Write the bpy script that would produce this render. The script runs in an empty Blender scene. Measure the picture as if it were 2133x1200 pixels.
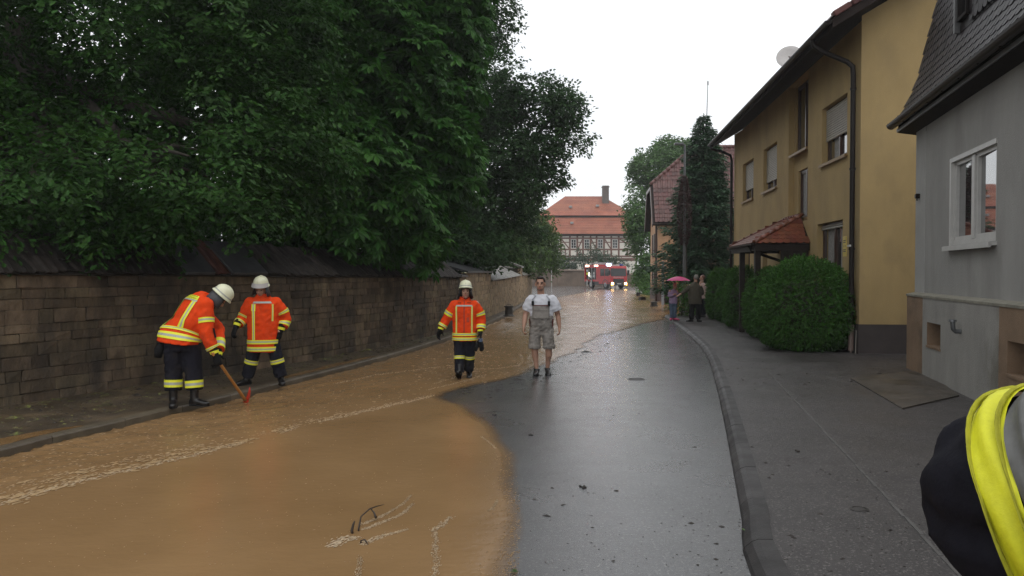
import bpy, bmesh, math, random
import numpy as np
from mathutils import Vector, Matrix, noise as mnoise

SC = bpy.context.scene
COL = SC.collection
R = math.radians
random.seed(7)

# ------------------------------------------------------------------ camera, sky, sun, exposure
F_PX, CX, CY, CAM_H = 1600.0, 1066.5, 600.0, 1.8      # focal length and centre in photo pixels, eye height
PITCH = math.atan((600 - 568) / 1600.0)
cam_d = bpy.data.cameras.new('camera')
cam = bpy.data.objects.new('camera', cam_d)
COL.objects.link(cam)
cam_d.sensor_width = 36.0
cam_d.lens = F_PX / 2133.0 * 36.0
cam_d.clip_start = 0.05
cam_d.clip_end = 3000
cam.location = (0, 0, CAM_H)
cam.rotation_euler = (math.pi / 2 - PITCH, 0, 0)
SC.camera = cam

SUN_EL, SUN_AZ = R(58), R(150)
world = bpy.data.worlds.new('World')
SC.world = world
world.use_nodes = True
wn, wl = world.node_tree.nodes, world.node_tree.links
wn.clear()
w_out = wn.new('ShaderNodeOutputWorld')
w_sky = wn.new('ShaderNodeTexSky')
w_sky.sky_type = 'NISHITA'
w_sky.sun_disc = False
w_sky.sun_elevation = SUN_EL
w_sky.sun_rotation = SUN_AZ
w_sky.air_density = 1.0
w_sky.dust_density = 3.0
w_b1 = wn.new('ShaderNodeBackground')
w_b1.inputs['Strength'].default_value = 0.10
wl.new(w_sky.outputs[0], w_b1.inputs['Color'])
w_b2 = wn.new('ShaderNodeBackground')                  # the closed cloud layer
w_b2.inputs['Color'].default_value = (0.965, 0.985, 1.0, 1)
w_b2.inputs['Strength'].default_value = 1.30
w_tc = wn.new('ShaderNodeTexCoord')
w_ns = wn.new('ShaderNodeTexNoise')
w_ns.inputs['Scale'].default_value = 2.2
w_ns.inputs['Detail'].default_value = 5
w_mr = wn.new('ShaderNodeMapRange')
w_mr.inputs['From Min'].default_value = 0.35
w_mr.inputs['From Max'].default_value = 0.62
w_mr.inputs['To Min'].default_value = 0.80
w_mr.inputs['To Max'].default_value = 0.97
w_mx = wn.new('ShaderNodeMixShader')
wl.new(w_tc.outputs['Generated'], w_ns.inputs['Vector'])
wl.new(w_ns.outputs['Fac'], w_mr.inputs['Value'])
wl.new(w_mr.outputs[0], w_mx.inputs[0])
wl.new(w_b1.outputs[0], w_mx.inputs[1])
wl.new(w_b2.outputs[0], w_mx.inputs[2])
wl.new(w_mx.outputs[0], w_out.inputs['Surface'])

sun_d = bpy.data.lights.new('sun', 'SUN')
sun_d.energy = 0.5
sun_d.angle = R(60)
sun_d.color = (1.0, 0.97, 0.92)
sun = bpy.data.objects.new('sun', sun_d)
COL.objects.link(sun)
_sd = Vector((math.sin(SUN_AZ) * math.cos(SUN_EL), math.cos(SUN_AZ) * math.cos(SUN_EL), math.sin(SUN_EL)))
sun.rotation_euler = (-_sd).to_track_quat('-Z', 'Y').to_euler()

vs = SC.view_settings
vs.view_transform = 'Standard'
vs.look = 'None'
vs.gamma = 1.0
vs.exposure = 0.0
vs.use_curve_mapping = False
SC.cycles.use_denoising = True
SC.cycles.denoising_prefilter = 'NONE'
SC.cycles.max_bounces = 5
SC.cycles.diffuse_bounces = 3
SC.cycles.glossy_bounces = 3
SC.cycles.transparent_max_bounces = 8
SC.cycles.sample_clamp_indirect = 6.0

# ------------------------------------------------------------------ helpers: placing
_cp, _sp = math.cos(PITCH), math.sin(PITCH)

def ray(px, py):
    x, y, z = (px - CX) / F_PX, 1.0, -(py - CY) / F_PX
    return Vector((x, y * _cp + z * _sp, -y * _sp + z * _cp))

def G(px, py, z=0.0):
    """the point of the level z that the photograph shows at this place"""
    r = ray(px, py)
    t = (z - CAM_H) / r.z
    return Vector((r.x * t, r.y * t, z))

def proj(p):
    x, y, z = p[0], p[1], p[2] - CAM_H
    d = y * _cp - z * _sp
    v = y * _sp + z * _cp
    if d < 0.05:
        return None
    return CX + F_PX * x / d, CY - F_PX * v / d, d

def on_view(p, m=40):
    q = proj(p)
    return q is not None and -m < q[0] < 2133 + m and -m < q[1] < 1200 + m

# ------------------------------------------------------------------ helpers: meshes
class MB:
    """collects shapes; build() links them as one mesh object"""
    def __init__(self):
        self.v, self.f, self.m = [], [], []

    def add(self, verts, faces, mat=0, M=None):
        n = len(self.v)
        if M is not None:
            verts = [M @ Vector(p) for p in verts]
        self.v.extend([tuple(p) for p in verts])
        self.f.extend([tuple(i + n for i in f) for f in faces])
        self.m.extend([mat] * len(faces))
        return self

    def box(self, x0, x1, y0, y1, z0, z1, mat=0, M=None):
        v = [(x0, y0, z0), (x1, y0, z0), (x1, y1, z0), (x0, y1, z0), (x0, y0, z1), (x1, y0, z1), (x1, y1, z1), (x0, y1, z1)]
        f = [(0, 3, 2, 1), (4, 5, 6, 7), (0, 1, 5, 4), (1, 2, 6, 5), (2, 3, 7, 6), (3, 0, 4, 7)]
        return self.add(v, f, mat, M)

    def cbox(self, x0, x1, y0, y1, z0, z1, c=0.02, mat=0, M=None):
        """a box with chamfered vertical and horizontal edges"""
        v, f = [], []
        zs = [(z0, c), (z0 + c, 0), (z1 - c, 0), (z1, c)]
        for z, s in zs:
            a0, a1, b0, b1 = x0 + s, x1 - s, y0 + s, y1 - s
            v += [(a0 + c, b0, z), (a1 - c, b0, z), (a1, b0 + c, z), (a1, b1 - c, z), (a1 - c, b1, z), (a0 + c, b1, z), (a0, b1 - c, z), (a0, b0 + c, z)]
        for k in range(3):
            for i in range(8):
                j = (i + 1) % 8
                f.append((k * 8 + i, k * 8 + j, k * 8 + 8 + j, k * 8 + 8 + i))
        f.append(tuple(range(7, -1, -1)))
        f.append(tuple(range(24, 32)))
        return self.add(v, f, mat, M)

    def tube(self, pts, rad, n=8, mat=0, cap=True, M=None, flat=1.0):
        pts = [Vector(p) for p in pts]
        if not isinstance(rad, (list, tuple)):
            rad = [rad] * len(pts)
        v, f = [], []
        up = None
        for i, p in enumerate(pts):
            t = (pts[min(i + 1, len(pts) - 1)] - pts[max(i - 1, 0)])
            if t.length < 1e-9:
                t = Vector((0, 0, 1))
            t.normalize()
            if up is None:
                up = Vector((0, 0, 1)) if abs(t.z) < 0.9 else Vector((0, 1, 0))
            x = up.cross(t)
            if x.length < 1e-6:
                x = Vector((1, 0, 0)).cross(t)
            x.normalize()
            y = t.cross(x)
            up = y
            for k in range(n):
                a = 2 * math.pi * k / n
                v.append(p + x * (math.cos(a) * rad[i]) + y * (math.sin(a) * rad[i] * flat))
        for i in range(len(pts) - 1):
            for k in range(n):
                j = (k + 1) % n
                f.append((i * n + k, i * n + j, (i + 1) * n + j, (i + 1) * n + k))
        if cap:
            f.append(tuple(range(n - 1, -1, -1)))
            f.append(tuple(range((len(pts) - 1) * n, len(pts) * n)))
        return self.add(v, f, mat, M)

    def lathe(self, prof, n=16, mat=0, M=None, cap=True):
        v, f = [], []
        for r, z in prof:
            for k in range(n):
                a = 2 * math.pi * k / n
                v.append((r * math.cos(a), r * math.sin(a), z))
        for i in range(len(prof) - 1):
            for k in range(n):
                j = (k + 1) % n
                f.append((i * n + k, i * n + j, (i + 1) * n + j, (i + 1) * n + k))
        if cap:
            f.append(tuple(range(n - 1, -1, -1)))
            f.append(tuple(range((len(prof) - 1) * n, len(prof) * n)))
        return self.add(v, f, mat, M)

    def prism(self, poly, a0, a1, axis='x', mat=0, M=None):
        """polygon (two coordinates) swept along an axis"""
        n = len(poly)
        def mk(p, a):
            if axis == 'x':
                return (a, p[0], p[1])
            if axis == 'y':
                return (p[0], a, p[1])
            return (p[0], p[1], a)
        v = [mk(p, a0) for p in poly] + [mk(p, a1) for p in poly]
        f = [(i, (i + 1) % n, n + (i + 1) % n, n + i) for i in range(n)]
        f += [tuple(range(n - 1, -1, -1)), tuple(range(n, 2 * n))]
        return self.add(v, f, mat, M)

    def ball(self, c, rx, ry=None, rz=None, nu=12, nv=8, mat=0, M=None):
        ry = rx if ry is None else ry
        rz = rx if rz is None else rz
        v, f = [], []
        v.append((c[0], c[1], c[2] - rz))
        for j in range(1, nv):
            t = -math.pi / 2 + math.pi * j / nv
            for k in range(nu):
                a = 2 * math.pi * k / nu
                v.append((c[0] + rx * math.cos(t) * math.cos(a), c[1] + ry * math.cos(t) * math.sin(a), c[2] + rz * math.sin(t)))
        v.append((c[0], c[1], c[2] + rz))
        for k in range(nu):
            f.append((0, 1 + (k + 1) % nu, 1 + k))
        for j in range(nv - 2):
            for k in range(nu):
                a, b = 1 + j * nu + k, 1 + j * nu + (k + 1) % nu
                f.append((a, b, b + nu, a + nu))
        o = 1 + (nv - 2) * nu
        for k in range(nu):
            f.append((o + k, o + (k + 1) % nu, len(v) - 1))
        return self.add(v, f, mat, M)

    def mesh(self, name, mats, smooth=False):
        me = bpy.data.meshes.new(name)
        me.from_pydata(self.v, [], self.f)
        if not isinstance(mats, (list, tuple)):
            mats = [mats]
        for m in mats:
            me.materials.append(m)
        if len(mats) > 1:
            me.polygons.foreach_set('material_index', self.m)
        bm = bmesh.new()
        bm.from_mesh(me)
        bmesh.ops.recalc_face_normals(bm, faces=bm.faces)
        bm.to_mesh(me)
        bm.free()
        if smooth:
            me.polygons.foreach_set('use_smooth', [True] * len(me.polygons))
            if smooth == 'auto':
                me.set_sharp_from_angle(angle=R(40))
        me.update()
        return me

    def build(self, name, mats, parent=None, smooth=False):
        return link(name, self.mesh(name, mats, smooth), parent)


def link(name, data, parent=None, M=None):
    o = bpy.data.objects.new(name, data)
    COL.objects.link(o)
    if parent is not None:
        o.parent = parent
    if M is not None:
        o.matrix_basis = M
    return o

def tag(o, label=None, cat=None, group=None, kind=None):
    if label: o['label'] = label
    if cat: o['category'] = cat
    if group: o['group'] = group
    if kind: o['kind'] = kind
    return o

def empty(name, loc=(0, 0, 0), rz=0.0, label=None, cat=None, group=None, kind=None, parent=None):
    o = link(name, None, parent)
    o.empty_display_size = 0.2
    o.matrix_basis = Matrix.Translation(Vector(loc)) @ Matrix.Rotation(rz, 4, 'Z')
    return tag(o, label, cat, group, kind)

def npmesh(name, V, Fc, mat, smooth=False):
    V = np.ascontiguousarray(V, dtype=np.float32)
    Fc = np.ascontiguousarray(Fc, dtype=np.int32)
    me = bpy.data.meshes.new(name)
    k = Fc.shape[1]
    me.vertices.add(len(V))
    me.vertices.foreach_set('co', V.ravel())
    me.loops.add(Fc.size)
    me.loops.foreach_set('vertex_index', Fc.ravel())
    me.polygons.add(len(Fc))
    me.polygons.foreach_set('loop_start', np.arange(len(Fc), dtype=np.int32) * k)
    me.polygons.foreach_set('loop_total', np.full(len(Fc), k, dtype=np.int32))
    me.polygons.foreach_set('use_smooth', np.full(len(Fc), bool(smooth)))
    me.materials.append(mat)
    me.update(calc_edges=True)
    return me

def pieces(parent, pm, name, items, limit=300, rest_name=None, rest_mat=None):
    """items: (mesh, local matrix). The largest in the picture become parts of their own, the rest one part of kind stuff."""
    scored = []
    for me, M in items:
        w = pm @ M
        c = w.translation
        q = proj(c)
        if q is None or not (-60 < q[0] < 2193 and -60 < q[1] < 1260):
            s = 0.0
        else:
            s = max(w.to_scale()) / q[2]
        scored.append((s, me, M))
    scored.sort(key=lambda t: -t[0])
    rest = MB()
    mats = None
    for i, (s, me, M) in enumerate(scored):
        if i < limit and s > 0:
            link(name, me, parent, M)
        else:
            rest.add([v.co for v in me.vertices], [tuple(p.vertices) for p in me.polygons], 0, M)
            mats = me.materials[0]
    if rest.v:
        o = rest.build(rest_name or name, mats, parent)
        o['kind'] = 'stuff'

def pnoise(x, y, seed=0):
    """2-D gradient noise on arrays, about -1..1"""
    x = np.asarray(x, dtype=np.float64); y = np.asarray(y, dtype=np.float64)
    xi = np.floor(x).astype(np.int64); yi = np.floor(y).astype(np.int64)
    xf, yf = x - xi, y - yi
    def g(ix, iy, dx, dy):
        h = (ix * 374761393 + iy * 668265263 + seed * 974711) & 0xffffffff
        h = ((h ^ (h >> 13)) * 1274126177) & 0xffffffff
        a = (h ^ (h >> 16)).astype(np.float64) / 4294967296.0 * 2 * np.pi
        return np.cos(a) * dx + np.sin(a) * dy
    u = xf * xf * xf * (xf * (xf * 6 - 15) + 10)
    w = yf * yf * yf * (yf * (yf * 6 - 15) + 10)
    a = g(xi, yi, xf, yf) * (1 - u) + g(xi + 1, yi, xf - 1, yf) * u
    b = g(xi, yi + 1, xf, yf - 1) * (1 - u) + g(xi + 1, yi + 1, xf - 1, yf - 1) * u
    return (a * (1 - w) + b * w) * 1.5

# ------------------------------------------------------------------ helpers: materials
def mat(name, col, rough=0.6, var=0.2, scale=4.0, bump=0.0, bscale=40.0, bdist=0.01, rnd=0.0, metal=0.0, spec=0.5,
        coat=0.0, coatr=0.12, col2=None, c2scale=1.5, c2lo=0.5, c2hi=0.65, trans=0.0, emit=None, estr=0.0, stretch=None, rvar=0.0):
    m = bpy.data.materials.new(name)
    m.use_nodes = True
    nt = m.node_tree
    n, l = nt.nodes, nt.links
    b = n['Principled BSDF']
    out = n['Material Output']
    b.inputs['Roughness'].default_value = rough
    b.inputs['Metallic'].default_value = metal
    b.inputs['Specular IOR Level'].default_value = spec
    b.inputs['Coat Weight'].default_value = coat
    b.inputs['Coat Roughness'].default_value = coatr
    b.inputs['Coat IOR'].default_value = 1.6
    geo = n.new('ShaderNodeNewGeometry')
    vec = geo.outputs['Position']
    if stretch:
        mp = n.new('ShaderNodeMapping')
        mp.inputs['Scale'].default_value = stretch
        l.new(vec, mp.inputs['Vector'])
        vec = mp.outputs[0]
    def noise(sc, det=4, rg=0.6):
        t = n.new('ShaderNodeTexNoise')
        t.inputs['Scale'].default_value = sc
        t.inputs['Detail'].default_value = det
        t.inputs['Roughness'].default_value = rg
        l.new(vec, t.inputs['Vector'])
        return t.outputs['Fac']
    def mix(a, bb, fac, mode='MIX'):
        x = n.new('ShaderNodeMix')
        x.data_type = 'RGBA'
        x.blend_type = mode
        for s, v in ((x.inputs[6], a), (x.inputs[7], bb)):
            if isinstance(v, tuple):
                s.default_value = (v[0], v[1], v[2], 1)
            else:
                l.new(v, s)
        if isinstance(fac, float):
            x.inputs[0].default_value = fac
        else:
            l.new(fac, x.inputs[0])
        return x.outputs[2]
    def rng(src, a, c, lo, hi):
        r = n.new('ShaderNodeMapRange')
        r.inputs['From Min'].default_value = a
        r.inputs['From Max'].default_value = c
        r.inputs['To Min'].default_value = lo
        r.inputs['To Max'].default_value = hi
        l.new(src, r.inputs['Value'])
        return r.outputs[0]
    c = col
    if var > 0:
        lo = tuple(v * (1 - var) for v in col)
        hi = tuple(min(1, v * (1 + var)) for v in col)
        c = mix(lo, hi, rng(noise(scale), 0.3, 0.7, 0, 1))
    if col2 is not None:
        c = mix(c, col2, rng(noise(c2scale, 6), c2lo, c2hi, 0, 1))
    if rnd > 0:
        oi = n.new('ShaderNodeObjectInfo')
        ad = n.new('ShaderNodeMath'); ad.operation = 'ADD'
        l.new(oi.outputs['Random'], ad.inputs[0]); l.new(geo.outputs['Random Per Island'], ad.inputs[1])
        fr = n.new('ShaderNodeMath'); fr.operation = 'FRACT'
        l.new(ad.outputs[0], fr.inputs[0])
        hs = n.new('ShaderNodeHueSaturation')
        l.new(rng(fr.outputs[0], 0, 1, 1 - rnd, 1 + rnd), hs.inputs['Value'])
        m7 = n.new('ShaderNodeMath'); m7.operation = 'MULTIPLY'; m7.inputs[1].default_value = 7.31
        l.new(fr.outputs[0], m7.inputs[0])
        f2 = n.new('ShaderNodeMath'); f2.operation = 'FRACT'
        l.new(m7.outputs[0], f2.inputs[0])
        l.new(rng(f2.outputs[0], 0, 1, 0.5 - rnd * 0.03, 0.5 + rnd * 0.03), hs.inputs['Hue'])
        if isinstance(c, tuple):
            hs.inputs['Color'].default_value = (*c, 1)
        else:
            l.new(c, hs.inputs['Color'])
        c = hs.outputs[0]
    if isinstance(c, tuple):
        b.inputs['Base Color'].default_value = (*c, 1)
    else:
        l.new(c, b.inputs['Base Color'])
    if rvar > 0:
        l.new(rng(noise(scale * 0.7, 5), 0.35, 0.65, max(0.03, rough - rvar), rough + rvar), b.inputs['Roughness'])
    if bump > 0:
        bp = n.new('ShaderNodeBump')
        bp.inputs['Strength'].default_value = bump
        bp.inputs['Distance'].default_value = bdist
        l.new(noise(bscale, 5, 0.65), bp.inputs['Height'])
        l.new(bp.outputs[0], b.inputs['Normal'])
        if coat > 0:
            b2 = n.new('ShaderNodeBump'); b2.inputs['Strength'].default_value = bump * .4; b2.inputs['Distance'].default_value = bdist
            l.new(bp.inputs['Height'].links[0].from_socket, b2.inputs['Height']); l.new(b2.outputs[0], b.inputs['Coat Normal'])
    if emit is not None:
        b.inputs['Emission Color'].default_value = (*emit, 1)
        b.inputs['Emission Strength'].default_value = estr
    if trans > 0:
        tr = n.new('ShaderNodeBsdfTranslucent')
        if isinstance(c, tuple):
            tr.inputs['Color'].default_value = (*c, 1)
        else:
            l.new(c, tr.inputs['Color'])
        ms = n.new('ShaderNodeMixShader')
        ms.inputs[0].default_value = trans
        l.new(b.outputs[0], ms.inputs[1])
        l.new(tr.outputs[0], ms.inputs[2])
        l.new(ms.outputs[0], out.inputs['Surface'])
    return m

def polyline(pts, step):
    """resample a plan polyline (Catmull-Rom) at about `step` metres"""
    P = [Vector(p) for p in pts]
    out = []
    for i in range(len(P) - 1):
        p0 = P[i - 1] if i > 0 else P[i] * 2 - P[i + 1]
        p1, p2 = P[i], P[i + 1]
        p3 = P[i + 2] if i + 2 < len(P) else P[i + 1] * 2 - P[i]
        k = max(2, int((p2 - p1).length / 0.05))
        for j in range(k):
            t = j / k
            out.append(0.5 * ((2 * p1) + (p2 - p0) * t + (2 * p0 - 5 * p1 + 4 * p2 - p3) * t * t + (3 * p1 - p0 - 3 * p2 + p3) * t ** 3))
    out.append(P[-1])
    res, acc = [out[0]], 0.0
    for a, b in zip(out, out[1:]):
        acc += (b - a).length
        if acc >= step:
            res.append(b); acc = 0.0
    if (res[-1] - out[-1]).length > step * 0.3:
        res.append(out[-1])
    return res

class Run:
    """a plan curve addressed by its length"""
    def __init__(self, pts):
        self.p = polyline(pts, 0.08)
        self.s = [0.0]
        for a, b in zip(self.p, self.p[1:]):
            self.s.append(self.s[-1] + (b - a).length)
        self.len = self.s[-1]

    def at(self, s):
        s = max(0.0, min(self.len, s))
        import bisect
        i = max(1, min(len(self.s) - 1, bisect.bisect_left(self.s, s)))
        a, b = self.p[i - 1], self.p[i]
        t = (s - self.s[i - 1]) / max(1e-9, self.s[i] - self.s[i - 1])
        d = self.p[min(i + 2, len(self.p) - 1)] - self.p[max(i - 3, 0)]
        d.z = 0
        d.normalize()
        return a.lerp(b, t), d

    def frame(self, s, z=0.0):
        """matrix: x along the run, y to its left"""
        p, d = self.at(s)
        m = Matrix(((d.x, -d.y, 0, p.x), (d.y, d.x, 0, p.y), (0, 0, 1, z), (0, 0, 0, 1)))
        return m

    def near(self, p):
        k = min(range(len(self.p)), key=lambda i: (self.p[i].x - p[0]) ** 2 + (self.p[i].y - p[1]) ** 2)
        return self.s[k]
# ------------------------------------------------------------------ ground, road, pavements, kerbs
m_soil = mat('soil', (0.030, 0.024, 0.016), 0.9, 0.4, 3.0, 0.6, 20, 0.05)
m_asphalt = mat('wet_asphalt', (0.050, 0.050, 0.054), 0.34, 0.30, 1.3, 0.95, 125, 0.006, rvar=0.10, spec=0.5, coat=1.0, coatr=0.14,
                col2=(0.150, 0.146, 0.142), c2scale=42, c2lo=0.56, c2hi=0.64)  # pale aggregate speckle, its contrast raised to paint in wet glints
m_pave_r = mat('wet_pavement', (0.040, 0.035, 0.035), 0.45, 0.28, 1.1, 1.0, 110, 0.007, rvar=0.12, coat=0.12, coatr=0.25,
               col2=(0.150, 0.138, 0.130), c2scale=55, c2lo=0.56, c2hi=0.63)
m_pave_old = mat('old_concrete', (0.075, 0.062, 0.050), 0.5, 0.35, 2.0, 0.6, 90, 0.006, rvar=0.1, col2=(0.035, 0.030, 0.022), c2scale=3)
m_pave_l = mat('muddy_pavement', (0.060, 0.043, 0.026), 0.55, 0.4, 2.0, 0.7, 70, 0.01, rvar=0.15,
               col2=(0.115, 0.080, 0.042), c2scale=1.6, c2lo=0.52, c2hi=0.70)
m_kerb = mat('kerb_stone', (0.046, 0.043, 0.043), 0.5, 0.25, 5.0, 0.6, 90, 0.006, spec=.22, rnd=0.22, rvar=0.1)
m_kerb_l = mat('kerb_stone_muddy', (0.100, 0.080, 0.055), 0.5, 0.3, 4.0, 0.6, 80, 0.006, rnd=0.15)

gmb = MB()
gmb.add([(-900, -60, -0.05), (900, -60, -0.05), (900, 1500, -0.05), (-900, 1500, -0.05)], [(0, 1, 2, 3)])
g = gmb.build('ground', m_soil); g['kind'] = 'structure'

rmb = MB()
nx, ny = 30, 60
vv = [(-16 + 76 * i / nx, -8 + 128 * j / ny, 0.0) for j in range(ny + 1) for i in range(nx + 1)]
rmb.add(vv, [(j * (nx + 1) + i, j * (nx + 1) + i + 1, (j + 1) * (nx + 1) + i + 1, (j + 1) * (nx + 1) + i) for j in range(ny) for i in range(nx)])
road = rmb.build('road', m_asphalt); road['kind'] = 'structure'

# left kerb and wall foot, from the near end outside the picture to the far end
KL = Run([(-10.6, -3.5, 0), (-8.3, 0, 0), (-6.75, 3, 0), (-5.65, 5.3, 0)] + [G(*p) for p in
         ((0, 962), (85, 938), (220, 905), (365, 868), (510, 832), (640, 797), (760, 765), (860, 735), (950, 705), (1040, 668), (1085, 640), (1102, 626))])
WL = Run([(-12.6, -3.5, 0), (-10.9, 0, 0), (-9.2, 3.6, 0), (-7.7, 6.8, 0)] + [Vector((G(x, y, 0.12).x, G(x, y, 0.12).y, 0)) for x, y in
         ((0, 848), (300, 801), (607, 757), (900, 699), (1000, 667), (1088, 630), (1108, 615))])
KR = Run([(0.9, -2.0, 0), (1.08, 1.5, 0)] + [G(*p) for p in
         ((1565, 1200), (1545, 1085), (1530, 1000), (1508, 880), (1490, 800), (1470, 740), (1440, 705), (1400, 672), (1384, 660))])

def xs_at(run, ys):
    P = np.array([(p.x, p.y) for p in run.p])
    return np.interp(ys, P[:, 1], P[:, 0])

def strip(name, ys, xa, xb, z, material, n=4):
    mb = MB()
    v = []
    for y, a, b in zip(ys, xa, xb):
        for k in range(n + 1):
            v.append((a + (b - a) * k / n, y, z))
    w = n + 1
    mb.add(v, [(j * w + i, j * w + i + 1, (j + 1) * w + i + 1, (j + 1) * w + i) for j in range(len(ys) - 1) for i in range(n)])
    o = mb.build(name, material)
    o['kind'] = 'structure'
    return o

ys = np.concatenate([np.linspace(-3, 20, 80), np.linspace(20.5, 49, 50)])
pave_l = strip('pavement', ys, xs_at(WL, ys) - 0.1, xs_at(KL, ys) - 0.10, 0.118, m_pave_l, 6)
ys = np.concatenate([np.linspace(-2, 14, 60), np.linspace(14.2, 31.2, 50)])
pave_r = strip('pavement', ys, xs_at(KR, ys) + 0.17, xs_at(KR, ys) + 13.5, 0.085, m_pave_r, 10)
ys = np.linspace(31.2, 46, 20)
yard = strip('yard', ys, 6.6 + (ys - 31.2) * 0.16, 22 + 0 * ys, 0.02, m_pave_old, 4)

# seams and the slab by the grey house
sm = MB()
def flat_line(mb, a, b, w, z, h=0.012):
    a, b = Vector((a[0], a[1], 0)), Vector((b[0], b[1], 0))
    d = (b - a).normalized(); nrm = Vector((-d.y, d.x, 0)) * w / 2
    vs_ = [a - nrm, b - nrm, b + nrm, a + nrm]
    mb.add([(p.x, p.y, z) for p in vs_] + [(p.x, p.y, z + h) for p in vs_], [(4, 5, 6, 7), (0, 1, 5, 4), (1, 2, 6, 5), (2, 3, 7, 6), (3, 0, 4, 7)])
pa, pb = G(1597, 770, .085), G(1962, 1160, .085)
for k in range(24):
    p, q = pa.lerp(pb, k / 24), pa.lerp(pb, (k + 0.97) / 24)
    j = Vector((random.uniform(-.006, .006), 0, 0))
    flat_line(sm, p + j, q + j, 0.024, 0.083, 0.007)
pb2 = pb + (pb - pa).normalized() * 3
flat_line(sm, pb, pb2, 0.022, 0.083, 0.006)
flat_line(sm, G(1484, 745, .085), G(1610, 747, .085), 0.03, 0.083, 0.005)
seam = sm.build('seam', mat('seam_mortar', (0.085, 0.080, 0.076), 0.6, 0.3, 9), pave_r)
smb = MB()
c4 = [G(1772, 790, .085), G(1925, 772, .085), G(1998, 826, .085), G(1880, 853, .085)]
smb.add([(p.x, p.y, .075) for p in c4] + [(p.x, p.y, .105) for p in c4], [(4, 5, 6, 7), (0, 1, 5, 4), (1, 2, 6, 5), (2, 3, 7, 6), (3, 0, 4, 7)])
slab = smb.build('concrete_slab', m_pave_old, pave_r)

# kerbstones: each one a part
kerb_r = empty('kerb', kind='structure')
kerb_prof_r = [(0.0, -0.03), (0.0, 0.004), (-0.012, 0.035), (-0.055, 0.075), (-0.095, 0.092), (-0.185, 0.096), (-0.185, -0.03)]
def kerbstone(run, s0, s1, prof, z=0.0):
    """a stone that follows the bend, local to the world"""
    v, f = [], []
    st = [s0 + (s1 - s0) * k / 3 for k in range(4)]
    n = len(prof)
    for s in st:
        M = run.frame(s)
        for y, zz in prof:
            v.append(M @ Vector((0, y, zz + z)))
    for k in range(3):
        for i in range(n):
            j = (i + 1) % n
            f.append((k * n + i, k * n + j, (k + 1) * n + j, (k + 1) * n + i))
    f += [tuple(range(n - 1, -1, -1)), tuple(range(3 * n, 4 * n))]
    return v, f
s = 0.3
while s < KR.len - 0.3:
    L = random.uniform(0.92, 1.0)
    mb = MB()
    v, f = kerbstone(KR, s, min(KR.len, s + L - 0.009), kerb_prof_r, random.uniform(-.003, .003))
    mb.add(v, f)
    mb.build('kerbstone', m_kerb, kerb_r)
    s += L
kerb_l = empty('kerb', kind='structure')
kerb_prof_l = [(-0.005, -0.03), (0.0, 0.10), (0.012, 0.118), (0.115, 0.123), (0.115, -0.03)]
s = 0.3
while s < KL.len - 0.3:
    L = random.uniform(0.93, 1.0)
    mb = MB()
    v, f = kerbstone(KL, s, min(KL.len, s + L - 0.010), kerb_prof_l, random.uniform(-.004, .004))
    mb.add(v, f)
    mb.build('kerbstone', m_kerb_l, kerb_l)
    s += L

# ------------------------------------------------------------------ the muddy flood water
edge_px = [(1085, 640), (1100, 634), (1125, 627), (1157, 621), (1195, 614), (1240, 605.5), (1300, 604.5), (1345, 611), (1362, 621), (1386, 633), (1402, 641), (1400, 654), (1386, 661),
           (1384, 666), (1352, 673), (1310, 685), (1276, 694), (1240, 709), (1222, 720), (1200, 735), (1174, 746), (1150, 757), (1105, 775), (1060, 790), (1005, 803), (960, 812), (932, 820), (922, 827), (932, 834),
           (960, 842), (1000, 863), (1022, 882), (1048, 908), (1068, 935), (1084, 975), (1091, 1010), (1095, 1060), (1096, 1110), (1092, 1160), (1090, 1200)]
kl_pts = [(p.x + 0.0, p.y) for p in KL.p if p.y < 39.5]
poly = np.array(kl_pts[::4] + [tuple(G(*p)[:2]) for p in edge_px] + [(0.05, 3.0), (-0.1, 1.0), (-0.4, -2.0), (-1.0, -3.4)])

def signed_dist(X, Y, poly):
    d2 = np.full(X.shape, 1e18)
    ins = np.zeros(X.shape, bool)
    n = len(poly)
    for i in range(n):
        a, b = poly[i], poly[(i + 1) % n]
        e = b - a
        L2 = max(1e-12, e @ e)
        t = np.clip(((X - a[0]) * e[0] + (Y - a[1]) * e[1]) / L2, 0, 1)
        d2 = np.minimum(d2, (X - a[0] - t * e[0]) ** 2 + (Y - a[1] - t * e[1]) ** 2)
        c = (a[1] > Y) != (b[1] > Y)
        if abs(b[1] - a[1]) > 1e-12:
            ins ^= c & (X < (b[0] - a[0]) * (Y - a[1]) / (b[1] - a[1]) + a[0])
    d = np.sqrt(d2)
    return np.where(ins, d, -d)

yv = [-3.0]
while yv[-1] < 80:
    yv.append(yv[-1] + (0.12 if yv[-1] < 3.2 else 0.0065 * yv[-1] + 0.012))
yv = np.array(yv)
xv = np.concatenate([np.arange(-10.5, -6.2, 0.14), np.arange(-6.2, 3.0, 0.042), np.arange(3.0, 17.5, 0.13)])
X, Y = np.meshgrid(xv, yv)
D = signed_dist(X, Y, poly)
kx = np.interp(Y, [p[1] for p in kl_pts], [p[0] for p in kl_pts])
from_kerb = X - kx                                             # metres off the left kerb
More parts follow.
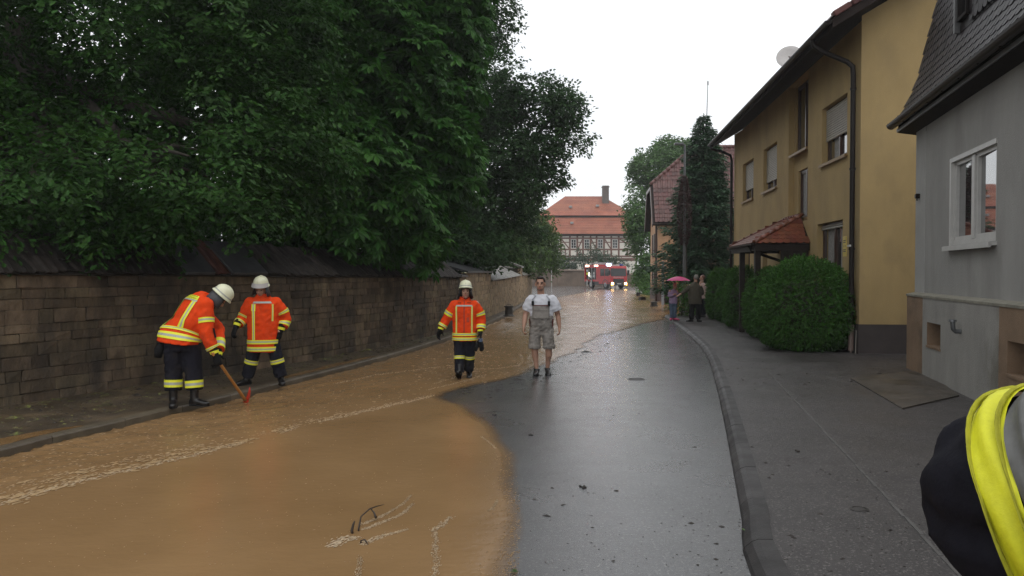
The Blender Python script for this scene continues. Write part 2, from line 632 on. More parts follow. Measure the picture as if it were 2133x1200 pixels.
# distance to the open (right-hand) shore only: the water thins out there, not along the kerb
shore = np.minimum(D, 9) if False else D
openpoly = [G(*p)[:2] for p in edge_px[12:]] + [(0.05, 3.0), (-0.1, 1.0), (-0.4, -2.0)]
def dist_open(X, Y, pts):
    d2 = np.full(X.shape, 1e18)
    for a, b in zip(pts, pts[1:]):
        a, b = np.array(a), np.array(b)
        e = b - a
        t = np.clip(((X - a[0]) * e[0] + (Y - a[1]) * e[1]) / (e @ e), 0, 1)
        d2 = np.minimum(d2, (X - a[0] - t * e[0]) ** 2 + (Y - a[1] - t * e[1]) ** 2)
    return np.sqrt(d2)
S = dist_open(X, Y, openpoly)
wob = pnoise(X * 1.1, Y * 0.7, 3) * 0.10 + pnoise(X * 4, Y * 3, 4) * 0.03 + np.clip((Y - 11) / 10, 0, 1) * (pnoise(X * 1.8, Y * 1.1, 5) * 0.22)
S = np.where(D > 0, S, -S) + wob * (S < 3)
depth = 1 - np.exp(-np.clip(S, 0, None) / 0.35)
# the current runs along the kerb; crests lie slanted across it
P2 = poly
ang = np.arctan2(1.0, np.gradient(np.interp(yv, [p[1] for p in kl_pts], [p[0] for p in kl_pts]), yv))[:, None]
ca, sa = np.cos(ang), np.sin(ang)
U = X * ca + Y * sa
V = -X * sa + Y * ca
fast = np.clip(1.25 - from_kerb / (1.35 + 0.10 * np.clip(Y - 6, 0, 6)), 0, 1) * (Y < 16)
fast = np.maximum(fast, np.clip((Y - 12.5) / 3, 0, 1) * 0.75)
rip = pnoise(U * 3.0 + pnoise(X, Y, 8) * .6, V * 7.5, 11) * 0.019 + pnoise(U * 7, V * 13, 12) * 0.009
calm = pnoise(U * 0.8, V * 2.2, 13) * 0.0022 + pnoise(X * 6, Y * 6, 14) * 0.0006
farw = np.clip((Y - 13) / 12, 0, 1)
rip_f = pnoise(X * 0.9, Y * 0.7, 15) * 0.022 + pnoise(X * 2.0, Y * 1.5, 16) * 0.024
Z = np.where(S > 0, 0.034 * depth + 0.0, S * 0.06)
amp = depth * np.clip(S / 0.5, 0, 1)
Z = Z + amp * (rip * fast * (1 - farw) + calm + rip_f * farw) + 0.006 * fast * depth
keep = (D > -0.35) & (from_kerb > -0.06)
ok = keep[:-1, :-1] & keep[1:, :-1] & keep[:-1, 1:] & keep[1:, 1:]
W = len(xv)
ji, ii = np.nonzero(ok)
q = np.stack([ji * W + ii, ji * W + ii + 1, (ji + 1) * W + ii + 1, (ji + 1) * W + ii], 1)
used, inv = np.unique(q, return_inverse=True)
q = inv.reshape(q.shape)
Vw = np.stack([X.ravel(), Y.ravel(), Z.ravel()], 1)[used]

def water_material():
    m = bpy.data.materials.new('muddy_water')
    m.use_nodes = True
    nt = m.node_tree; n, l = nt.nodes, nt.links
    b = n['Principled BSDF']; out = n['Material Output']
    b.inputs['IOR'].default_value = 1.62
    sa_ = n.new('ShaderNodeAttribute'); sa_.attribute_name = 'far'
    sr_ = n.new('ShaderNodeMapRange'); sr_.inputs['To Min'].default_value = 0.22; sr_.inputs['To Max'].default_value = 1.0
    l.new(sa_.outputs['Fac'], sr_.inputs['Value']); l.new(sr_.outputs[0], b.inputs['Specular IOR Level'])
    b.inputs['Roughness'].default_value = 0.16
    geo = n.new('ShaderNodeNewGeometry')
    at = n.new('ShaderNodeAttribute'); at.attribute_name = 'depth'
    t1 = n.new('ShaderNodeTexNoise'); t1.inputs['Scale'].default_value = 0.8; t1.inputs['Detail'].default_value = 5
    l.new(geo.outputs['Position'], t1.inputs['Vector'])
    cr = n.new('ShaderNodeMix'); cr.data_type = 'RGBA'
    cr.inputs[6].default_value = (0.222, 0.130, 0.057, 1)
    cr.inputs[7].default_value = (0.285, 0.172, 0.080, 1)
    r0_ = n.new('ShaderNodeMapRange'); r0_.inputs['From Min'].default_value = .3; r0_.inputs['From Max'].default_value = .7; l.new(t1.outputs['Fac'], r0_.inputs['Value']); l.new(r0_.outputs[0], cr.inputs[0])
    l.new(cr.outputs[2], b.inputs['Base Color'])
    def nz(sc, stretch):
        mp = n.new('ShaderNodeMapping'); mp.inputs['Scale'].default_value = stretch; mp.inputs['Rotation'].default_value = (0, 0, R(-18))
        l.new(geo.outputs['Position'], mp.inputs['Vector'])
        t = n.new('ShaderNodeTexNoise'); t.inputs['Scale'].default_value = sc; t.inputs['Detail'].default_value = 3
        l.new(mp.outputs[0], t.inputs['Vector'])
        return t.outputs['Fac']
    h = n.new('ShaderNodeMath'); h.operation = 'ADD'
    l.new(nz(9, (1.0, 1.6, 1)), h.inputs[0])
    h2 = n.new('ShaderNodeMath'); h2.operation = 'MULTIPLY'; h2.inputs[1].default_value = 0.35
    l.new(nz(34, (1, 1, 1)), h2.inputs[0])
    l.new(h2.outputs[0], h.inputs[1])
    fa = n.new('ShaderNodeAttribute'); fa.attribute_name = 'fast'
    mr = n.new('ShaderNodeMapRange'); mr.inputs['To Min'].default_value = 0.20; mr.inputs['To Max'].default_value = 0.60
    l.new(fa.outputs['Fac'], mr.inputs['Value'])
    bp = n.new('ShaderNodeBump'); bp.inputs['Distance'].default_value = 0.02
    l.new(mr.outputs[0], bp.inputs['Strength'])
    l.new(h.outputs[0], bp.inputs['Height'])
    l.new(bp.outputs[0], b.inputs['Normal'])
    rr_ = n.new('ShaderNodeMapRange'); rr_.inputs['To Min'].default_value = 0.24; rr_.inputs['To Max'].default_value = 0.17
    l.new(fa.outputs['Fac'], rr_.inputs['Value']); l.new(rr_.outputs[0], b.inputs['Roughness'])
    tr = n.new('ShaderNodeBsdfTransparent')
    mx = n.new('ShaderNodeMixShader')
    r2 = n.new('ShaderNodeMapRange'); r2.inputs['From Min'].default_value = 0.02; r2.inputs['From Max'].default_value = 0.42
    l.new(at.outputs['Fac'], r2.inputs['Value'])
    l.new(r2.outputs[0], mx.inputs[0])
    l.new(tr.outputs[0], mx.inputs[1]); l.new(b.outputs[0], mx.inputs[2])
    l.new(mx.outputs[0], out.inputs['Surface'])
    return m

m_water = water_material()
wme = npmesh('water', Vw, q, m_water, True)
for nm, arr in (('depth', depth), ('fast', fast), ('far', farw)):
    a = wme.attributes.new(nm, 'FLOAT', 'POINT')
    a.data.foreach_set('value', arr.ravel()[used].astype(np.float32))
water = link('water', wme); water['kind'] = 'structure'

def water_z(x, y):
    j = int(np.clip(np.searchsorted(yv, y), 0, len(yv) - 1)); i = int(np.clip(np.searchsorted(xv, x), 0, len(xv) - 1))
    return float(Z[j, i])

# foam: streaks and flecks of pale froth on the water; the branch wakes are painted glints
m_foam_glint = mat('foam_and_glints', (0.42, 0.315, 0.20), 0.55, 0.35, 30, 0.4, 60, 0.01)
fmb = MB()
def froth(c, w, l, a, mi=0):
    """one small irregular patch of froth; the branch wakes use it for painted glints"""
    z = water_z(c.x, c.y) + .004
    k = random.choice((5, 6, 7))
    ca_, sa_ = math.cos(a), math.sin(a)
    v = [(c.x, c.y, z + .004)]
    for i in range(k):
        t = 2 * math.pi * i / k + random.uniform(-.3, .3)
        r_ = random.uniform(.5, 1.15)
        x, y = math.cos(t) * l * r_, math.sin(t) * w * r_
        v.append((c.x + x * ca_ - y * sa_, c.y + x * sa_ + y * ca_, z))
    fmb.add(v, [(0, 1 + i, 1 + (i + 1) % k) for i in range(k)], mi)
def pale_streak(pts, w0, w1, jag=0.6, gaps=0.15, step=0.035, mi=0):
    dense = step < .03
    run = Run([G(x, y, .03) for x, y in pts])
    s = 0.0
    while s < run.len:
        p, d = run.at(s)
        t = s / run.len
        w = (w0 + (w1 - w0) * t)
        dens = 1.0 - gaps
        if pnoise(s * 1.7, 3.3, 21) * .5 + .5 < dens:
            nrm = Vector((-d.y, d.x, 0))
            for _ in range(4 if dense else 2):
                off = random.gauss(0, w * 1.15) + float(pnoise(s * 2.2, 1.7, 5)) * .03
                k = random.uniform(.35, 1.1)
                froth(p + nrm * off + d * random.uniform(-.02, .02), w * .34 * k, (w * .6 + .008) * k, math.atan2(d.y, d.x) + random.uniform(-.4, .4), mi)
        s += step * .55
pale_streak([(0, 1052), (150, 1008), (330, 967), (520, 920), (640, 886), (760, 859), (850, 838), (905, 822)], 0.034, 0.012, .8, .34)
pale_streak([(0, 1046), (150, 1003), (330, 962), (520, 916), (640, 882), (760, 856), (850, 836), (905, 821)], 0.085, 0.030, .8, .25, .04, 1)
pale_streak([(60, 1010), (240, 968), (420, 930), (600, 890), (740, 856)], 0.050, 0.020, .9, .4, .05, 1)
pale_streak([(700, 800), (790, 782), (880, 770), (945, 763), (1000, 770), (1075, 762), (1090, 748), (1083, 738)], 0.014, 0.014, .8, .2)
pale_streak([(890, 812), (960, 795), (1020, 778), (1048, 770), (1062, 776)], 0.012, 0.012, .8, .35)
pale_streak([(905, 800), (990, 775), (1050, 768)], 0.010, 0.010, .8, .4)
pale_streak([(945, 712), (1000, 700), (1060, 690), (1085, 682)], 0.03, 0.03, .9, .35)
pale_streak([(1095, 648), (1085, 650), (1010, 682), (960, 706)], 0.03, 0.02, .9, .45)
pale_streak([(905, 1200), (910, 1160), (906, 1130), (903, 1106)], 0.011, 0.011, .6, .05, .02)  # branch wakes from here: sky glints painted as dense pale patches
pale_streak([(900, 1106), (918, 1096), (940, 1077)], 0.014, 0.010, .5, .05, .015)
pale_streak([(757, 1135), (790, 1120), (850, 1105)], 0.016, 0.007, .8, .15, .015)
pale_streak([(756, 1105), (800, 1088), (838, 1073), (858, 1050)], 0.011, 0.007, .8, .15, .015)
pale_streak([(750, 1095), (790, 1080), (830, 1058), (855, 1033)], 0.009, 0.005, .8, .2, .015)
pale_streak([(690, 1140), (712, 1125), (742, 1120)], 0.022, 0.022, .8, .1, .015)
pale_streak([(747, 1200), (749, 1175), (752, 1160)], 0.011, 0.007, .8, .2, .02)
pale_streak([(1020, 1062), (1033, 1048), (1038, 1038)], 0.007, 0.006, .5, .05, .015)
pale_streak([(1000, 905), (1040, 935), (1065, 940)], 0.006, 0.006, .9, .5, .02)
for yy, n_, x0, x1 in ((632, 3, 1160, 1330), (641, 3, 1150, 1380), (650, 2, 1130, 1330), (663, 3, 1170, 1386), (628, 2, 1240, 1360)):
    for k in range(n_):
        a = random.uniform(x0, x1 - 60); b = a + random.uniform(40, 120)
        pale_streak([(a, yy + random.uniform(-2, 2)), ((a + b) / 2, yy + random.uniform(-1, 1)), (min(b, x1), yy + random.uniform(-2, 2))], .05, .05, .8, .3, .15)
# small flecks: in the quick water by the kerb and along the shore
def fleck(px, py, w, l):
    p = G(px, py, .03)
    froth(p, w, l, R(random.uniform(20, 80)), 1)
for _ in range(700):
    t = random.random()
    px = random.uniform(0, 900)
    yk = np.interp(px, [0, 220, 510, 760, 950], [962, 905, 832, 765, 705]); yf = np.interp(px, [0, 330, 640, 905], [1050, 967, 886, 822])
    py = yk + (yf - yk) * (1 - (1 - t) ** 1.6)
    k = (py - 568) / 400
    fleck(px, py, random.uniform(.003, .008), random.uniform(.008, .03))
for _ in range(420):
    px = random.uniform(860, 1090); py = random.uniform(690, 800)
    p = G(px, py)
    if D[min(len(yv) - 1, np.searchsorted(yv, p.y)), min(W - 1, np.searchsorted(xv, p.x))] > .15:
        fleck(px, py, random.uniform(.006, .014), random.uniform(.015, .06))
for _ in range(420):
    py = random.uniform(940, 1200); px = np.interp(py, [940, 1000, 1100, 1200], [1062, 1082, 1085, 1078]) - abs(random.gauss(0, 34))
    fleck(px, py, random.uniform(.0015, .003), random.uniform(.006, .018))
for _ in range(420):
    fleck(random.uniform(0, 1040), random.uniform(900, 1190), random.uniform(.0012, .003), random.uniform(.003, .010))
foam_and_glints = fmb.build('foam_and_glints', [m_foam_glint, mat('froth_fleck', (0.37, 0.245, 0.125), .4, .3, 30)], water); foam_and_glints['kind'] = 'stuff'

# thin muddy film lying over the left pavement behind the kerb
m_puddle = mat('muddy_puddle', (0.185, 0.105, 0.042), 0.16, 0.25, 2.5, 0.2, 25, 0.01)
def film(y0, y1, wmax, seed):
    yy = np.linspace(y0, y1, 50)
    t = (yy - y0) / (y1 - y0)
    xr = xs_at(KL, yy) - .135
    wd = wmax * np.sin(np.pi * np.clip(t, .001, .999)) ** .6 * (1 + .5 * pnoise(yy * 1.3, yy * 0 + .5, seed)) + .02
    v, f = [], []
    for a_, b_, y_ in zip(xr - wd, xr, yy):
        v += [(a_, y_, .1215), ((a_ + b_) / 2, y_, .1225), (b_, y_, .1215)]
    mb = MB()
    mb.add(v, [(i * 3 + k, i * 3 + k + 1, i * 3 + 4 + k, i * 3 + 3 + k) for i in range(49) for k in range(2)])
    o = mb.build('puddle', m_puddle, None, True); o['kind'] = 'structure'
film(3.0, 8.4, .55, 1)
film(12.0, 15.5, .22, 2)
# ------------------------------------------------------------------ the old sandstone garden wall
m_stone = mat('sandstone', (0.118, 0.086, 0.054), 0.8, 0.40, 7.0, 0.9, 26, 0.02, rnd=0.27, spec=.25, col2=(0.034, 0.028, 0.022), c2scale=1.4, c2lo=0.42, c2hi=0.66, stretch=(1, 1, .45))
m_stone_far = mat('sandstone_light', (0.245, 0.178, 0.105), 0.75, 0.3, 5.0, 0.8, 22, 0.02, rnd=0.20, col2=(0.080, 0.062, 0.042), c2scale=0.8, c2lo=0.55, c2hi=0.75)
m_mortar = mat('mortar', (0.036, 0.029, 0.022), 0.9, 0.3, 10, 0.5, 40, 0.01)
m_tile_old = mat('mossy_tile', (0.032, 0.026, 0.023), 0.65, 0.4, 9, 0.7, 40, 0.01, rnd=0.50, spec=.25, col2=(0.080, 0.078, 0.064), c2scale=11, c2lo=0.60, c2hi=0.75)
m_tile_red = mat('old_red_tile', (0.070, 0.026, 0.018), 0.5, 0.35, 8, 0.6, 40, 0.01, rnd=0.3)
m_slab = mat('grey_coping_slab', (0.060, 0.061, 0.066), 0.4, 0.3, 5, 0.4, 40, 0.01, rnd=0.15)
m_cope_light = mat('light_coping', (0.20, 0.19, 0.17), 0.35, 0.3, 6, 0.4, 40, 0.01, rnd=0.2, col2=(0.09, 0.085, 0.075), c2scale=4)

def stone_mesh(material, seed):
    rr = random.Random(seed)
    mb = MB()
    mb.cbox(-0.5, 0.5, -0.5, 0.5, -0.5, 0.5, 0.035)
    mb.v = [(x + rr.uniform(-.022, .022), y + rr.uniform(-.05, .05), z + rr.uniform(-.04, .04)) for x, y, z in mb.v]
    return mb.mesh('stone', material)

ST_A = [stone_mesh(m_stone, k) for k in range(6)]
ST_B = [stone_mesh(m_stone_far, k) for k in range(6)]

def courses(run, s0, s1, top, meshes, h=0.156, wmin=0.18, wmax=0.62, z0=0.10, thick=0.16, seed=1):
    """stone blocks along the run; top(s) is the height of the last course; the face of the wall is the run itself"""
    rr = random.Random(seed)
    items = []
    n = int(round((max(top(s0), top(s1), top((s0 + s1) / 2)) - z0) / h))
    hs = [rr.uniform(.72, 1.28) for _ in range(n + 1)]
    sc = (max(top(s0), top(s1)) - z0) / sum(hs[:n])
    z = z0
    for k in range(n):
        hh = hs[k] * sc
        s = s0 - (rr.uniform(0, .3) if k % 2 else 0)
        while s < s1 - 0.05:
            w = rr.uniform(wmin, wmax) * (1.15 if k < 2 else 1.0)
            a, b = max(s, s0), min(s + w, s1)
            if s1 - b < .14: b = s1
            if b - a > 0.06:
                c = (a + b) / 2
                t = top(c)
                zt = min(z + hh, t) if k < n - 1 else t
                if zt - z > 0.05:
                    M = run.frame(c, (z + zt) / 2)
                    pr = rr.uniform(-.008, .012)
                    # +y is to the left of the run = into the garden; the face stands a little proud
                    M = M @ Matrix.Translation((0, thick / 2 - pr, 0)) @ Matrix.Rotation(rr.uniform(-.008, .008), 4, 'Y') @ Matrix.Diagonal((b - a - .007, thick, zt - z - .007, 1))
                    items.append((rr.choice(meshes), M))
            s = b
        z += hh
    return items

def wall_core(run, s0, s1, top, thick, parent, step=0.5):
    mb = MB()
    n = max(2, int((s1 - s0) / step))
    v = []
    for i in range(n + 1):
        s = s0 + (s1 - s0) * i / n
        M = run.frame(s)
        t = top(s) - .01
        v += [M @ Vector((0, .02, -.05)), M @ Vector((0, .02, t)), M @ Vector((0, thick, t)), M @ Vector((0, thick, -.05))]
    f = []
    for i in range(n):
        for k in range(4):
            j = (k + 1) % 4
            f.append((i * 4 + k, i * 4 + j, i * 4 + 4 + j, i * 4 + 4 + k))
    f += [(3, 2, 1, 0), tuple(n * 4 + k for k in range(4))]
    mb.add(v, f)
    return mb.build('mortar', m_mortar, parent)

I4 = Matrix.Identity(4)
sA1 = WL.near((G(945, 683, .12).x, G(945, 683, .12).y))
sB1 = WL.near((G(1020, 658, .12).x, G(1020, 658, .12).y))
sBm = WL.near((G(962, 678, .12).x, G(962, 678, .12).y))
sC1 = WL.near((G(1083, 632, .12).x, G(1083, 632, .12).y))
s_in = WL.near((-7.0, 8.3))
topA = lambda s: 1.80 - 0.16 * min(1, max(0, (s - s_in) / (sA1 - s_in)))

wallA = empty('stone_wall', label='long dark sandstone garden wall with mossy tiled coping under the overhanging trees', cat='wall')
wall_core(WL, 0.2, sA1, topA, 0.40, wallA)
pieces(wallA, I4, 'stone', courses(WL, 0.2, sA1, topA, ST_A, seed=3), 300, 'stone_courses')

# coping of wall A: pitched up towards the garden, old clay tiles, some slabs and red tiles between
def tile_mesh(material, w=0.15, L=0.33):
    mb = MB()
    prof = [(-w * .55, 0.0), (-w * .42, .018), (-w * .18, .023), (w * .06, .008), (w * .38, .006), (w * .55, .014)]
    v = []
    for y in (0, L):
        for x, z in prof:
            v.append((x, y, z + .012))
        for x, z in reversed(prof):
            v.append((x, y, z - .006))
    n = len(prof) * 2
    f = [(i, (i + 1) % n, n + (i + 1) % n, n + i) for i in range(n)]
    f += [tuple(range(n - 1, -1, -1)), tuple(range(n, 2 * n))]
    mb.add(v, f)
    return mb.mesh('tile', material)
T_OLD, T_RED = tile_mesh(m_tile_old), tile_mesh(m_tile_red)
items = []
PITCHC = R(40)
def px_of(s):
    p, d = WL.at(s)
    q = proj((p.x, p.y, 1.75))
    return q[0] if q else -9999
s, k = 0.4, 0
slab_spans = [(386, 434), (480, 545)]
while s < sA1 - .05:
    x = px_of(s)
    if any(a < x < b for a, b in slab_spans):
        s += .15; continue
    red = 425 < x < 482
    for row in range(3):
        M = WL.frame(s, topA(s) + .012) @ Matrix.Translation((0, -.07, 0)) @ Matrix.Rotation(PITCHC + random.uniform(-.03, .03), 4, 'X')
        M = M @ Matrix.Translation((random.uniform(-.006, .006), row * .27 + random.uniform(-.03, .03), row * -.004 + random.uniform(0, .008))) @ Matrix.Rotation(random.uniform(-.04, .04), 4, 'Z')
        items.append((T_RED if red else T_OLD, M))
    s += .150
pieces(wallA, I4, 'tile', items, 300, 'tile_rows')
for a, b in slab_spans:
    sa = min((abs(px_of(q / 20) - a), q / 20) for q in range(int(WL.len * 20)))[1]
    sb = min((abs(px_of(q / 20) - b), q / 20) for q in range(int(WL.len * 20)))[1]
    mb = MB()
    mb.cbox(-(sb - sa) / 2 - .04, (sb - sa) / 2 + .04, -.03, .86, -.02, .045, .012)
    M = WL.frame((sa + sb) / 2, topA(sa) + .03) @ Matrix.Translation((0, -.08, 0)) @ Matrix.Rotation(PITCHC - .03, 4, 'X')
    link('coping_slab', mb.mesh('coping_slab', m_slab), wallA, M)

# back of the coping
mb = MB(); v = []; n = 60
for i in range(n + 1):
    s = 0.3 + (sA1 - .5) * i / n
    M = WL.frame(s)
    t = topA(s) - .005
    v += [M @ Vector((0, -.05, t)), M @ Vector((0, .60, t + .55)), M @ Vector((0, .62, t - .1)), M @ Vector((0, .30, t - .1))]
f = []
for i in range(n):
    for k in range(4):
        j = (k + 1) % 4
        f.append((i * 4 + k, i * 4 + j, i * 4 + 4 + j, i * 4 + 4 + k))
mb.add(v, f); mb.build('coping_bed', m_mortar, wallA)

# wall B: lighter part, low bay with a stone ledge, then the taller block with a slanting slab
topB1 = lambda s: 1.66
topB2 = lambda s: 1.79
wallB = empty('stone_wall', label='lighter sandstone wall block with a sloping grey slab on top, beyond the tiled wall', cat='wall')
wall_core(WL, sA1, sBm, topB1, 0.42, wallB); wall_core(WL, sBm, sB1, topB2, 0.55, wallB)
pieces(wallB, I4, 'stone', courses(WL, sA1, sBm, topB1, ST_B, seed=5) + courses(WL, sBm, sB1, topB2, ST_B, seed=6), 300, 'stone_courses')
def coping(run, s0, s1, z, depth, rise, parent, material=None, th=.06, over=.07):
    mb = MB(); v = []
    n = 6
    for i in range(n + 1):
        s = s0 + (s1 - s0) * i / n
        M = run.frame(s); zz = z(s)
        v += [M @ Vector((0, -over, zz)), M @ Vector((0, -over, zz + th)), M @ Vector((0, depth, zz + th + rise)), M @ Vector((0, depth, zz + rise))]
    f = []
    for i in range(n):
        for k in range(4):
            j = (k + 1) % 4
            f.append((i * 4 + k, i * 4 + j, i * 4 + 4 + j, i * 4 + 4 + k))
    f += [(3, 2, 1, 0), tuple(n * 4 + k for k in range(4))]
    mb.add(v, f)
    return mb.build('coping_slab', material or m_slab, parent)
coping(WL, sA1, sBm - .02, topB1, .62, .10, wallB)
coping(WL, sBm - .05, sB1 + .05, topB2, 1.9, .55, wallB)

# wall C: curving on with a pale ribbed coping, then the pier and the far end
topC = lambda s: 1.46 + 0.16 * (s - sB1) / (sC1 - sB1)
wallC = empty('stone_wall', label='curved sandstone wall with pale ribbed coping between the slab-topped block and the pier', cat='wall')
wall_core(WL, sB1, sC1, topC, 0.42, wallC)
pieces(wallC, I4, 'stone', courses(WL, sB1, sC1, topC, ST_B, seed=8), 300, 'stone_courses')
cope_t = tile_mesh(m_cope_light, 0.24, 1.25)
items = []
s = sB1 + .1
while s < sC1 - .1:
    items.append((cope_t, WL.frame(s, topC(s) + .02) @ Matrix.Translation((0, -.08, 0)) @ Matrix.Rotation(R(24) + random.uniform(-.02, .02), 4, 'X')))
    s += .235
pieces(wallC, I4, 'coping_tile', items, 300)
sD0, sD1 = sC1, min(WL.len - .05, sC1 + 1.5)
pier = empty('wall_pier', label='narrow sandstone pier with a pale slanting cap at the bend of the wall', cat='pier')
wall_core(WL, sD0, sD1, lambda s: 2.05, 1.0, pier)
pieces(pier, I4, 'stone', courses(WL, sD0, sD1, lambda s: 2.05, ST_B, seed=9, wmin=.5, wmax=.8), 100)
coping(WL, sD0 - .1, sD1 + .1, lambda s: 2.06, 1.9, .7, pier, m_cope_light, .09)
wallD = empty('stone_wall', label='short far end of the sandstone wall beyond the pier', cat='wall')
wall_core(WL, sD1, WL.len - .02, lambda s: 1.62, .42, wallD)
pieces(wallD, I4, 'stone', courses(WL, sD1, WL.len - .02, lambda s: 1.62, ST_B, seed=10), 200)
items = []
s = sD1 + .15
while s < WL.len - .1:
    items.append((cope_t, WL.frame(s, 1.64) @ Matrix.Translation((0, -.08, 0)) @ Matrix.Rotation(R(24), 4, 'X')))
    s += .235
pieces(wallD, I4, 'coping_tile', items, 100)

# raised garden behind the wall
gv = []
n = 50
for i in range(n + 1):
    s = 0.1 + (WL.len - .2) * i / n
    M = WL.frame(s)
    for y, z in ((.32, 1.25), (1.2, 1.45), (4, 1.7), (14, 2.2), (45, 2.6)):
        p = M @ Vector((0, y, 0))
        gv.append((p.x, p.y, z + random.uniform(-.06, .06) - (1.2 * max(0, s - sB1) / (WL.len - sB1) if s > sB1 else 0)))
gm = MB()
gm.add(gv, [(i * 5 + k, i * 5 + k + 1, i * 5 + 6 + k, i * 5 + 5 + k) for i in range(n) for k in range(4)])
gb = gm.build('garden_ground', m_soil, None, True); gb['kind'] = 'structure'
# ------------------------------------------------------------------ houses
def LM(loc, rz):
    return Matrix.Translation(Vector(loc)) @ Matrix.Rotation(rz, 4, 'Z')

def wall_sheet(mb, x0, x1, z0, z1, holes, y=0.0, reveal=0.18, mat=0, rmat=None, plane='xz'):
    """a facade in the plane y with openings (hx0, hx1, hz0, hz1[, depth]) and their reveals going to -y"""
    xs = sorted({x0, x1, *[h[0] for h in holes], *[h[1] for h in holes]})
    zs = sorted({z0, z1, *[h[2] for h in holes], *[h[3] for h in holes]})
    for a, b in zip(xs, xs[1:]):
        for c, d in zip(zs, zs[1:]):
            mx, mz = (a + b) / 2, (c + d) / 2
            if any(h[0] < mx < h[1] and h[2] < mz < h[3] for h in holes):
                continue
            mb.add([(a, y, c), (b, y, c), (b, y, d), (a, y, d)], [(0, 3, 2, 1)], mat)
    for h in holes:
        a, b, c, d = h[:4]
        r = h[4] if len(h) > 4 else reveal
        k = mat if rmat is None else rmat
        yb = y - r
        mb.add([(a, y, c), (a, yb, c), (a, yb, d), (a, y, d)], [(0, 1, 2, 3)], k)
        mb.add([(b, y, c), (b, yb, c), (b, yb, d), (b, y, d)], [(3, 2, 1, 0)], k)
        mb.add([(a, y, d), (a, yb, d), (b, yb, d), (b, y, d)], [(0, 1, 2, 3)], k)
        mb.add([(a, y, c), (a, yb, c), (b, yb, c), (b, y, c)], [(3, 2, 1, 0)], k)

m_glass = mat('window_glass', (0.010, 0.011, 0.012), 0.03, 0, spec=1.0, coat=1.0, coatr=0.02)
m_glass_dull = mat('dull_glass', (0.010, 0.011, 0.012), 0.08, 0, spec=0.5)
m_white_frame = mat('white_frame', (0.46, 0.45, 0.43), 0.35, 0.08, 6)
m_brown_frame = mat('brown_frame', (0.050, 0.024, 0.016), 0.35, 0.25, 9)
m_dark_wood = mat('dark_wood', (0.020, 0.013, 0.010), 0.6, 0.35, 6, 0.4, 30, 0.01, spec=.2)
m_metal_dark = mat('dark_gutter_metal', (0.014, 0.010, 0.009), 0.4, 0.2, 6, spec=0.2)
m_slat = mat('shutter_slat', (0.33, 0.31, 0.27), 0.45, 0.12, 5)
m_curtain = mat('net_curtain', (0.22, 0.21, 0.20), 0.8, 0.3, 14)

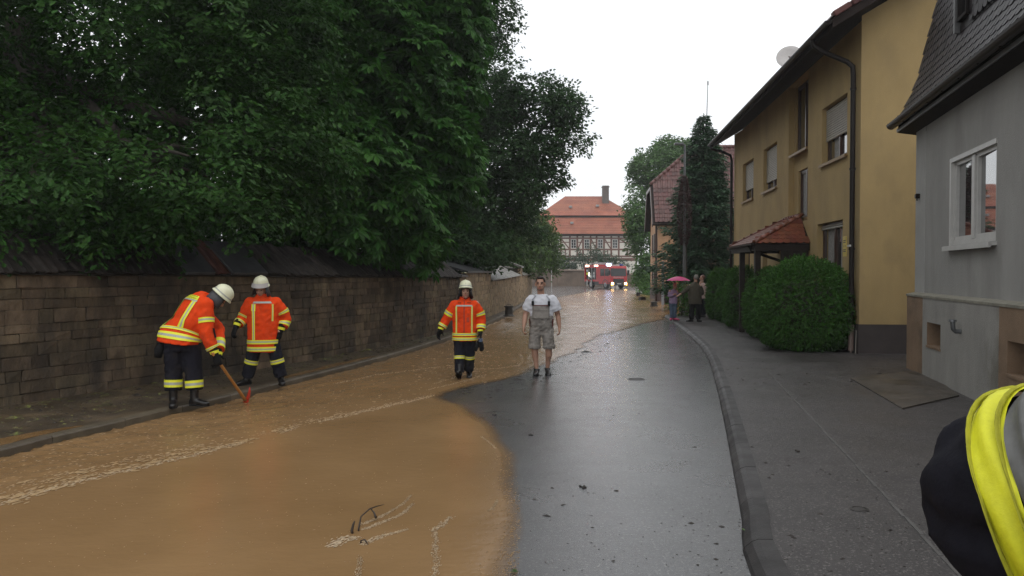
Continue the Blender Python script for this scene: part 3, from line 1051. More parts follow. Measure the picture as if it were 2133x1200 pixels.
def window(parent, x0, x1, z0, z1, yb, m_frame, sashes=2, shutter=0.0, sill=None, bar=0.055, name='window', slats_real=True, curtain=0.0, pane_tilt=0.0):
    """frame in the plane y = yb (facing +y) with panes, roller shutter and sill as sub-parts"""
    fr = MB()
    t = 0.06
    fr.box(x0, x1, yb - t, yb, z0, z0 + bar); fr.box(x0, x1, yb - t, yb, z1 - bar, z1)
    w = (x1 - x0)
    xs = [x0 + w * k / sashes for k in range(sashes + 1)]
    for k, x in enumerate(xs):
        a = x if k == 0 else (x - bar if k == sashes else x - bar * .75)
        b = x + bar if k == 0 else (x if k == sashes else x + bar * .75)
        fr.box(a, b, yb - t + .002, yb + (.012 if 0 < k < sashes else 0), z0 + bar, z1 - bar)
    # inner sash rims
    for k in range(sashes):
        a, b = xs[k] + bar, xs[k + 1] - bar
        r = bar * .7
        y1 = yb - .012
        fr.box(a, a + r, yb - t, y1, z0 + bar, z1 - bar); fr.box(b - r, b, yb - t, y1, z0 + bar, z1 - bar)
        fr.box(a + r, b - r, yb - t, y1, z0 + bar, z0 + bar + r); fr.box(a + r, b - r, yb - t, y1, z1 - bar - r, z1 - bar)
    o = fr.build(name, m_frame, parent)
    for k in range(sashes):
        p = MB()
        p.box(xs[k] + bar * .9, xs[k + 1] - bar * .9, yb - t + .008, yb - t + .020, z0 + bar * .9, z1 - bar * .9)
        if pane_tilt:
            xm_ = (xs[k] + xs[k + 1]) / 2
            Mr = Matrix.Translation((xm_, yb - t + .016, 0)) @ Matrix.Rotation(pane_tilt, 4, 'Z') @ Matrix.Translation((-xm_, -(yb - t + .016), 0))
            p.v = [tuple(Mr @ Vector(q_)) for q_ in p.v]
        p.build('pane', m_glass, o)
        if curtain > 0:
            c = MB()
            a, b = xs[k] + bar, xs[k + 1] - bar
            nn = 9
            v = []
            for i in range(nn + 1):
                xx = a + (b - a) * curtain * i / nn
                v += [(xx, yb + .0 - t + .024 - .001 * (i % 2), z0 + bar * 1.8), (xx, yb - t + .024 - .001 * (i % 2), z1 - bar * 1.8)]
            c.add(v, [(2 * i, 2 * i + 2, 2 * i + 3, 2 * i + 1) for i in range(nn)])
            c.build('curtain', m_curtain, o)
    if shutter > 0:
        zc = z1
        zb = z1 - (z1 - z0) * shutter
        h = 0.055
        n = int((zc - zb) / h)
        sm_ = MB()
        sm_.add([(x0 + .02, yb + .03, 0), (x1 - .02, yb + .03, 0), (x1 - .02, yb + .048, h * .35), (x0 + .02, yb + .048, h * .35), (x1 - .02, yb + .036, h * .93), (x0 + .02, yb + .036, h * .93),
                 (x0 + .02, yb + .026, h * .93), (x1 - .02, yb + .026, h * .93), (x1 - .02, yb + .02, 0), (x0 + .02, yb + .02, 0)],
                [(0, 1, 2, 3), (3, 2, 4, 5), (5, 4, 7, 6), (6, 7, 8, 9), (9, 8, 1, 0)])
        sme = sm_.mesh('slat', m_slat)
        for k in range(n):
            link('slat', sme, o, Matrix.Translation((0, 0, zb + k * h)))
    if sill is not None:
        s = MB()
        s.box(x0 - .05, x1 + .05, yb - .03, sill[0], z0 - .06, z0 - .012)
        s.box(x0 - .05, x1 + .05, sill[0] - .02, sill[0] + .012, z0 - .085, z0 - .020)
        s.build('sill', sill[1], o)
    return o

# ---------- yellow house: x along the street front (away from us), y out to the street
YR = R(90 - 5.55)
YL = (7.36, 16.27, 0.085)
YM = LM(YL, YR)
m_yellow = mat('ochre_render', (0.360, 0.255, 0.112), 0.88, 0.12, 1.2, 0.55, 120, 0.008, stretch=(1, 1, .5), col2=(.300, .215, .100), c2scale=1.6, c2lo=.5, c2hi=.72)
m_plinth_y = mat('plinth_render', (0.048, 0.038, 0.036), 0.85, 0.2, 3, 0.6, 90, 0.008)
m_soffit = mat('soffit_boards', (0.022, 0.015, 0.013), 0.7, 0.3, 5, 0.4, 20, 0.01, stretch=(1, 8, 1), spec=.15)
m_roof_red = mat('red_roof_tile', (0.200, 0.055, 0.032), 0.45, 0.25, 5, 0.4, 30, 0.01, rnd=0.22)
m_roof_dark = mat('brown_red_roof_tile', (0.098, 0.036, 0.031), 0.38, 0.25, 5, 0.4, 30, 0.01, rnd=0.25)
m_roof_porch = mat('porch_tile', (0.155, 0.046, 0.024), 0.4, 0.25, 8, 0.4, 40, 0.01, rnd=0.28)
m_sill_y = mat('ochre_sill', (0.26, 0.165, 0.070), 0.5, 0.15, 4)

house_y = empty('yellow_house', YL, YR, 'ochre rendered two storey house with wide dark eaves and red tiled porch', 'house')
YLEN = 14.0
EZ = 7.02
win_up = [(0.86, 2.70, 4.37, 5.72), (7.2, 8.98, 4.35, 5.72), (10.5, 12.3, 4.33, 5.70)]
recess = (3.90, 5.83, 3.10, EZ - .02)
gw = [(1.10, 3.02, 0.95, 2.92), (11.0, 11.9, 1.0, 2.75), (8.35, 9.0, 0.75, 2.75)]
door_o = (4.35, 5.75, 0.02, 2.35)
wm = MB()
wall_sheet(wm, 0, YLEN, 0.62, EZ, [(*w, .20) for w in win_up] + [(*recess, .15)] + [(*w, .20) for w in gw] + [(door_o[0], door_o[1], .62, door_o[3], .25)], 0, .2)
# gable side (towards us) and the far side
ridge_y, slope = -5.2, math.tan(R(31))
def roof_z(y, base=6.70, y0=.75):
    return base + (y0 - max(y, 2 * ridge_y - y)) * slope
wm.add([(0, 0, .62), (0, 0, EZ + .1), (0, ridge_y, roof_z(ridge_y) - .12), (0, 2 * ridge_y, EZ + .1), (0, 2 * ridge_y, .62)], [(0, 1, 2, 3, 4)])
wm.add([(YLEN, 0, 0), (YLEN, 0, EZ + .1), (YLEN, ridge_y, roof_z(ridge_y) - .12), (YLEN, 2 * ridge_y, EZ + .1), (YLEN, 2 * ridge_y, 0)], [(0, 1, 2, 3, 4)])
# back of the stair recess, with its two openings
rb = -.15
wall_sheet(wm, recess[0], recess[1], recess[2], recess[3], [(4.05, 5.68, 5.05, 6.95, .10), (4.05, 5.35, 3.22, 4.55, .10)], rb, .10)
wm.build('wall', m_yellow, house_y)
pm_ = MB()
pm_.add([(-.022, .022, -.1), (-.022, .022, .62), (-.022, 2 * ridge_y, .62), (-.022, 2 * ridge_y, -.1), (0, .022, .62), (0, 2 * ridge_y, .62)], [(0, 1, 2, 3), (1, 4, 5, 2)])
wall_sheet(pm_, -.022, YLEN, -.1, .62, [(door_o[0], door_o[1], .02, .62, .27)], .022, .02)
pm_.add([(-.022, .022, .62), (YLEN, .022, .62), (YLEN, 0, .62), (-.022, 0, .62)], [(0, 1, 2, 3)])
pm_.build('plinth', m_plinth_y, house_y)
for i, w in enumerate(win_up):
    window(house_y, *w, -.14, m_brown_frame, 2, (0.60, 0.80, 0.72)[i], (.06, m_sill_y), curtain=.55 if i == 0 else 0)
window(house_y, 4.05, 5.68, 5.05, 6.95, rb - .06, m_brown_frame, 2, 0, (rb + .17, m_sill_y))
window(house_y, 4.05, 5.35, 3.22, 4.55, rb - .06, m_brown_frame, 2, 0, (rb + .06, m_sill_y), curtain=.8)
window(house_y, *gw[0], -.14, m_brown_frame, 2, 0.08, (.06, m_sill_y), curtain=.7)
window(house_y, *gw[1], -.14, m_brown_frame, 1, 0, (.05, m_sill_y))
window(house_y, *gw[2], -.14, m_brown_frame, 1, 0, (.05, m_white_frame))
dm = MB()
dm.box(door_o[0] + .01, door_o[1] - .01, -.25, -.18, .02, door_o[3] - .01)
for k in range(2):
    for j in range(3):
        x = door_o[0] + .12 + k * .62
        dm.cbox(x, x + .52, -.185, -.165, .15 + j * .72, .75 + j * .72, .008)
do = dm.build('door', m_brown_frame, house_y)
hb = MB(); hb.tube([(door_o[0] + .12, -.12, 1.0), (door_o[0] + .12, -.12, 1.25)], .012); hb.build('handle', m_metal_dark, do)
# roof: two slabs with barge boards, soffit, gutter
rf = MB()
x0, x1 = -.62, YLEN + .7
for s in (1, -1):
    def yy(y): return y if s == 1 else 2 * ridge_y - y
    prof = [(yy(.78), 6.70), (yy(ridge_y), roof_z(ridge_y)), (yy(ridge_y), roof_z(ridge_y) + .20), (yy(.78), 6.88)]
    rf.prism(prof, x0, x1, 'x', 0)
rf.build('roof', [m_soffit], house_y)
rt = MB()      # tile covering: stepped courses proud of the slab
for s in (1, -1):
    n = 18
    for k in range(n):
        ya = .80 - (.80 - ridge_y) * k / n; yb_ = .80 - (.80 - ridge_y) * (k + 1) / n
        za, zb_ = 6.90 + (.80 - ya) * slope, 6.90 + (.80 - yb_) * slope
        f_ = (lambda y: y) if s == 1 else (lambda y: 2 * ridge_y - y)
        rt.prism([(f_(ya), za + .055), (f_(ya), za + .02), (f_(yb_), zb_ + .01), (f_(yb_), zb_ + .03)], x0 - .03, x1 + .03, 'x')
rt.build('roof_tiles', m_roof_dark, house_y)
# verge tiles on the near gable edge: seen one by one
vt = MB(); vt.cbox(-.07, .12, -.19, .19, -.10, .02, .015)
vme = vt.mesh('tile', m_roof_dark)
for k in range(16):
    y = .62 - k * .36
    link('tile', vme, house_y, Matrix.Translation((x0 + .02, y, 6.99 + (.80 - y) * slope)) @ Matrix.Rotation(-math.atan(slope), 4, 'X') @ Matrix.Rotation(random.uniform(-.02, .02), 4, 'Z'))
gt = MB()
def half_round(mb, x0, x1, y, z, r, seg=8):
    v = []
    for x in (x0, x1):
        for k in range(seg + 1):
            a = math.pi + math.pi * k / seg
            v.append((x, y + r * math.cos(a), z + r * math.sin(a)))
        for k in range(seg, -1, -1):
            a = math.pi + math.pi * k / seg
            v.append((x, y + r * .88 * math.cos(a), z + r * .88 * math.sin(a)))
    n = 2 * (seg + 1)
    mb.add(v, [(i, (i + 1) % n, n + (i + 1) % n, n + i) for i in range(n)] + [tuple(range(seg + 1)) , tuple(range(n, n + seg + 1))])
half_round(gt, x0 - .02, x1, .86, 6.84, .075)
for k in range(15):
    gt.tube([(x0 + .3 + k * 1.0, .92, 6.85), (x0 + .3 + k * 1.0, .70, 6.84)], .008, 5)
gt.build('gutter', m_metal_dark, house_y)
dp = MB()
dp.tube([(.50, .86, 6.80), (.49, .84, 6.66), (.42, .70, 6.52), (.22, .22, 6.22), (.17, .12, 6.10), (.16, .11, 5.9), (.16, .11, .62)], .055, 10)
for z in (5.6, 3.9, 2.2, .75):
    dp.tube([(.16, .11, z), (.16, .11, z + .05)], .066, 10)
dp.build('downpipe', m_metal_dark, house_y, 'auto')
sp_ = MB(); sp_.tube([(.16, .11, .05), (.16, .11, .60)], .062, 12); sp_.tube([(.16, .11, -.02), (.16, .11, .05)], .03, 10)
sp_.build('standpipe', mat('clay_pipe', (0.20, 0.145, 0.125), .5, .1, 4), house_y, 'auto')
dp = MB()
dp.tube([(YLEN + .35, .86, 6.80), (YLEN + .33, .82, 6.62), (YLEN + .1, .5, 6.50), (YLEN - .08, .16, 6.30), (YLEN - .10, .12, 6.1), (YLEN - .10, .12, 0)], .055, 10)
dp.build('downpipe', m_metal_dark, house_y, 'auto')
# porch: hipped lean-to roof on posts over the entrance
px0, px1, pd, pz0, pz1 = 3.62, 6.98, 1.40, 2.49, 3.24
ha, hb_ = 4.55, 6.05            # ends of the ridge on the wall
po = MB()
po.add([(px0, 0, pz0), (px1, 0, pz0), (px1, pd, pz0), (px0, pd, pz0), (ha, 0.0, pz1), (hb_, 0.0, pz1)], [(0, 1, 2, 3), (3, 2, 5, 4), (0, 3, 4), (2, 1, 5)])
porch = po.build('porch_roof', m_dark_wood, house_y)
def clay_tile(material, w=.17, L=.24):
    mb = MB()
    pr = [(-.5, -.02), (-.34, -.055), (0, -.075), (.34, -.055), (.5, -.02)]
    v = [(-.5 * w, L, 0), (.5 * w, L, 0)] + [(p[0] * w, p[1] + .02, 0.012) for p in reversed(pr)]
    n = len(v)
    mb.add(v + [(x, y, z + .014) for x, y, z in v], [tuple(range(n - 1, -1, -1)), tuple(range(n, 2 * n))] + [(i, (i + 1) % n, n + (i + 1) % n, n + i) for i in range(n)])
    return mb.mesh('tile', material)
def tile_slope(parent, pm, A, B, Cc, Dd, me, w, L, limit=300, name='tile', rest=None):
    """courses of tiles on the slope with eave A->B and top Dd->Cc (local points)"""
    A, B, Cc, Dd = map(Vector, (A, B, Cc, Dd))
    X_ = (B - A).normalized()
    up = (Dd - A) - X_ * ((Dd - A) @ X_)
    H = up.length
    Y_ = up.normalized()
    Z_ = X_.cross(Y_)
    if Z_.z < 0: Z_ = -Z_
    rows = max(1, int(round(H / L)))
    items = []
    for r in range(rows):
        t0 = (r + .15) / rows
        l, rr_ = A.lerp(Dd, min(1, t0)), B.lerp(Cc, min(1, t0))
        n = int(((rr_ - l).length) / w)
        if n < 1: continue
        off = ((rr_ - l).length - n * w) / 2 + w / 2
        for k in range(n):
            p = l + X_ * (off + k * w + (w * .0)) + Z_ * .012 - Y_ * (t0 - r / rows) * H
            M = Matrix(((X_.x, Y_.x, Z_.x, p.x), (X_.y, Y_.y, Z_.y, p.y), (X_.z, Y_.z, Z_.z, p.z), (0, 0, 0, 1))) @ Matrix.Rotation(random.uniform(-.02, .02), 4, 'Z') @ Matrix.Rotation(random.uniform(-.012, .012), 4, 'X')
            items.append((me, M))
    pieces(parent, pm, name, items, limit, rest)
ct = clay_tile(m_roof_porch)
P0, P1, P2, P3 = (px0, 0, pz0), (px1, 0, pz0), (px1, pd, pz0), (px0, pd, pz0)
HA, HB = (ha, 0, pz1), (hb_, 0, pz1)
tile_slope(house_y, YM, P0, P3, HA, HA, ct, .17, .16)
tile_slope(house_y, YM, P3, P2, HB, HA, ct, .17, .16)
tile_slope(house_y, YM, P2, P1, HB, HB, ct, .17, .16)
ridge_me = MB()
ridge_me.tube([(0, 0, 0), (0, .31, .0)], [.085, .065], 10, flat=.7)
rme = ridge_me.mesh('ridge_tile', m_roof_porch, True)
def ridge_row(parent, a, b, me, step=.27):
    a, b = Vector(a), Vector(b)
    d = (b - a); n = int(d.length / step); d.normalize()
    x = d.cross(Vector((0, 0, 1))).normalized(); z = x.cross(d)
    for k in range(n + 1):
        p = a + d * k * step + z * .02
        link('ridge_tile', me, parent, Matrix(((x.x, d.x, z.x, p.x), (x.y, d.y, z.y, p.y), (x.z, d.z, z.z, p.z), (0, 0, 0, 1))))
ridge_row(house_y, P3, HA, rme); ridge_row(house_y, P2, HB, rme); ridge_row(house_y, (ha, .03, pz1), (hb_, .03, pz1), rme)
pw = MB()
pw.box(px0 + .02, px1 - .02, pd - .16, pd - .02, pz0 - .20, pz0 - .02); pw.box(px0 + .02, px0 + .16, 0.01, pd - .16, pz0 - .20, pz0 - .02); pw.box(px1 - .16, px1 - .02, 0.01, pd - .16, pz0 - .20, pz0 - .02)
pw.build('porch_beam', m_dark_wood, house_y)
for x, w_ in ((px0 + .10, .20), (px1 - 1.25, .13)):
    p = MB(); p.box(x, x + w_, pd - .18, pd - .18 + .14, -.08, pz0 - .20); p.build('porch_post', m_dark_wood, house_y)
pn = MB(); pn.box(px0 + .06, px0 + .10, .03, .72, -.05, pz0 - .2); pn.build('porch_side_panel', m_dark_wood, house_y)
gp = MB(); half_round(gp, px0 - .05, px1 + .05, pd + .06, pz0 - .01, .055); gp.build('porch_gutter', m_metal_dark, house_y)
gp = MB(); gp.tube([(px0 + .5, pd + .05, pz0 - .05), (px0 + .52, pd - .02, pz0 - .2), (px0 + .60, .35, pz0 - .55), (px0 + .62, .16, pz0 - .7), (px0 + .62, .12, 0)], .04, 8); gp.build('porch_downpipe', m_metal_dark, house_y)
bx = MB(); bx.box(.55, .75, .002, .10, 1.40, 1.46); bx.box(.60, .70, .002, .06, 1.46, 1.5); bx.build('wall_fitting', m_brown_frame, house_y)

# small yellow notice on the downpipe
def text_mesh(body, size, material, name='lettering', align='CENTER', ext=0.001):
    cu = bpy.data.curves.new(name, 'FONT')
    cu.body = body; cu.size = size; cu.align_x = align; cu.align_y = 'CENTER'; cu.extrude = ext; cu.resolution_u = 2
    o = bpy.data.objects.new(name, cu); COL.objects.link(o)
    bpy.context.view_layer.update()
    me = bpy.data.meshes.new_from_object(o.evaluated_get(bpy.context.evaluated_depsgraph_get()))
    bpy.data.objects.remove(o); bpy.data.curves.remove(cu)
    me.materials.clear(); me.materials.append(material)
    return me
m_black = mat('black_print', (0.012, 0.012, 0.012), .5, 0)
m_sign_y = mat('yellow_sign', (0.52, 0.38, 0.07), .4, .1, 8)
sign = empty('notice_sign', (YM @ Vector((.16, .17, 0))), YR, 'small yellow notice with dark print fixed to the brown downpipe', 'sign')
sx = MB(); sx.cbox(.06, .30, .02, .032, 2.06, 2.50, .006); sx.build('plate', m_sign_y, sign)
sx = MB(); sx.box(-.08, .12, -.02, .02, 2.27, 2.31); sx.build('bracket', m_white_frame, sign)
sx = MB()
for zz, ww in ((2.40, .15), (2.36, .15), (2.20, .17), (2.165, .17)):
    sx.box(.18 - ww / 2, .18 + ww / 2, .031, .034, zz, zz + .018)
sx.box(.12, .14, .031, .034, 2.27, 2.31); sx.box(.21, .23, .031, .034, 2.27, 2.31)
sx.build('print', m_black, sign)
st_ = empty('marker_stake', (YM @ Vector((-.15, .12, -.02))), 0, 'thin pale stake standing against the dark plinth of the yellow house', 'stake')
sx = MB(); sx.tube([(0, 0, 0), (.012, 0, .52)], .009, 6); sx.build('rod', mat('grey_stake', (.22, .2, .17), .6, .2, 8), st_)

# satellite dish on the roof
dish = empty('satellite_dish', (YM @ Vector((7.7, -.48, 8.34))), R(70), 'pale grey satellite dish above the eaves of the yellow house', 'dish')
m_dish = mat('dish_grey', (0.46, 0.44, 0.43), .45, .06, 5)
ds = MB()
prof = [(0.001, 0.0), (.12, .008), (.24, .032), (.34, .066), (.352, .074), (.345, .078), (.24, .045), (.12, .020), (.001, .012)]
ds.lathe([(a * 1.12, b) for a, b in prof], 28, 0, Matrix.Rotation(R(180), 4, 'Z') @ Matrix.Rotation(R(64), 4, 'Y') @ Matrix.Scale(1.08, 4, Vector((1, 0, 0))), cap=False)
ds.build('reflector', m_dish, dish, True)
ar = MB(); ar.tube([(-.05, 0, -.33), (-.42, 0, -.18), (-.46, 0, -.1)], .012, 6); ar.ball((-.46, 0, -.06), .04); ar.build('feed_arm', m_dish, dish)
ar = MB(); ar.tube([(.10, 0, -1.0), (.10, 0, .05)], .025, 8); ar.build('mast', m_metal_dark, dish)

# ---------- grey house
GR = R(90 - 14.1)
GL = (7.1, 13.8, 0.085)
GM = LM(GL, GR)
m_grey = mat('grey_render', (0.292, 0.284, 0.268), 0.88, 0.10, 1.5, 0.7, 110, 0.010, col2=(0.248, 0.240, 0.224), c2scale=1.2, stretch=(1, 1, .4))
m_grey_l = mat('grey_render_light', (0.335, 0.328, 0.312), 0.88, 0.10, 1.5, 0.7, 110, 0.010)
m_grey_pl = mat('plinth_grey', (0.280, 0.268, 0.245), 0.8, 0.15, 2.0, 0.7, 90, 0.01, col2=(0.13, 0.118, 0.09), c2scale=1.3, c2lo=.56, c2hi=.74, stretch=(1, 1, .45))
m_brown_pl = mat('plinth_brown', (0.215, 0.140, 0.085), 0.8, 0.18, 2.0, 0.7, 90, 0.01, col2=(0.11, 0.075, 0.05), c2scale=1.5, c2lo=.55, c2hi=.75)
m_slate = mat('slate', (0.026, 0.022, 0.024), 0.45, 0.3, 9, 0.3, 40, 0.006, rnd=0.5, spec=.2)
m_eave = mat('eave_boards', (0.015, 0.012, 0.011), 0.7, 0.3, 4, 0.4, 30, 0.01, spec=.1)
house_g = empty('grey_house', GL, GR, 'grey rendered house with slate mansard roof and white window at the right edge', 'house')
GLEN = 13.0
holes = [(-2.04, -1.30, .53, .91, .28), (-5.6, -4.74, .50, .90, .28)]
pl = MB()
pt = 1.335
wall_sheet(pl, -1.03, 0, -.12, pt, [], 0, mat=1)
wall_sheet(pl, -4.46, -1.03, -.12, pt, [holes[0]], 0, mat=0, rmat=1)
wall_sheet(pl, -5.9, -4.46, -.12, pt, [holes[1]], 0, mat=1)
wall_sheet(pl, -GLEN, -5.9, -.12, pt, [], 0, mat=0)
pl.add([(0, 0, -.12), (0, 0, pt), (0, -9, pt), (0, -9, -.12)], [(0, 1, 2, 3)], 1)
pl.build('plinth', [m_grey_pl, m_brown_pl], house_g)
lg = MB()
lg.prism([(.012, pt - .035), (.014, pt), (-.13, pt + .035), (-.13, pt - .035)], -GLEN, .014, 'x'); lg.build('ledge', mat('ledge_stone', (.24, .225, .18), .7, .25, 6, .5, 60), house_g)
for h in holes:
    hb2 = MB(); hb2.box(h[0] - .02, h[1] + .02, -.30, -.279, h[2] - .02, h[3] + .02); cw_ = hb2.build('cellar_window', m_dark_wood, house_g)
    hs_ = MB(); hs_.box(h[0] - .02, h[1] + .02, -.26, .012, h[2] - .030, h[2] + .004); hs_.build('sill', m_brown_pl, cw_)
uw = MB()
WZ = 4.33
win = (-3.92, -2.02, 2.13, 3.46)
wy = -.125
wall_sheet(uw, -.62, 0, pt, WZ, [], wy, mat=1)
wall_sheet(uw, -4.85, -.62, pt, WZ, [(*win, .13)], wy - .004, mat=0)
wall_sheet(uw, -GLEN, -4.85, pt, WZ, [], wy, mat=1)
uw.add([(0, wy, pt), (0, wy, WZ), (0, -9, WZ), (0, -9, pt)], [(0, 1, 2, 3)], 1)
uw.build('wall', [m_grey, m_grey_l], house_g)
wo = window(house_g, *win, wy - .03, m_white_frame, 2, 0, (.0 + wy + .09, m_white_frame), bar=.075, pane_tilt=R(-2.6))  # pane tilt added so the glass mirrors the manor roof
tr = MB(); tr.box(win[0] - .02, win[1] + .02, wy - .06, wy + .012, win[3] - .07, win[3] - .005); tr.box(win[1] - .05, win[1] + .02, wy - .06, wy + .012, win[2] - .01, win[3] - .07); tr.build('shutter_rail', m_white_frame, wo)
# vent elbow on the plinth, little lamp-like fitting by the corner
ve = MB()
ve.tube([(-3.02, -.02, .88), (-3.02, .07, .88), (-3.02, .10, .91), (-3.02, .11, 1.02)], .032, 10); ve.tube([(-3.02, .11, 1.02), (-3.02, .11, 1.05)], [.055, .05], 10)
ve.build('vent_pipe', mat('zinc', (.16, .165, .17), .4, .2, 9, metal=.6), house_g, 'auto')
ve = MB(); ve.cbox(-.30, -.20, wy, wy + .07, 3.02, 3.10, .008); ve.tube([(-.25, wy + .04, 2.98), (-.25, wy + .04, 3.02)], .012, 6); ve.build('wall_fitting', m_metal_dark, house_g)
# eaves box, gutter
ev = MB()
ev.prism([(wy - .1, 4.20), (.12, 4.26), (.12, 4.42), (wy - .1, 4.42)], -GLEN, .24, 'x'); ev.build('eaves', m_eave, house_g)
ev = MB(); ev.box(-GLEN, .25, .121, .145, 4.27, 4.33); ev.build('fascia_strip', mat('worn_fascia', (.09, .085, .08), .4, .3, 6), house_g)
gt = MB(); half_round(gt, -GLEN, .32, .22, 4.42, .085)
for k in range(14):
    gt.tube([(.2 - k * .75, .305, 4.43), (.2 - k * .75, .22, 4.33), (.2 - k * .75, .13, 4.40)], .010, 5)
gt.build('gutter', m_metal_dark, house_g)
# mansard: flared foot, steep side
prof = [(.16, 4.44), (.02, 4.68), (-.12, 4.98), (-.24, 5.32), (-.34, 5.80), (-.60, 6.95), (-1.0, 8.6), (-1.3, 9.9)]
ms = MB()
inner = [(y - .12, z - .03) for y, z in prof]
ms.prism(prof + inner[::-1], -GLEN, .24, 'x'); ms.build('roof', m_slate, house_g)
slm = []
for k in range(4):
    mb = MB(); rr = random.Random(k)
    w, L = .205, .30
    v = [(-w / 2, 0 + rr.uniform(0, .012), 0), (-w / 2 + .05, -.018, 0), (w / 2 - .07, -.022, 0), (w / 2, rr.uniform(0.03, .05), 0), (w / 2, L, 0), (-w / 2, L, 0)]
    mb.add([(x, y, z + .004 + (.012 if y < .06 else 0)) for x, y, z in v] + [(x, y, z + .013 + (.012 if y < .06 else 0)) for x, y, z in v],
           [(5, 4, 3, 2, 1, 0), (6, 7, 8, 9, 10, 11)] + [(i, (i + 1) % 6, 6 + (i + 1) % 6, 6 + i) for i in range(6)])
    slm.append(mb.mesh('slate', m_slate))
items = []
pr = Run([Vector((0, y, 0)) + Vector((0, 0, 0)) for y, z in prof[:1]] + [Vector((0, 1, 0))]) if False else None
seg = []
acc = 0.0
for (a, b), (c, d) in zip(prof, prof[1:]):
    L = math.hypot(c - a, d - b); seg.append((acc, L, (a, b), (c, d))); acc += L
t = 0.0; row = 0
dormer = (-6.2, -1.95, 5.36, 7.6)
while t < acc - .1:
    for s0_, L, a, b in seg:
        if s0_ <= t < s0_ + L: break
    u_ = (t - s0_) / L
    y, z = a[0] + (b[0] - a[0]) * u_, a[1] + (b[1] - a[1]) * u_
    tx = Vector((0, b[0] - a[0], b[1] - a[1])).normalized()
    xx = .22 - (row % 2) * .1
    while xx > -GLEN + .2:
        if not (dormer[0] < xx < dormer[1] + .02 and dormer[2] - .05 < z < dormer[3]):
            X_ = Vector((-1, 0, 0)); Y_ = tx; Z_ = X_.cross(Y_)
            if Z_.y < 0: X_ = -X_; Z_ = X_.cross(Y_)
            M = Matrix(((X_.x, Y_.x, Z_.x, xx), (X_.y, Y_.y, Z_.y, y), (X_.z, Y_.z, Z_.z, z), (0, 0, 0, 1))) @ Matrix.Rotation(random.uniform(-.03, .03), 4, 'Z') @ Matrix.Rotation(-.02 + random.uniform(-.015, .015), 4, 'X')
            items.append((random.choice(slm), M))
        xx -= .2
    t += .165; row += 1
pieces(house_g, GM, 'slate', items, 300, 'slate_rows')
# dormer: slate-hung cheek, dark narrow casement, then the pale framed wide window with its sill and slates below
dr = MB()
dy = -.17
dr.box(dormer[0], dormer[1], -2.2, dy - .06, dormer[2], dormer[3]); dm_o = dr.build('dormer', m_slate, house_g)
for x0_, x1_, z0_, z1_, fm, sh in ((-2.56, -2.12, 5.50, 7.2, m_eave, 1), (-5.9, -3.18, 5.98, 7.3, mat('weathered_frame', (.20, .195, .185), .5, .25, 5), 3)):
    fr = MB(); b_ = .05
    fr.box(x0_, x1_, dy - .06, dy + .02, z0_, z0_ + b_); fr.box(x0_, x0_ + b_, dy - .06, dy + .02, z0_ + b_, z1_); fr.box(x1_ - b_, x1_, dy - .06, dy + .02, z0_ + b_, z1_)
    for k in range(1, sh):
        xm = x0_ + (x1_ - x0_) * k / sh
        fr.box(xm - .04, xm + .04, dy - .06, dy + .01, z0_ + b_, z1_)
    if sh > 1:
        fr.box(x0_ - .06, x1_ + .10, dy - .02, dy + .10, z0_ - .05, z0_)
    o = fr.build('dormer_window', fm, house_g)
    p = MB(); p.box(x0_ + b_, x1_ - b_, dy - .055, dy - .04, z0_ + b_, z1_); p.build('pane', m_glass, o)
cv = MB(); cv.box(-2.06, -2.00, dy - .05, dy + .03, 5.36, 7.3); cv.build('dormer_corner_strip', mat('lead_strip', (.12, .12, .12), .35, .2, 5), house_g)
items = []
for r in range(12):
    z = 5.40 + r * .16
    xx = -2.62
    while xx > dormer[0]:
        inside = any(a - .05 < xx < b + .05 and c - .14 < z < d for a, b, c, d in ((-2.56, -2.12, 5.5, 7.3), (-5.95, -3.10, 5.94, 7.3)))
        if not inside:
            items.append((random.choice(slm), Matrix.Translation((xx, dy - .05, z)) @ Matrix(((-1, 0, 0, 0), (0, 0, 1, 0), (0, 1, 0, 0), (0, 0, 0, 1))) @ Matrix.Rotation(random.uniform(-.04, .04), 4, 'Z')))
        xx -= .2
pieces(house_g, GM, 'slate', items, 60, 'dormer_slates')

# ---------- orange house with the steep half-hipped roof (47 m away)
OR_ = R(90 - 6.0)
OL = (8.97, 47.2, 0.0)
OM = LM(OL, OR_)
m_orange = mat('salmon_render', (0.46, 0.27, 0.155), .85, .12, 1.5, .4, 60, .01)
m_oplinth = mat('plinth_brown_dark', (0.085, 0.052, 0.046), .7, .2, 3)
house_o = empty('salmon_house', OL, OR_, 'salmon gabled house with steep dark red half-hipped roof behind the spruce', 'house')
OD, OW = 6.2, 11.0          # x: along the street (gable width), -y: away from the street
ez, rz_, hz = 4.95, 9.7, 7.15
w = MB()
ow = [(1.5, 2.3, 2.9, 4.3), (3.2, 4.0, 2.9, 4.3), (1.5, 2.3, 1.05, 2.2), (3.2, 4.0, 1.05, 2.2)]
wall_sheet(w, 0, OD, .75, ez, [(*q_, .15) for q_ in ow], 0)
yh = (hz - ez) / (rz_ - ez) * OD / 2
w.add([(0, 0, ez), (OD, 0, ez), (OD - yh, 0, hz), (yh, 0, hz)], [(0, 1, 2, 3)])
w.add([(0, 0, .75), (0, 0, ez), (0, -OW, ez), (0, -OW, .75)], [(0, 1, 2, 3)])
w.build('wall', m_orange, house_o)
p = MB(); p.box(-.03, OD, -OW, .03, -.05, .75); p.build('plinth', m_oplinth, house_o)
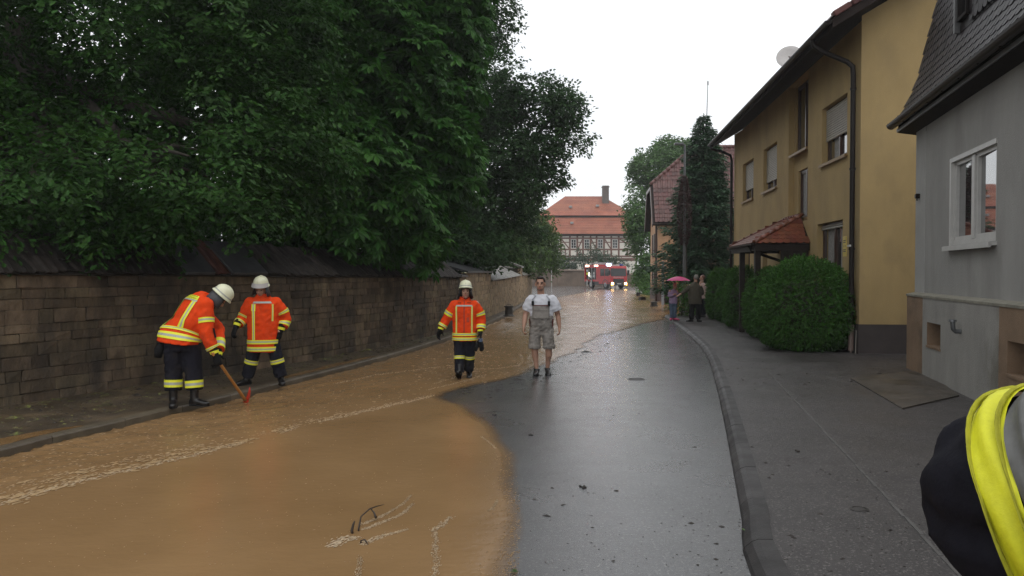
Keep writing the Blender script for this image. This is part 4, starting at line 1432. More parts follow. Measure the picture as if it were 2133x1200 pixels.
for q_ in ow:
    o = window(house_o, *q_, -.08, m_white_frame, 2, 0, (.05, m_oplinth))
    for s_ in (0, 1):
        sh = MB(); xx = q_[0] - .42 if s_ == 0 else q_[1] + .02
        sh.box(xx, xx + .40, .01, .05, q_[2], q_[3]); sh.build('shutter', m_brown_frame, o)
ov = .35
hr = 2.5                      # ridge starts this far in from the gable
rs = MB()
k_ = (rz_ - ez) / (OD / 2)
e0 = ez - .1
A0, A1 = (-ov, .35, e0 - ov * k_ * .35), (-ov, -OW, e0 - ov * k_ * .35)
V0, V1 = (yh, .35, hz), (OD - yh, .35, hz)
Rg, Rb = (OD / 2, -hr, rz_), (OD / 2, -OW, rz_)
B0, B1 = (OD + ov, .35, e0 - ov * k_ * .35), (OD + ov, -OW, e0 - ov * k_ * .35)
rs.add([A0, V0, Rg, Rb, A1], [(0, 1, 2, 3, 4)]); rs.add([B0, V1, Rg, Rb, B1], [(0, 4, 3, 2, 1)]); rs.add([V0, V1, Rg], [(0, 1, 2)])
def thick(mb, t):
    me = mb.mesh('roof', m_soffit)
    bm = bmesh.new(); bm.from_mesh(me)
    bmesh.ops.solidify(bm, geom=bm.faces, thickness=t)
    bm.to_mesh(me); bm.free()
    return me
link('roof', thick(rs, .14), house_o)
def pan_tile(material, w=.30, L=.38):
    mb = MB()
    pr_ = [(-.5, .0), (-.36, .05), (-.16, .055), (.05, .012), (.30, .004), (.5, .02)]
    v = []
    for y, dz in ((-.02, .03), (L, .0)):
        v += [(x * w, y, z + dz) for x, z in pr_] + [(x * w, y, z + dz - .02) for x, z in reversed(pr_)]
    n = len(pr_) * 2
    mb.add(v, [(i, (i + 1) % n, n + (i + 1) % n, n + i) for i in range(n)] + [tuple(range(n - 1, -1, -1)), tuple(range(n, 2 * n))])
    return mb.mesh('tile', material)
pt_ = pan_tile(m_roof_dark)
up = lambda p, d=.21: (p[0] - .05, p[1], p[2] + d)
# near slope, below and above the start of the half hip
mid = hz
fA = (mid - A0[2]) / (rz_ - A0[2])
Wm = (A1[0] + (Rb[0] - A1[0]) * fA, -OW, mid)
tile_slope(house_o, OM, up(A1), up(A0), up(V0), up(Wm), pt_, .30, .34, 180, 'tile', 'tile_rows')
tile_slope(house_o, OM, up(Wm), up(V0), up(Rg), up(Rb), pt_, .30, .34, 120, 'tile', 'tile_rows')
rm2 = MB(); rm2.tube([(0, 0, 0), (0, .42, 0)], [.13, .11], 8); rme2 = rm2.mesh('ridge_tile', m_roof_dark, True)
ridge_row(house_o, up(V0), up(Rg), rme2, .38); ridge_row(house_o, up(Rb), up(Rg), rme2, .38)
bb = MB()
bb.prism([(0, 0), (0, .22), (.22, .22), (.22, 0)], -.1, .1) if False else None
def board(mb, a, b, w_, t_):
    a, b = Vector(a), Vector(b)
    d = (b - a).normalized(); nrm = Vector((0, 1, 0)); u2 = d.cross(nrm)
    v = []
    for p in (a, b):
        v += [p + u2 * w_ / 2, p - u2 * w_ / 2, p - u2 * w_ / 2 + nrm * t_, p + u2 * w_ / 2 + nrm * t_]
    mb.add(v, [(0, 1, 2, 3), (4, 7, 6, 5), (0, 4, 5, 1), (1, 5, 6, 2), (2, 6, 7, 3), (3, 7, 4, 0)])
board(bb, A0, V0, .28, .05); board(bb, B0, V1, .28, .05); board(bb, V0, V1, .25, .06); bb.build('barge_board', m_brown_frame, house_o)
dp = MB(); dp.tube([(.12, .10, ez - .1), (.12, .10, 0)], .07, 8); dp.build('downpipe', m_brown_frame, house_o)

mast = empty('antenna_mast', OM @ Vector((3.2, -3.35, 9.6)), 0, 'tall thin antenna mast rising behind the spruce top', 'mast')
a_ = MB(); a_.tube([(0, 0, -.3), (.0, 0, 2.4), (.06, 0, 4.6)], [.035, .03, .022], 6); a_.tube([(.06, 0, 4.6), (.06, 0, 5.3)], .008, 5); a_.tube([(.06, 0, 4.35), (.06, 0, 4.6)], .045, 6)
a_.build('pole', mat('mast_grey', (.17, .17, .18), .4, .1, 4, metal=.4), mast)

# ---------- half-timbered manor at the end of the street
m_plaster = mat('white_plaster', (0.66, 0.62, 0.55), .85, .08, .6)
m_beam = mat('red_brown_beam', (0.155, 0.072, 0.050), .7, .25, 2)
m_manor_roof = mat('manor_tiles', (0.320, 0.105, 0.058), .6, .18, .8, rnd=.10, col2=(0.25, 0.075, 0.043), c2scale=.35)
HL = (12.6, 128.0, -.2)
house_m = empty('timbered_manor', HL, 0, 'half-timbered manor with big red mansard roof closing the street', 'house')
HW = 8.3
zt, zf = 8.5, 4.7
hwin = [(-5.1 + 0, 0), (-2.35, 0), (-.15, 0), (2.1, 0), (4.55, 0)]
hw = [(x - .42, x + .42, 6.05, 7.55) for x, _ in hwin]
lw = [(-2.8, -1.8, 2.2, 3.7), (1.6, 2.6, 2.6, 4.0), (-2.6, -1.9, .6, 1.6), (6.3, 6.7, .8, 1.7), (-6.2, -5.4, 2.2, 3.6)]
w = MB()
def fsheet(mb, x0, x1, z0, z1, holes, y, rev, mat=0):
    tmp = MB(); wall_sheet(tmp, x0, x1, z0, z1, holes, 0, rev)
    mb.add([(p[0], y - p[1], p[2]) for p in tmp.v], tmp.f, mat)
fsheet(w, -HW, HW, 0, zt, [(*q_, .12) for q_ in hw + lw], 0, .12)
w.add([(HW, 0, 0), (HW, 0, zt), (HW, 12, zt), (HW, 12, 0)], [(0, 1, 2, 3)]); w.add([(-HW, 0, 0), (-HW, 0, zt), (-HW, 12, zt), (-HW, 12, 0)], [(0, 1, 2, 3)])
w.build('wall', m_plaster, house_m)
def beam(x0, z0, x1, z1, wd=.24):
    mb = MB()
    a, b = Vector((x0, 0, z0)), Vector((x1, 0, z1))
    d = (b - a).normalized(); u2 = Vector((-d.z, 0, d.x)) * wd / 2
    dy_ = -.03 - random.uniform(0, .02)
    v = [a + u2, a - u2, b - u2, b + u2]
    mb.add([(p.x, dy_, p.z) for p in v] + [(p.x, .02, p.z) for p in v], [(0, 1, 2, 3), (0, 4, 5, 1), (1, 5, 6, 2), (2, 6, 7, 3), (3, 7, 4, 0)])
    mb.build('beam', m_beam, house_m)
for z in (4.72, 5.85, 7.72):
    beam(-HW, z, HW, z, .26)
beam(-HW, 8.28, HW, 8.28, .4)
beam(-HW, 4.2, HW, 4.2, .5)
xsb = []
for x, _ in hwin:
    for s_ in (-.62, .62):
        xsb.append(x + s_)
        beam(x + s_, 4.85, x + s_, 8.1, .30)
for a_, b_ in zip([-HW + .15] + [x + .62 for x, _ in hwin], [x - .62 for x, _ in hwin] + [HW - .15]):
    if b_ - a_ > .5:
        beam(a_, 7.05, b_, 7.05, .16)
        m_ = random.choice((0, 1))
        beam(a_ + .1, 5.98 if m_ else 7.6, b_ - .1, 7.6 if m_ else 5.98, .2)
        beam((a_ + b_) / 2, 4.85, (a_ + b_) / 2, 5.72, .2)
for x in (-HW + .15, HW - .15):
    beam(x, 4.85, x, 8.1, .34)
for x in (-6.6, -4.2, -.4, 4.6):
    beam(x, .4, x, 3.95, .26)
for q_ in hw + lw:
    fr = MB(); b_ = .085
    x0, x1, z0, z1 = q_
    y0, y1 = -.03, .06
    fr.box(x0, x1, y0, y1, z0, z0 + b_); fr.box(x0, x1, y0, y1, z1 - b_, z1); fr.box(x0, x0 + b_, y0, y1, z0 + b_, z1 - b_); fr.box(x1 - b_, x1, y0, y1, z0 + b_, z1 - b_)
    xm = (x0 + x1) / 2
    fr.box(xm - .045, xm + .045, y0, y1, z0 + b_, z1 - b_)
    for t in (.33, .66):
        zz = z0 + (z1 - z0) * t
        fr.box(x0 + b_, xm - .045, y0 + .005, y1, zz - .03, zz + .03); fr.box(xm + .045, x1 - b_, y0 + .005, y1, zz - .03, zz + .03)
    o = fr.build('window', m_white_frame, house_m)
    p = MB(); p.box(x0 + .05, x1 - .05, .065, .08, z0 + .05, z1 - .05); p.build('pane', m_glass_dull, o)
r = MB()
def hiproof(mb, x0, x1, y0, y1, z0, xa, xb, ya, yb, z1, m_=0):
    v = [(x0, y0, z0), (x1, y0, z0), (x1, y1, z0), (x0, y1, z0), (xa, ya, z1), (xb, ya, z1), (xb, yb, z1), (xa, yb, z1)]
    mb.add(v, [(0, 1, 5, 4), (1, 2, 6, 5), (2, 3, 7, 6), (3, 0, 4, 7), (4, 5, 6, 7), (3, 2, 1, 0)], m_)
# courses: each a thin stepped slab so that the tile lines are real
def stepped(mb, x0, x1, y0, z0, xa, xb, ya, z1, n, yback):
    for k in range(n):
        t0, t1 = k / n, (k + 1) / n
        L = lambda a, b, t: a + (b - a) * t
        ax, bx, y_, z_ = L(x0, xa, t0), L(x1, xb, t0), L(y0, ya, t0) - .05, L(z0, z1, t0)
        cx, dx, y2, z2 = L(x0, xa, t1), L(x1, xb, t1), L(y0, ya, t1), L(z0, z1, t1)
        mb.add([(ax, y_, z_), (bx, y_, z_), (dx, y2, z2), (cx, y2, z2), (ax, y_ + .05, z_ - .06), (bx, y_ + .05, z_ - .06),
                (cx, yback - (y2 - y0), z2), (dx, yback - (y2 - y0), z2), (ax, yback - (y_ - y0), z_), (bx, yback - (y_ - y0), z_)],
               [(0, 1, 2, 3), (4, 5, 1, 0), (0, 3, 6, 8), (1, 9, 7, 2), (8, 6, 7, 9)])
stepped(r, -HW - .5, HW + .5, -.7, zt - .05, -HW + .15, HW - .15, 1.7, 11.35, 10, 13)
stepped(r, -HW + .05, HW - .1, 1.45, 11.65, -3.3, 3.2, 6.6, 15.35, 14, 12)
r.build('roof', m_manor_roof, house_m)
kb = MB(); kb.box(-HW + .1, HW - .1, 1.62, 11.5, 11.2, 11.62); kb.box(-HW - .3, HW + .3, -.66, 12, zt - .3, zt - .06); kb.build('roof_edge', m_soffit, house_m)
cm = MB(); cm.box(3.0, 4.1, 4.6, 5.6, 13.4, 17.0); cm.box(2.92, 4.18, 4.52, 5.68, 16.7, 16.86)
cm.build('chimney', mat('chimney_stone', (.12, .10, .09), .8, .2, 2), house_m)
dv = MB()
for x, z, yv_ in ((-2.6, 13.2, 3.2), (2.0, 13.4, 3.4), (-2.6, 10.3, .6)):
    dv.box(x - .25, x + .25, yv_ - .25, yv_ + .4, z - .12, z + .2)
dv.build('roof_vent', mat('zinc_vent', (.3, .3, .3), .4, .1, 3), house_m)

# low stone wall before the manor
m_low = mat('courtyard_wall_stone', (0.150, 0.108, 0.080), .8, .35, .7, .5, 5, .05)
lwall = empty('courtyard_wall', (0, 0, 0), 0, 'low brown stone wall with coping in front of the manor', 'wall')
a_ = MB()
for k in range(13):
    x0 = .6 + k * .92
    a_.box(x0, x0 + .9, 103 + (k % 2) * .03, 103.6, -.1, 2.0)
a_.build('masonry', m_low, lwall)
a_ = MB(); a_.prism([(102.85, 2.0), (102.85, 2.1), (103.3, 2.25), (103.75, 2.1), (103.75, 2.0)], 0.5, 12.6, 'x'); a_.build('coping', m_low, lwall)
rw = empty('garden_wall', (0, 0, 0), 0, 'brown stone wall at the corner behind the fire engine', 'wall')
a_ = MB(); a_.box(15.0, 24, 102, 102.6, -.1, 1.5); a_.prism([(101.9, 1.5), (101.9, 1.6), (102.3, 1.72), (102.7, 1.6), (102.7, 1.5)], 14.95, 24.05, 'x'); a_.build('masonry', m_low, rw)

# pale house glimpsed through the trees on the left
hp = empty('pale_house', (-3.0, 78, 0), 0, 'pale yellow house glimpsed through the trees above the wall', 'house')
a_ = MB(); a_.box(-5, 4, 0, 8, 0, 5.2); a_.build('wall', mat('pale_yellow_render', (.62, .57, .36), .85, .08, 1), hp)
a_ = MB(); a_.prism([(-5.4, 5.2), (4.4, 5.2), (-.5, 8.6)], -.4, 8.4, 'y'); a_.build('roof', m_roof_dark, hp)
for x in (-3.2, -.3, 2.2):
    a_ = MB(); a_.box(x, x + .9, -.05, .01, 2.9, 4.1); a_.build('window', m_glass, hp)
# ------------------------------------------------------------------ trees, hedges, plants
def leafmat(name, col, trans=.25, rough=.45, rnd=.35, spec=.16):
    return mat(name, col, rough, .22, 1.3, rnd=rnd, trans=trans, spec=spec)
m_oak = leafmat('oak_leaf', (0.030, 0.082, 0.014))
m_chest = leafmat('chestnut_leaf', (0.037, 0.110, 0.018))
m_far = leafmat('maple_leaf', (0.040, 0.086, 0.030))
m_lind = leafmat('linden_leaf', (0.075, 0.130, 0.036))
m_fresh = leafmat('fresh_leaf', (0.078, 0.150, 0.045))
m_bright = leafmat('shrub_leaf', (0.100, 0.200, 0.050))
m_spruce = leafmat('spruce_needles', (0.048, 0.100, 0.050), .08, .5)
m_hedge = leafmat('hedge_leaf', (0.048, 0.125, 0.020), .2, .45, .55)
m_poll = leafmat('pollard_leaf', (0.050, 0.085, 0.045))
m_bark = mat('bark', (0.045, 0.037, 0.029), .9, .35, 5, .8, 18, .03)

T_RH = (np.array([(0, 0, 0), (.30, .42, .05), (0, 1, -.10), (-.30, .42, .05)]), np.array([(0, 1, 2), (0, 2, 3)]))
T_OAK = (np.array([(0, 0, 0), (.15, .22, .03), (.12, .36, .02), (.32, .52, .05), (.18, .66, .02), (.24, .82, .0), (0, 1, -.08),
                   (-.24, .82, .0), (-.18, .66, .02), (-.32, .52, .05), (-.12, .36, .02), (-.15, .22, .03)]),
         np.array([(0, 1, 2), (0, 2, 4), (2, 3, 4), (0, 4, 6), (4, 5, 6), (0, 6, 8), (6, 7, 8), (0, 8, 10), (8, 9, 10), (0, 10, 11)]))
def chestnut_template():
    v, f = [], []
    for a, L in ((-105, .62), (-62, .86), (-22, 1.0), (22, 1.0), (62, .86), (105, .62)):
        c, s = math.cos(R(90 - a)), math.sin(R(90 - a))
        n = len(v)
        w = .205 * L
        for x, y, z in ((0, .03, 0), (w, .62 * L, -.05), (0, L, -.24 * L), (-w, .62 * L, -.05)):
            v.append((x * s + y * c, -x * c + y * s + .15, z if y < .1 else z))
        f += [(n, n + 1, n + 2), (n, n + 2, n + 3)]
    return np.array(v), np.array(f)
T_CH = chestnut_template()
def spray_template(k=5, seed=0):
    """a twig with k leaves, for the smaller plants"""
    rr = np.random.RandomState(seed)
    v, f = [], []
    for i in range(k):
        t = (i + .3) / k * .75
        sd = -1 if i % 2 else 1
        ang = R(90 - sd * (48 - 30 * i / k))
        L = .42
        dx, dy = math.cos(ang), math.sin(ang)
        n = len(v)
        z = rr.uniform(-.04, .06)
        v += [(0, t, 0), (dx * L * .5 - dy * .11, t + dy * L * .5 + dx * .11, z + .03), (dx * L, t + dy * L, z - .05), (dx * L * .5 + dy * .11, t + dy * L * .5 - dx * .11, z + .03)]
        f += [(n, n + 1, n + 2), (n, n + 2, n + 3)]
    return np.array(v), np.array(f)
T_SP = spray_template()

def norm(a):
    return a / np.maximum(1e-9, np.linalg.norm(a, axis=-1, keepdims=True))

def leaves(name, parent, material, Pp, tip, nrm, size, template, kind=None):
    tip = norm(tip)
    nrm = norm(nrm - (nrm * tip).sum(-1, keepdims=True) * tip)
    x = np.cross(tip, nrm)
    T, Fc = template
    Vv = Pp[:, None, :] + size[:, None, None] * (T[None, :, 0:1] * x[:, None, :] + T[None, :, 1:2] * tip[:, None, :] + T[None, :, 2:3] * nrm[:, None, :])
    n = len(Pp)
    FF = (Fc[None] + (np.arange(n) * len(T))[:, None, None]).reshape(-1, Fc.shape[1])
    me = npmesh(name, Vv.reshape(-1, 3), FF, material)
    return link(name, me, parent)

def crown(parent, lobes, nspray, per, slen, size, template, material, seed, droop=.35, gap=-.25, gfreq=.55, flat=.3, inner=.5, name='crown', jit=.5, keep=None):
    """leaf sprays through the volume of the lobes: flat fans that reach outward and droop"""
    rr = np.random.RandomState(seed)
    L = np.array(lobes, float)
    wgt = (L[:, 3] * L[:, 4] + L[:, 4] * L[:, 5] + L[:, 3] * L[:, 5]); wgt = wgt / wgt.sum()
    C_, A_, U_, S_ = [], [], [], []
    tot = 0
    while tot < nspray:
        m = 4000
        li = rr.choice(len(L), m, p=wgt)
        d = norm(rr.normal(size=(m, 3)))
        rad = 1 - inner * rr.rand(m) ** 1.7
        c = L[li, :3] + d * L[li, 3:6] * rad[:, None]
        g = pnoise(c[:, 0] * gfreq + c[:, 2] * .31, c[:, 1] * gfreq * .9 + c[:, 2] * gfreq * 1.1, seed)
        ok_ = g > gap
        if keep is not None:
            ok_ &= keep(c)
        c, d = c[ok_], d[ok_]
        a = norm(d * np.array([1, 1, .35]) + rr.normal(size=c.shape) * .35)
        a[:, 2] -= droop * .55
        C_.append(c); A_.append(norm(a))
        u = np.zeros_like(c); u[:, 2] = 1
        U_.append(u + d * .35 + rr.normal(size=c.shape) * .18)
        S_.append(rr.uniform(.7, 1.3, len(c)))
        tot += len(c)
    c = np.concatenate(C_)[:nspray]; a = np.concatenate(A_)[:nspray]; u = norm(np.concatenate(U_)[:nspray]); sc = np.concatenate(S_)[:nspray]
    lat = norm(np.cross(a, u)); u = np.cross(lat, a)
    n = nspray
    t = rr.rand(n, per)
    side = rr.uniform(-1, 1, (n, per)) * (1.0 - .75 * t) * .62
    up_ = rr.normal(size=(n, per)) * flat * .22
    ll = (slen * sc)[:, None]
    P_ = c[:, None, :] + a[:, None, :] * (t * ll)[..., None] + lat[:, None, :] * (side * ll)[..., None] + u[:, None, :] * (up_ * ll)[..., None]
    P_[..., 2] -= droop * ll * (t ** 2 * .55 + np.abs(side) * .25)
    tip = a[:, None, :] * .6 + lat[:, None, :] * (np.sign(side) * .9)[..., None] + rr.normal(size=P_.shape) * jit * .6
    tip[..., 2] -= droop * (.35 + .9 * rr.rand(n, per))
    nn_ = u[:, None, :] + rr.normal(size=P_.shape) * jit * .7
    sz = size * rr.uniform(.7, 1.25, (n, per))
    return leaves(name, parent, material, P_.reshape(-1, 3), tip.reshape(-1, 3), nn_.reshape(-1, 3), sz.reshape(-1), template)

def trunk(parent, base, h, r, lobes, nl=7, seed=0):
    rr = random.Random(seed)
    mb = MB()
    b = Vector(base)
    top = b + Vector((rr.uniform(-.3, .3), rr.uniform(-.3, .3), h))
    pts = [b.lerp(top, k / 6) + Vector((rr.uniform(-.06, .06), rr.uniform(-.06, .06), 0)) for k in range(7)]
    mb.tube(pts, [r * (1.35 if k == 0 else 1.05 - .55 * k / 6) for k in range(7)], 10)
    mb.build('trunk', m_bark, parent, True)
    for k in range(min(nl, len(lobes))):
        l = lobes[k]
        c = Vector(l[:3])
        s0 = b.lerp(top, rr.uniform(.45, .95))
        mid = s0.lerp(c, .5) + Vector((rr.uniform(-.3, .3), rr.uniform(-.3, .3), rr.uniform(0, .5)))
        lm = MB()
        lm.tube([s0, s0.lerp(mid, .5), mid, mid.lerp(c, .6), c], [r * .5, r * .38, r * .28, r * .18, r * .08], 7)
        for j in range(4):
            q0 = mid.lerp(c, rr.uniform(0, .9))
            e = q0 + Vector((rr.uniform(-1, 1) * l[3], rr.uniform(-1, 1) * l[4], rr.uniform(-.3, .6) * l[5])) * .7
            lm.tube([q0, q0.lerp(e, .5) + Vector((0, 0, .15)), e], [r * .14, r * .09, r * .03], 5)
        lm.build('limb', m_bark, parent, True)

def lobes_px(items):
    """(px, py, distance, radius across, radius deep, radius high) in metres -> world lobes"""
    out = []
    for px, py, d, a, b, c in items:
        r_ = ray(px, py); t = d / r_.y
        out.append((r_.x * t, d, CAM_H + r_.z * t, a, b, c))
    return out

# 1 oak near the camera, its boughs hanging over the wall
oak_l = lobes_px([(60, 375, 11.5, 2.4, 2.2, 0.75), (330, 360, 12.0, 2.0, 1.8, .70), (505, 408, 12.6, .95, 1.2, .50), (380, 415, 12.2, 1.4, 1.2, .34), (120, 440, 11.3, 1.2, 1.0, .24), (60, 492, 10.6, .9, .8, .16), (240, 490, 11.6, .7, .7, .14), (-40, 470, 10.4, 1.0, .8, .2), (590, 320, 13.2, .95, 1.6, .7), (80, 300, 12.2, 2.4, 2.2, 1.0),
                  (380, 250, 13.0, 2.2, 2.2, 1.0), (560, 200, 13.6, 1.2, 1.8, .9), (120, 120, 13.0, 2.8, 2.6, 1.2), (420, 80, 13.6, 2.2, 2.4, 1.2), (200, -60, 13.5, 3.4, 3.0, 1.6), (600, -20, 14.5, 1.4, 2.2, 1.6), (-250, 300, 12, 2.6, 3, 2.6), (-250, 0, 12, 3, 3, 2.5),
                  (560, 60, 14.2, 1.0, 1.8, 1.0), (470, -250, 14.5, 2.5, 3, 2.0), (0, -320, 13.5, 4, 3.5, 2.2)])
oak = empty('oak_tree', (-8.6, 13.6, 1.6), 0, 'large dark oak whose boughs hang over the near end of the wall', 'tree')
loc = lambda e, lb: [(x - e[0], y - e[1], z - e[2], a, b, c) for x, y, z, a, b, c in lb]
ol = loc((-8.6, 13.6, 1.6), oak_l)
trunk(oak, (0, 0, -.3), 5.0, .42, ol, 10, 1)
crown(oak, ol, 4300, 32, .60, .098, T_OAK, m_oak, 11, .42, .04, .85, .32, .5)

# 2 horse chestnut
ch_l = lobes_px([(900, 60, 20.0, 1.0, 2.0, 1.3), (780, 130, 18.5, 1.9, 2.0, 1.2), (905, 190, 20.0, .95, 1.6, .9), (830, 290, 18.5, 1.5, 1.8, .9), (690, 330, 17.0, 1.5, 1.8, 1.0), (905, 330, 19.5, .8, 1.4, .7),
                 (760, 400, 17.5, 1.4, 1.6, .70), (860, 410, 18.5, .85, 1.4, .55), (690, 200, 17.5, 1.4, 1.8, 1.1), (855, 478, 18.0, .85, 1.0, .30), (720, 445, 17.0, .9, 1.2, .34), (700, 20, 18.0, 1.8, 2.4, 1.5), (830, -120, 20, 2.4, 3.0, 2.2), (900, 395, 18.8, .7, 1.0, .5), (640, 425, 16.3, .7, 1.0, .5)])
cb = (-4.9, 20.6, 1.6)
chest = empty('chestnut_tree', cb, 0, 'horse chestnut with big drooping fans of leaves behind the tiled wall', 'tree')
cl = loc(cb, ch_l)
trunk(chest, (0, 0, -.3), 5.5, .40, cl, 10, 2)
crown(chest, cl, 3000, 10, .60, .255, T_CH, m_chest, 12, .55, -.04, .9, .35, .5, jit=.35)

# 3 tall tree farther along, its right edge against the sky
mp_l = lobes_px([(1000, 40, 31, 1.3, 2.5, 1.5), (960, -120, 32, 2.2, 3.0, 2.4), (1020, 190, 31, 2.0, 2.5, 1.4), (1085, 185, 31, 1.1, 1.8, .8), (1125, 225, 31, 1.25, 1.8, .85), (1170, 225, 31, .75, 1.2, .6), (1190, 290, 31, .55, 1.0, .35), (1120, 320, 31, .95, 1.6, .9),
                 (1040, 320, 31, 1.6, 2.2, 1.3), (1085, 385, 31, .95, 1.6, .55), (980, 420, 30, 1.4, 2.2, 1.3), (1050, 445, 31, 1.1, 1.8, .8), (960, 260, 31, 1.5, 2.4, 1.6), (940, 500, 29, 1.1, 1.8, .75), (1010, 515, 30, 1.2, 1.8, .6), (1080, 480, 32, .8, 1.3, .7), (1150, 375, 31, .35, .7, .2)])
mb_ = (-2.6, 32.5, .9)
maple = empty('maple_tree', mb_, 0, 'tall blue-green tree whose ragged right edge stands against the white sky', 'tree')
ml = loc(mb_, mp_l)
trunk(maple, (0, 0, -.2), 6.5, .38, ml, 13, 3)
crown(maple, ml, 4800, 19, .62, .150, T_RH, m_far, 13, .30, -.28, .6, .5, .6, jit=.7)

# 4 linden beyond, lighter
ln_l = lobes_px([(1100, 470, 52, 1.5, 2, 1.6), (1125, 500, 52, 1.1, 1.6, 1.3), (1090, 530, 50, 1.5, 1.8, 1.2), (1135, 540, 54, .95, 1.2, .75), (1060, 490, 50, 1.8, 2, 1.8), (1100, 425, 53, .9, 1.4, 1.0), (1045, 545, 48, 1.0, 1.2, .45)])
lb_ = (.6, 53.5, .0)
lind = empty('linden_tree', lb_, 0, 'yellow-green tree just left of the manor at the end of the wall', 'tree')
ll_ = loc(lb_, ln_l)
trunk(lind, (0, 0, -.1), 3.4, .2, ll_, 6, 4)
crown(lind, ll_, 1500, 13, .7, .20, T_RH, m_lind, 14, .35, -.3, .5, .5, .6, jit=.7)

# 5 the wood behind: dense dark trees that close the gaps
for i, (x, y, h, rad, lab) in enumerate(((-15, 19, 13, 4.2, 'dark tree at the back of the garden, behind the oak on the far left'), (-10.5, 24, 15, 4.2, 'dark tree deep in the garden between the oak and the chestnut'),
                                         (-7, 31, 16, 4.4, 'dark tree behind the chestnut'), (-18.5, 12, 13, 4.4, 'dark tree at the left edge behind the oak'))):
    t_ = empty('garden_tree', (x, y, 1.7), 0, lab, 'tree', 'dark trees at the back of the garden')
    rr = random.Random(40 + i)
    lb = [(rr.uniform(-1.8, 1.8), rr.uniform(-1.8, 1.8), h * (.22 + .72 * k / 7), rad * rr.uniform(.55, .85), rad * rr.uniform(.55, .85), h * .14) for k in range(8)]
    trunk(t_, (0, 0, -.3), h * .6, .35, lb, 5, 40 + i)
    crown(t_, lb, 1500, 12, .9, .30, T_RH, m_oak, 50 + i, .3, -.5, .5, .6, .7, jit=.8)
ug = empty('undergrowth', kind='stuff')
lb = []
for k in range(46):
    s = 2 + (sB1 - 2) * k / 45
    M = WL.frame(s)
    p = M @ Vector((0, random.uniform(1.6, 3.6), 0))
    lb.append((p.x, p.y, 2.0 + random.uniform(0, .9), 1.0, 1.0, random.uniform(.7, 1.3)))
for k in range(26):
    M = WL.frame(1 + (sB1 - 1) * k / 25)
    p = M @ Vector((0, random.uniform(6.5, 11), 0))
    lb.append((p.x, p.y, random.uniform(2.6, 4.6), 2.0, 2.0, 1.7))
o = crown(ug, lb, 4200, 12, .6, .17, T_RH, m_oak, 60, .4, -.6, .5, .6, .9, name='undergrowth_leaves', jit=.8)
lb = []
for k in range(24):
    M = WL.frame(.5 + (sB1 + 2) * k / 23)
    p = M @ Vector((0, random.uniform(15, 22), 0))
    lb.append((p.x, p.y, random.uniform(3.0, 6.5), 2.8, 2.8, 2.2))
for x, y, z in ((-12, 34, 3.2), (-14, 38, 4), (-10, 37.5, 3.5), (-16, 33, 3.4), (-20, 35, 4), (-9, 41, 4), (-12, 43, 5), (-17, 39, 4.5)):
    lb.append((x, y, z, 2.6, 2.6, 2.2))
crown(ug, lb, 2200, 12, 1.1, .34, T_RH, m_oak, 61, .3, -.7, .4, .6, .9, name='undergrowth_leaves', jit=.8)

# right side: fresh green trees behind the salmon house
fr_l = lobes_px([(1375, 350, 70, 2.2, 2.5, 2.0), (1345, 365, 70, 1.3, 2, 1.6), (1345, 430, 68, 1.5, 2, 2.0), (1400, 320, 72, 1.8, 2.4, 1.3), (1345, 500, 66, 1.1, 1.8, 1.7), (1425, 330, 73, 1.6, 2.2, 1.6), (1358, 560, 64, .8, 1.4, 1.5), (1380, 420, 70, 2, 2.2, 2.0), (1332, 460, 66, .8, 1.4, 1.3)])
fb = (13.0, 71, 0)
fresh = empty('ash_tree', fb, 0, 'fresh green tree rising between the manor and the salmon house', 'tree')
fl = loc(fb, fr_l)
trunk(fresh, (0, 0, -.1), 7, .3, fl, 8, 5)
crown(fresh, fl, 2600, 13, .85, .26, T_RH, m_fresh, 15, .3, -.22, .5, .5, .6, jit=.7)
sb = (11.2, 66, 0)
shrub = empty('shrub', sb, 0, 'bright green bush at the foot of the tree beside the flooded street', 'shrub')
crown(shrub, loc(sb, lobes_px([(1338, 580, 66, .75, 1.2, .75), (1350, 600, 63, .5, 1, .9), (1345, 568, 65, .7, 1, .8), (1356, 618, 60, .25, .7, .6)])), 800, 10, .5, .17, T_RH, m_bright, 16, .3, -.5, .8, .5, .8, jit=.7)

# pollarded trees before the manor
for i, (px, py, d, a, c, lab) in enumerate(((1180, 550, 108, 1.8, 1.3, 'small dark tree with several thin stems left of the fire engine'), (1222, 535, 109, 2.3, 1.9, 'bushy dark tree before the manor, directly above the fire engine rear'), (1275, 546, 110, 2.2, 1.3, 'low dark tree before the manor, above the fire engine cab'), (1150, 535, 106, 1.9, 1.8, 'dark narrow tree at the left corner of the manor'), (1108, 540, 104, 1.7, 1.9, 'dark tree at the left end of the courtyard wall'))):
    r_ = ray(px, py); t = d / r_.y
    c_ = (r_.x * t, d, CAM_H + r_.z * t)
    e = empty('courtyard_tree', (c_[0], d, 0), 0, lab, 'tree', 'small trees in front of the manor')
    for k in range(4):
        s = MB(); xx = random.uniform(-.7, .7)
        s.tube([(xx * .5, 0, 0), (xx, random.uniform(-.3, .3), c_[2] * .55), (xx * 1.8, 0, c_[2])], [.11, .09, .05], 6); s.build('trunk', m_bark, e)
    lb = [(random.uniform(-.8, .8) * a * .6, random.uniform(-.5, .5), c_[2] + random.uniform(-.4, .5) * c, a * .62, a * .6, c * .5) for k in range(6)]
    crown(e, lb, 210, 9, .8, .24, T_RH, m_poll, 70 + i, .2, -.15, .7, .6, .7, jit=.8)

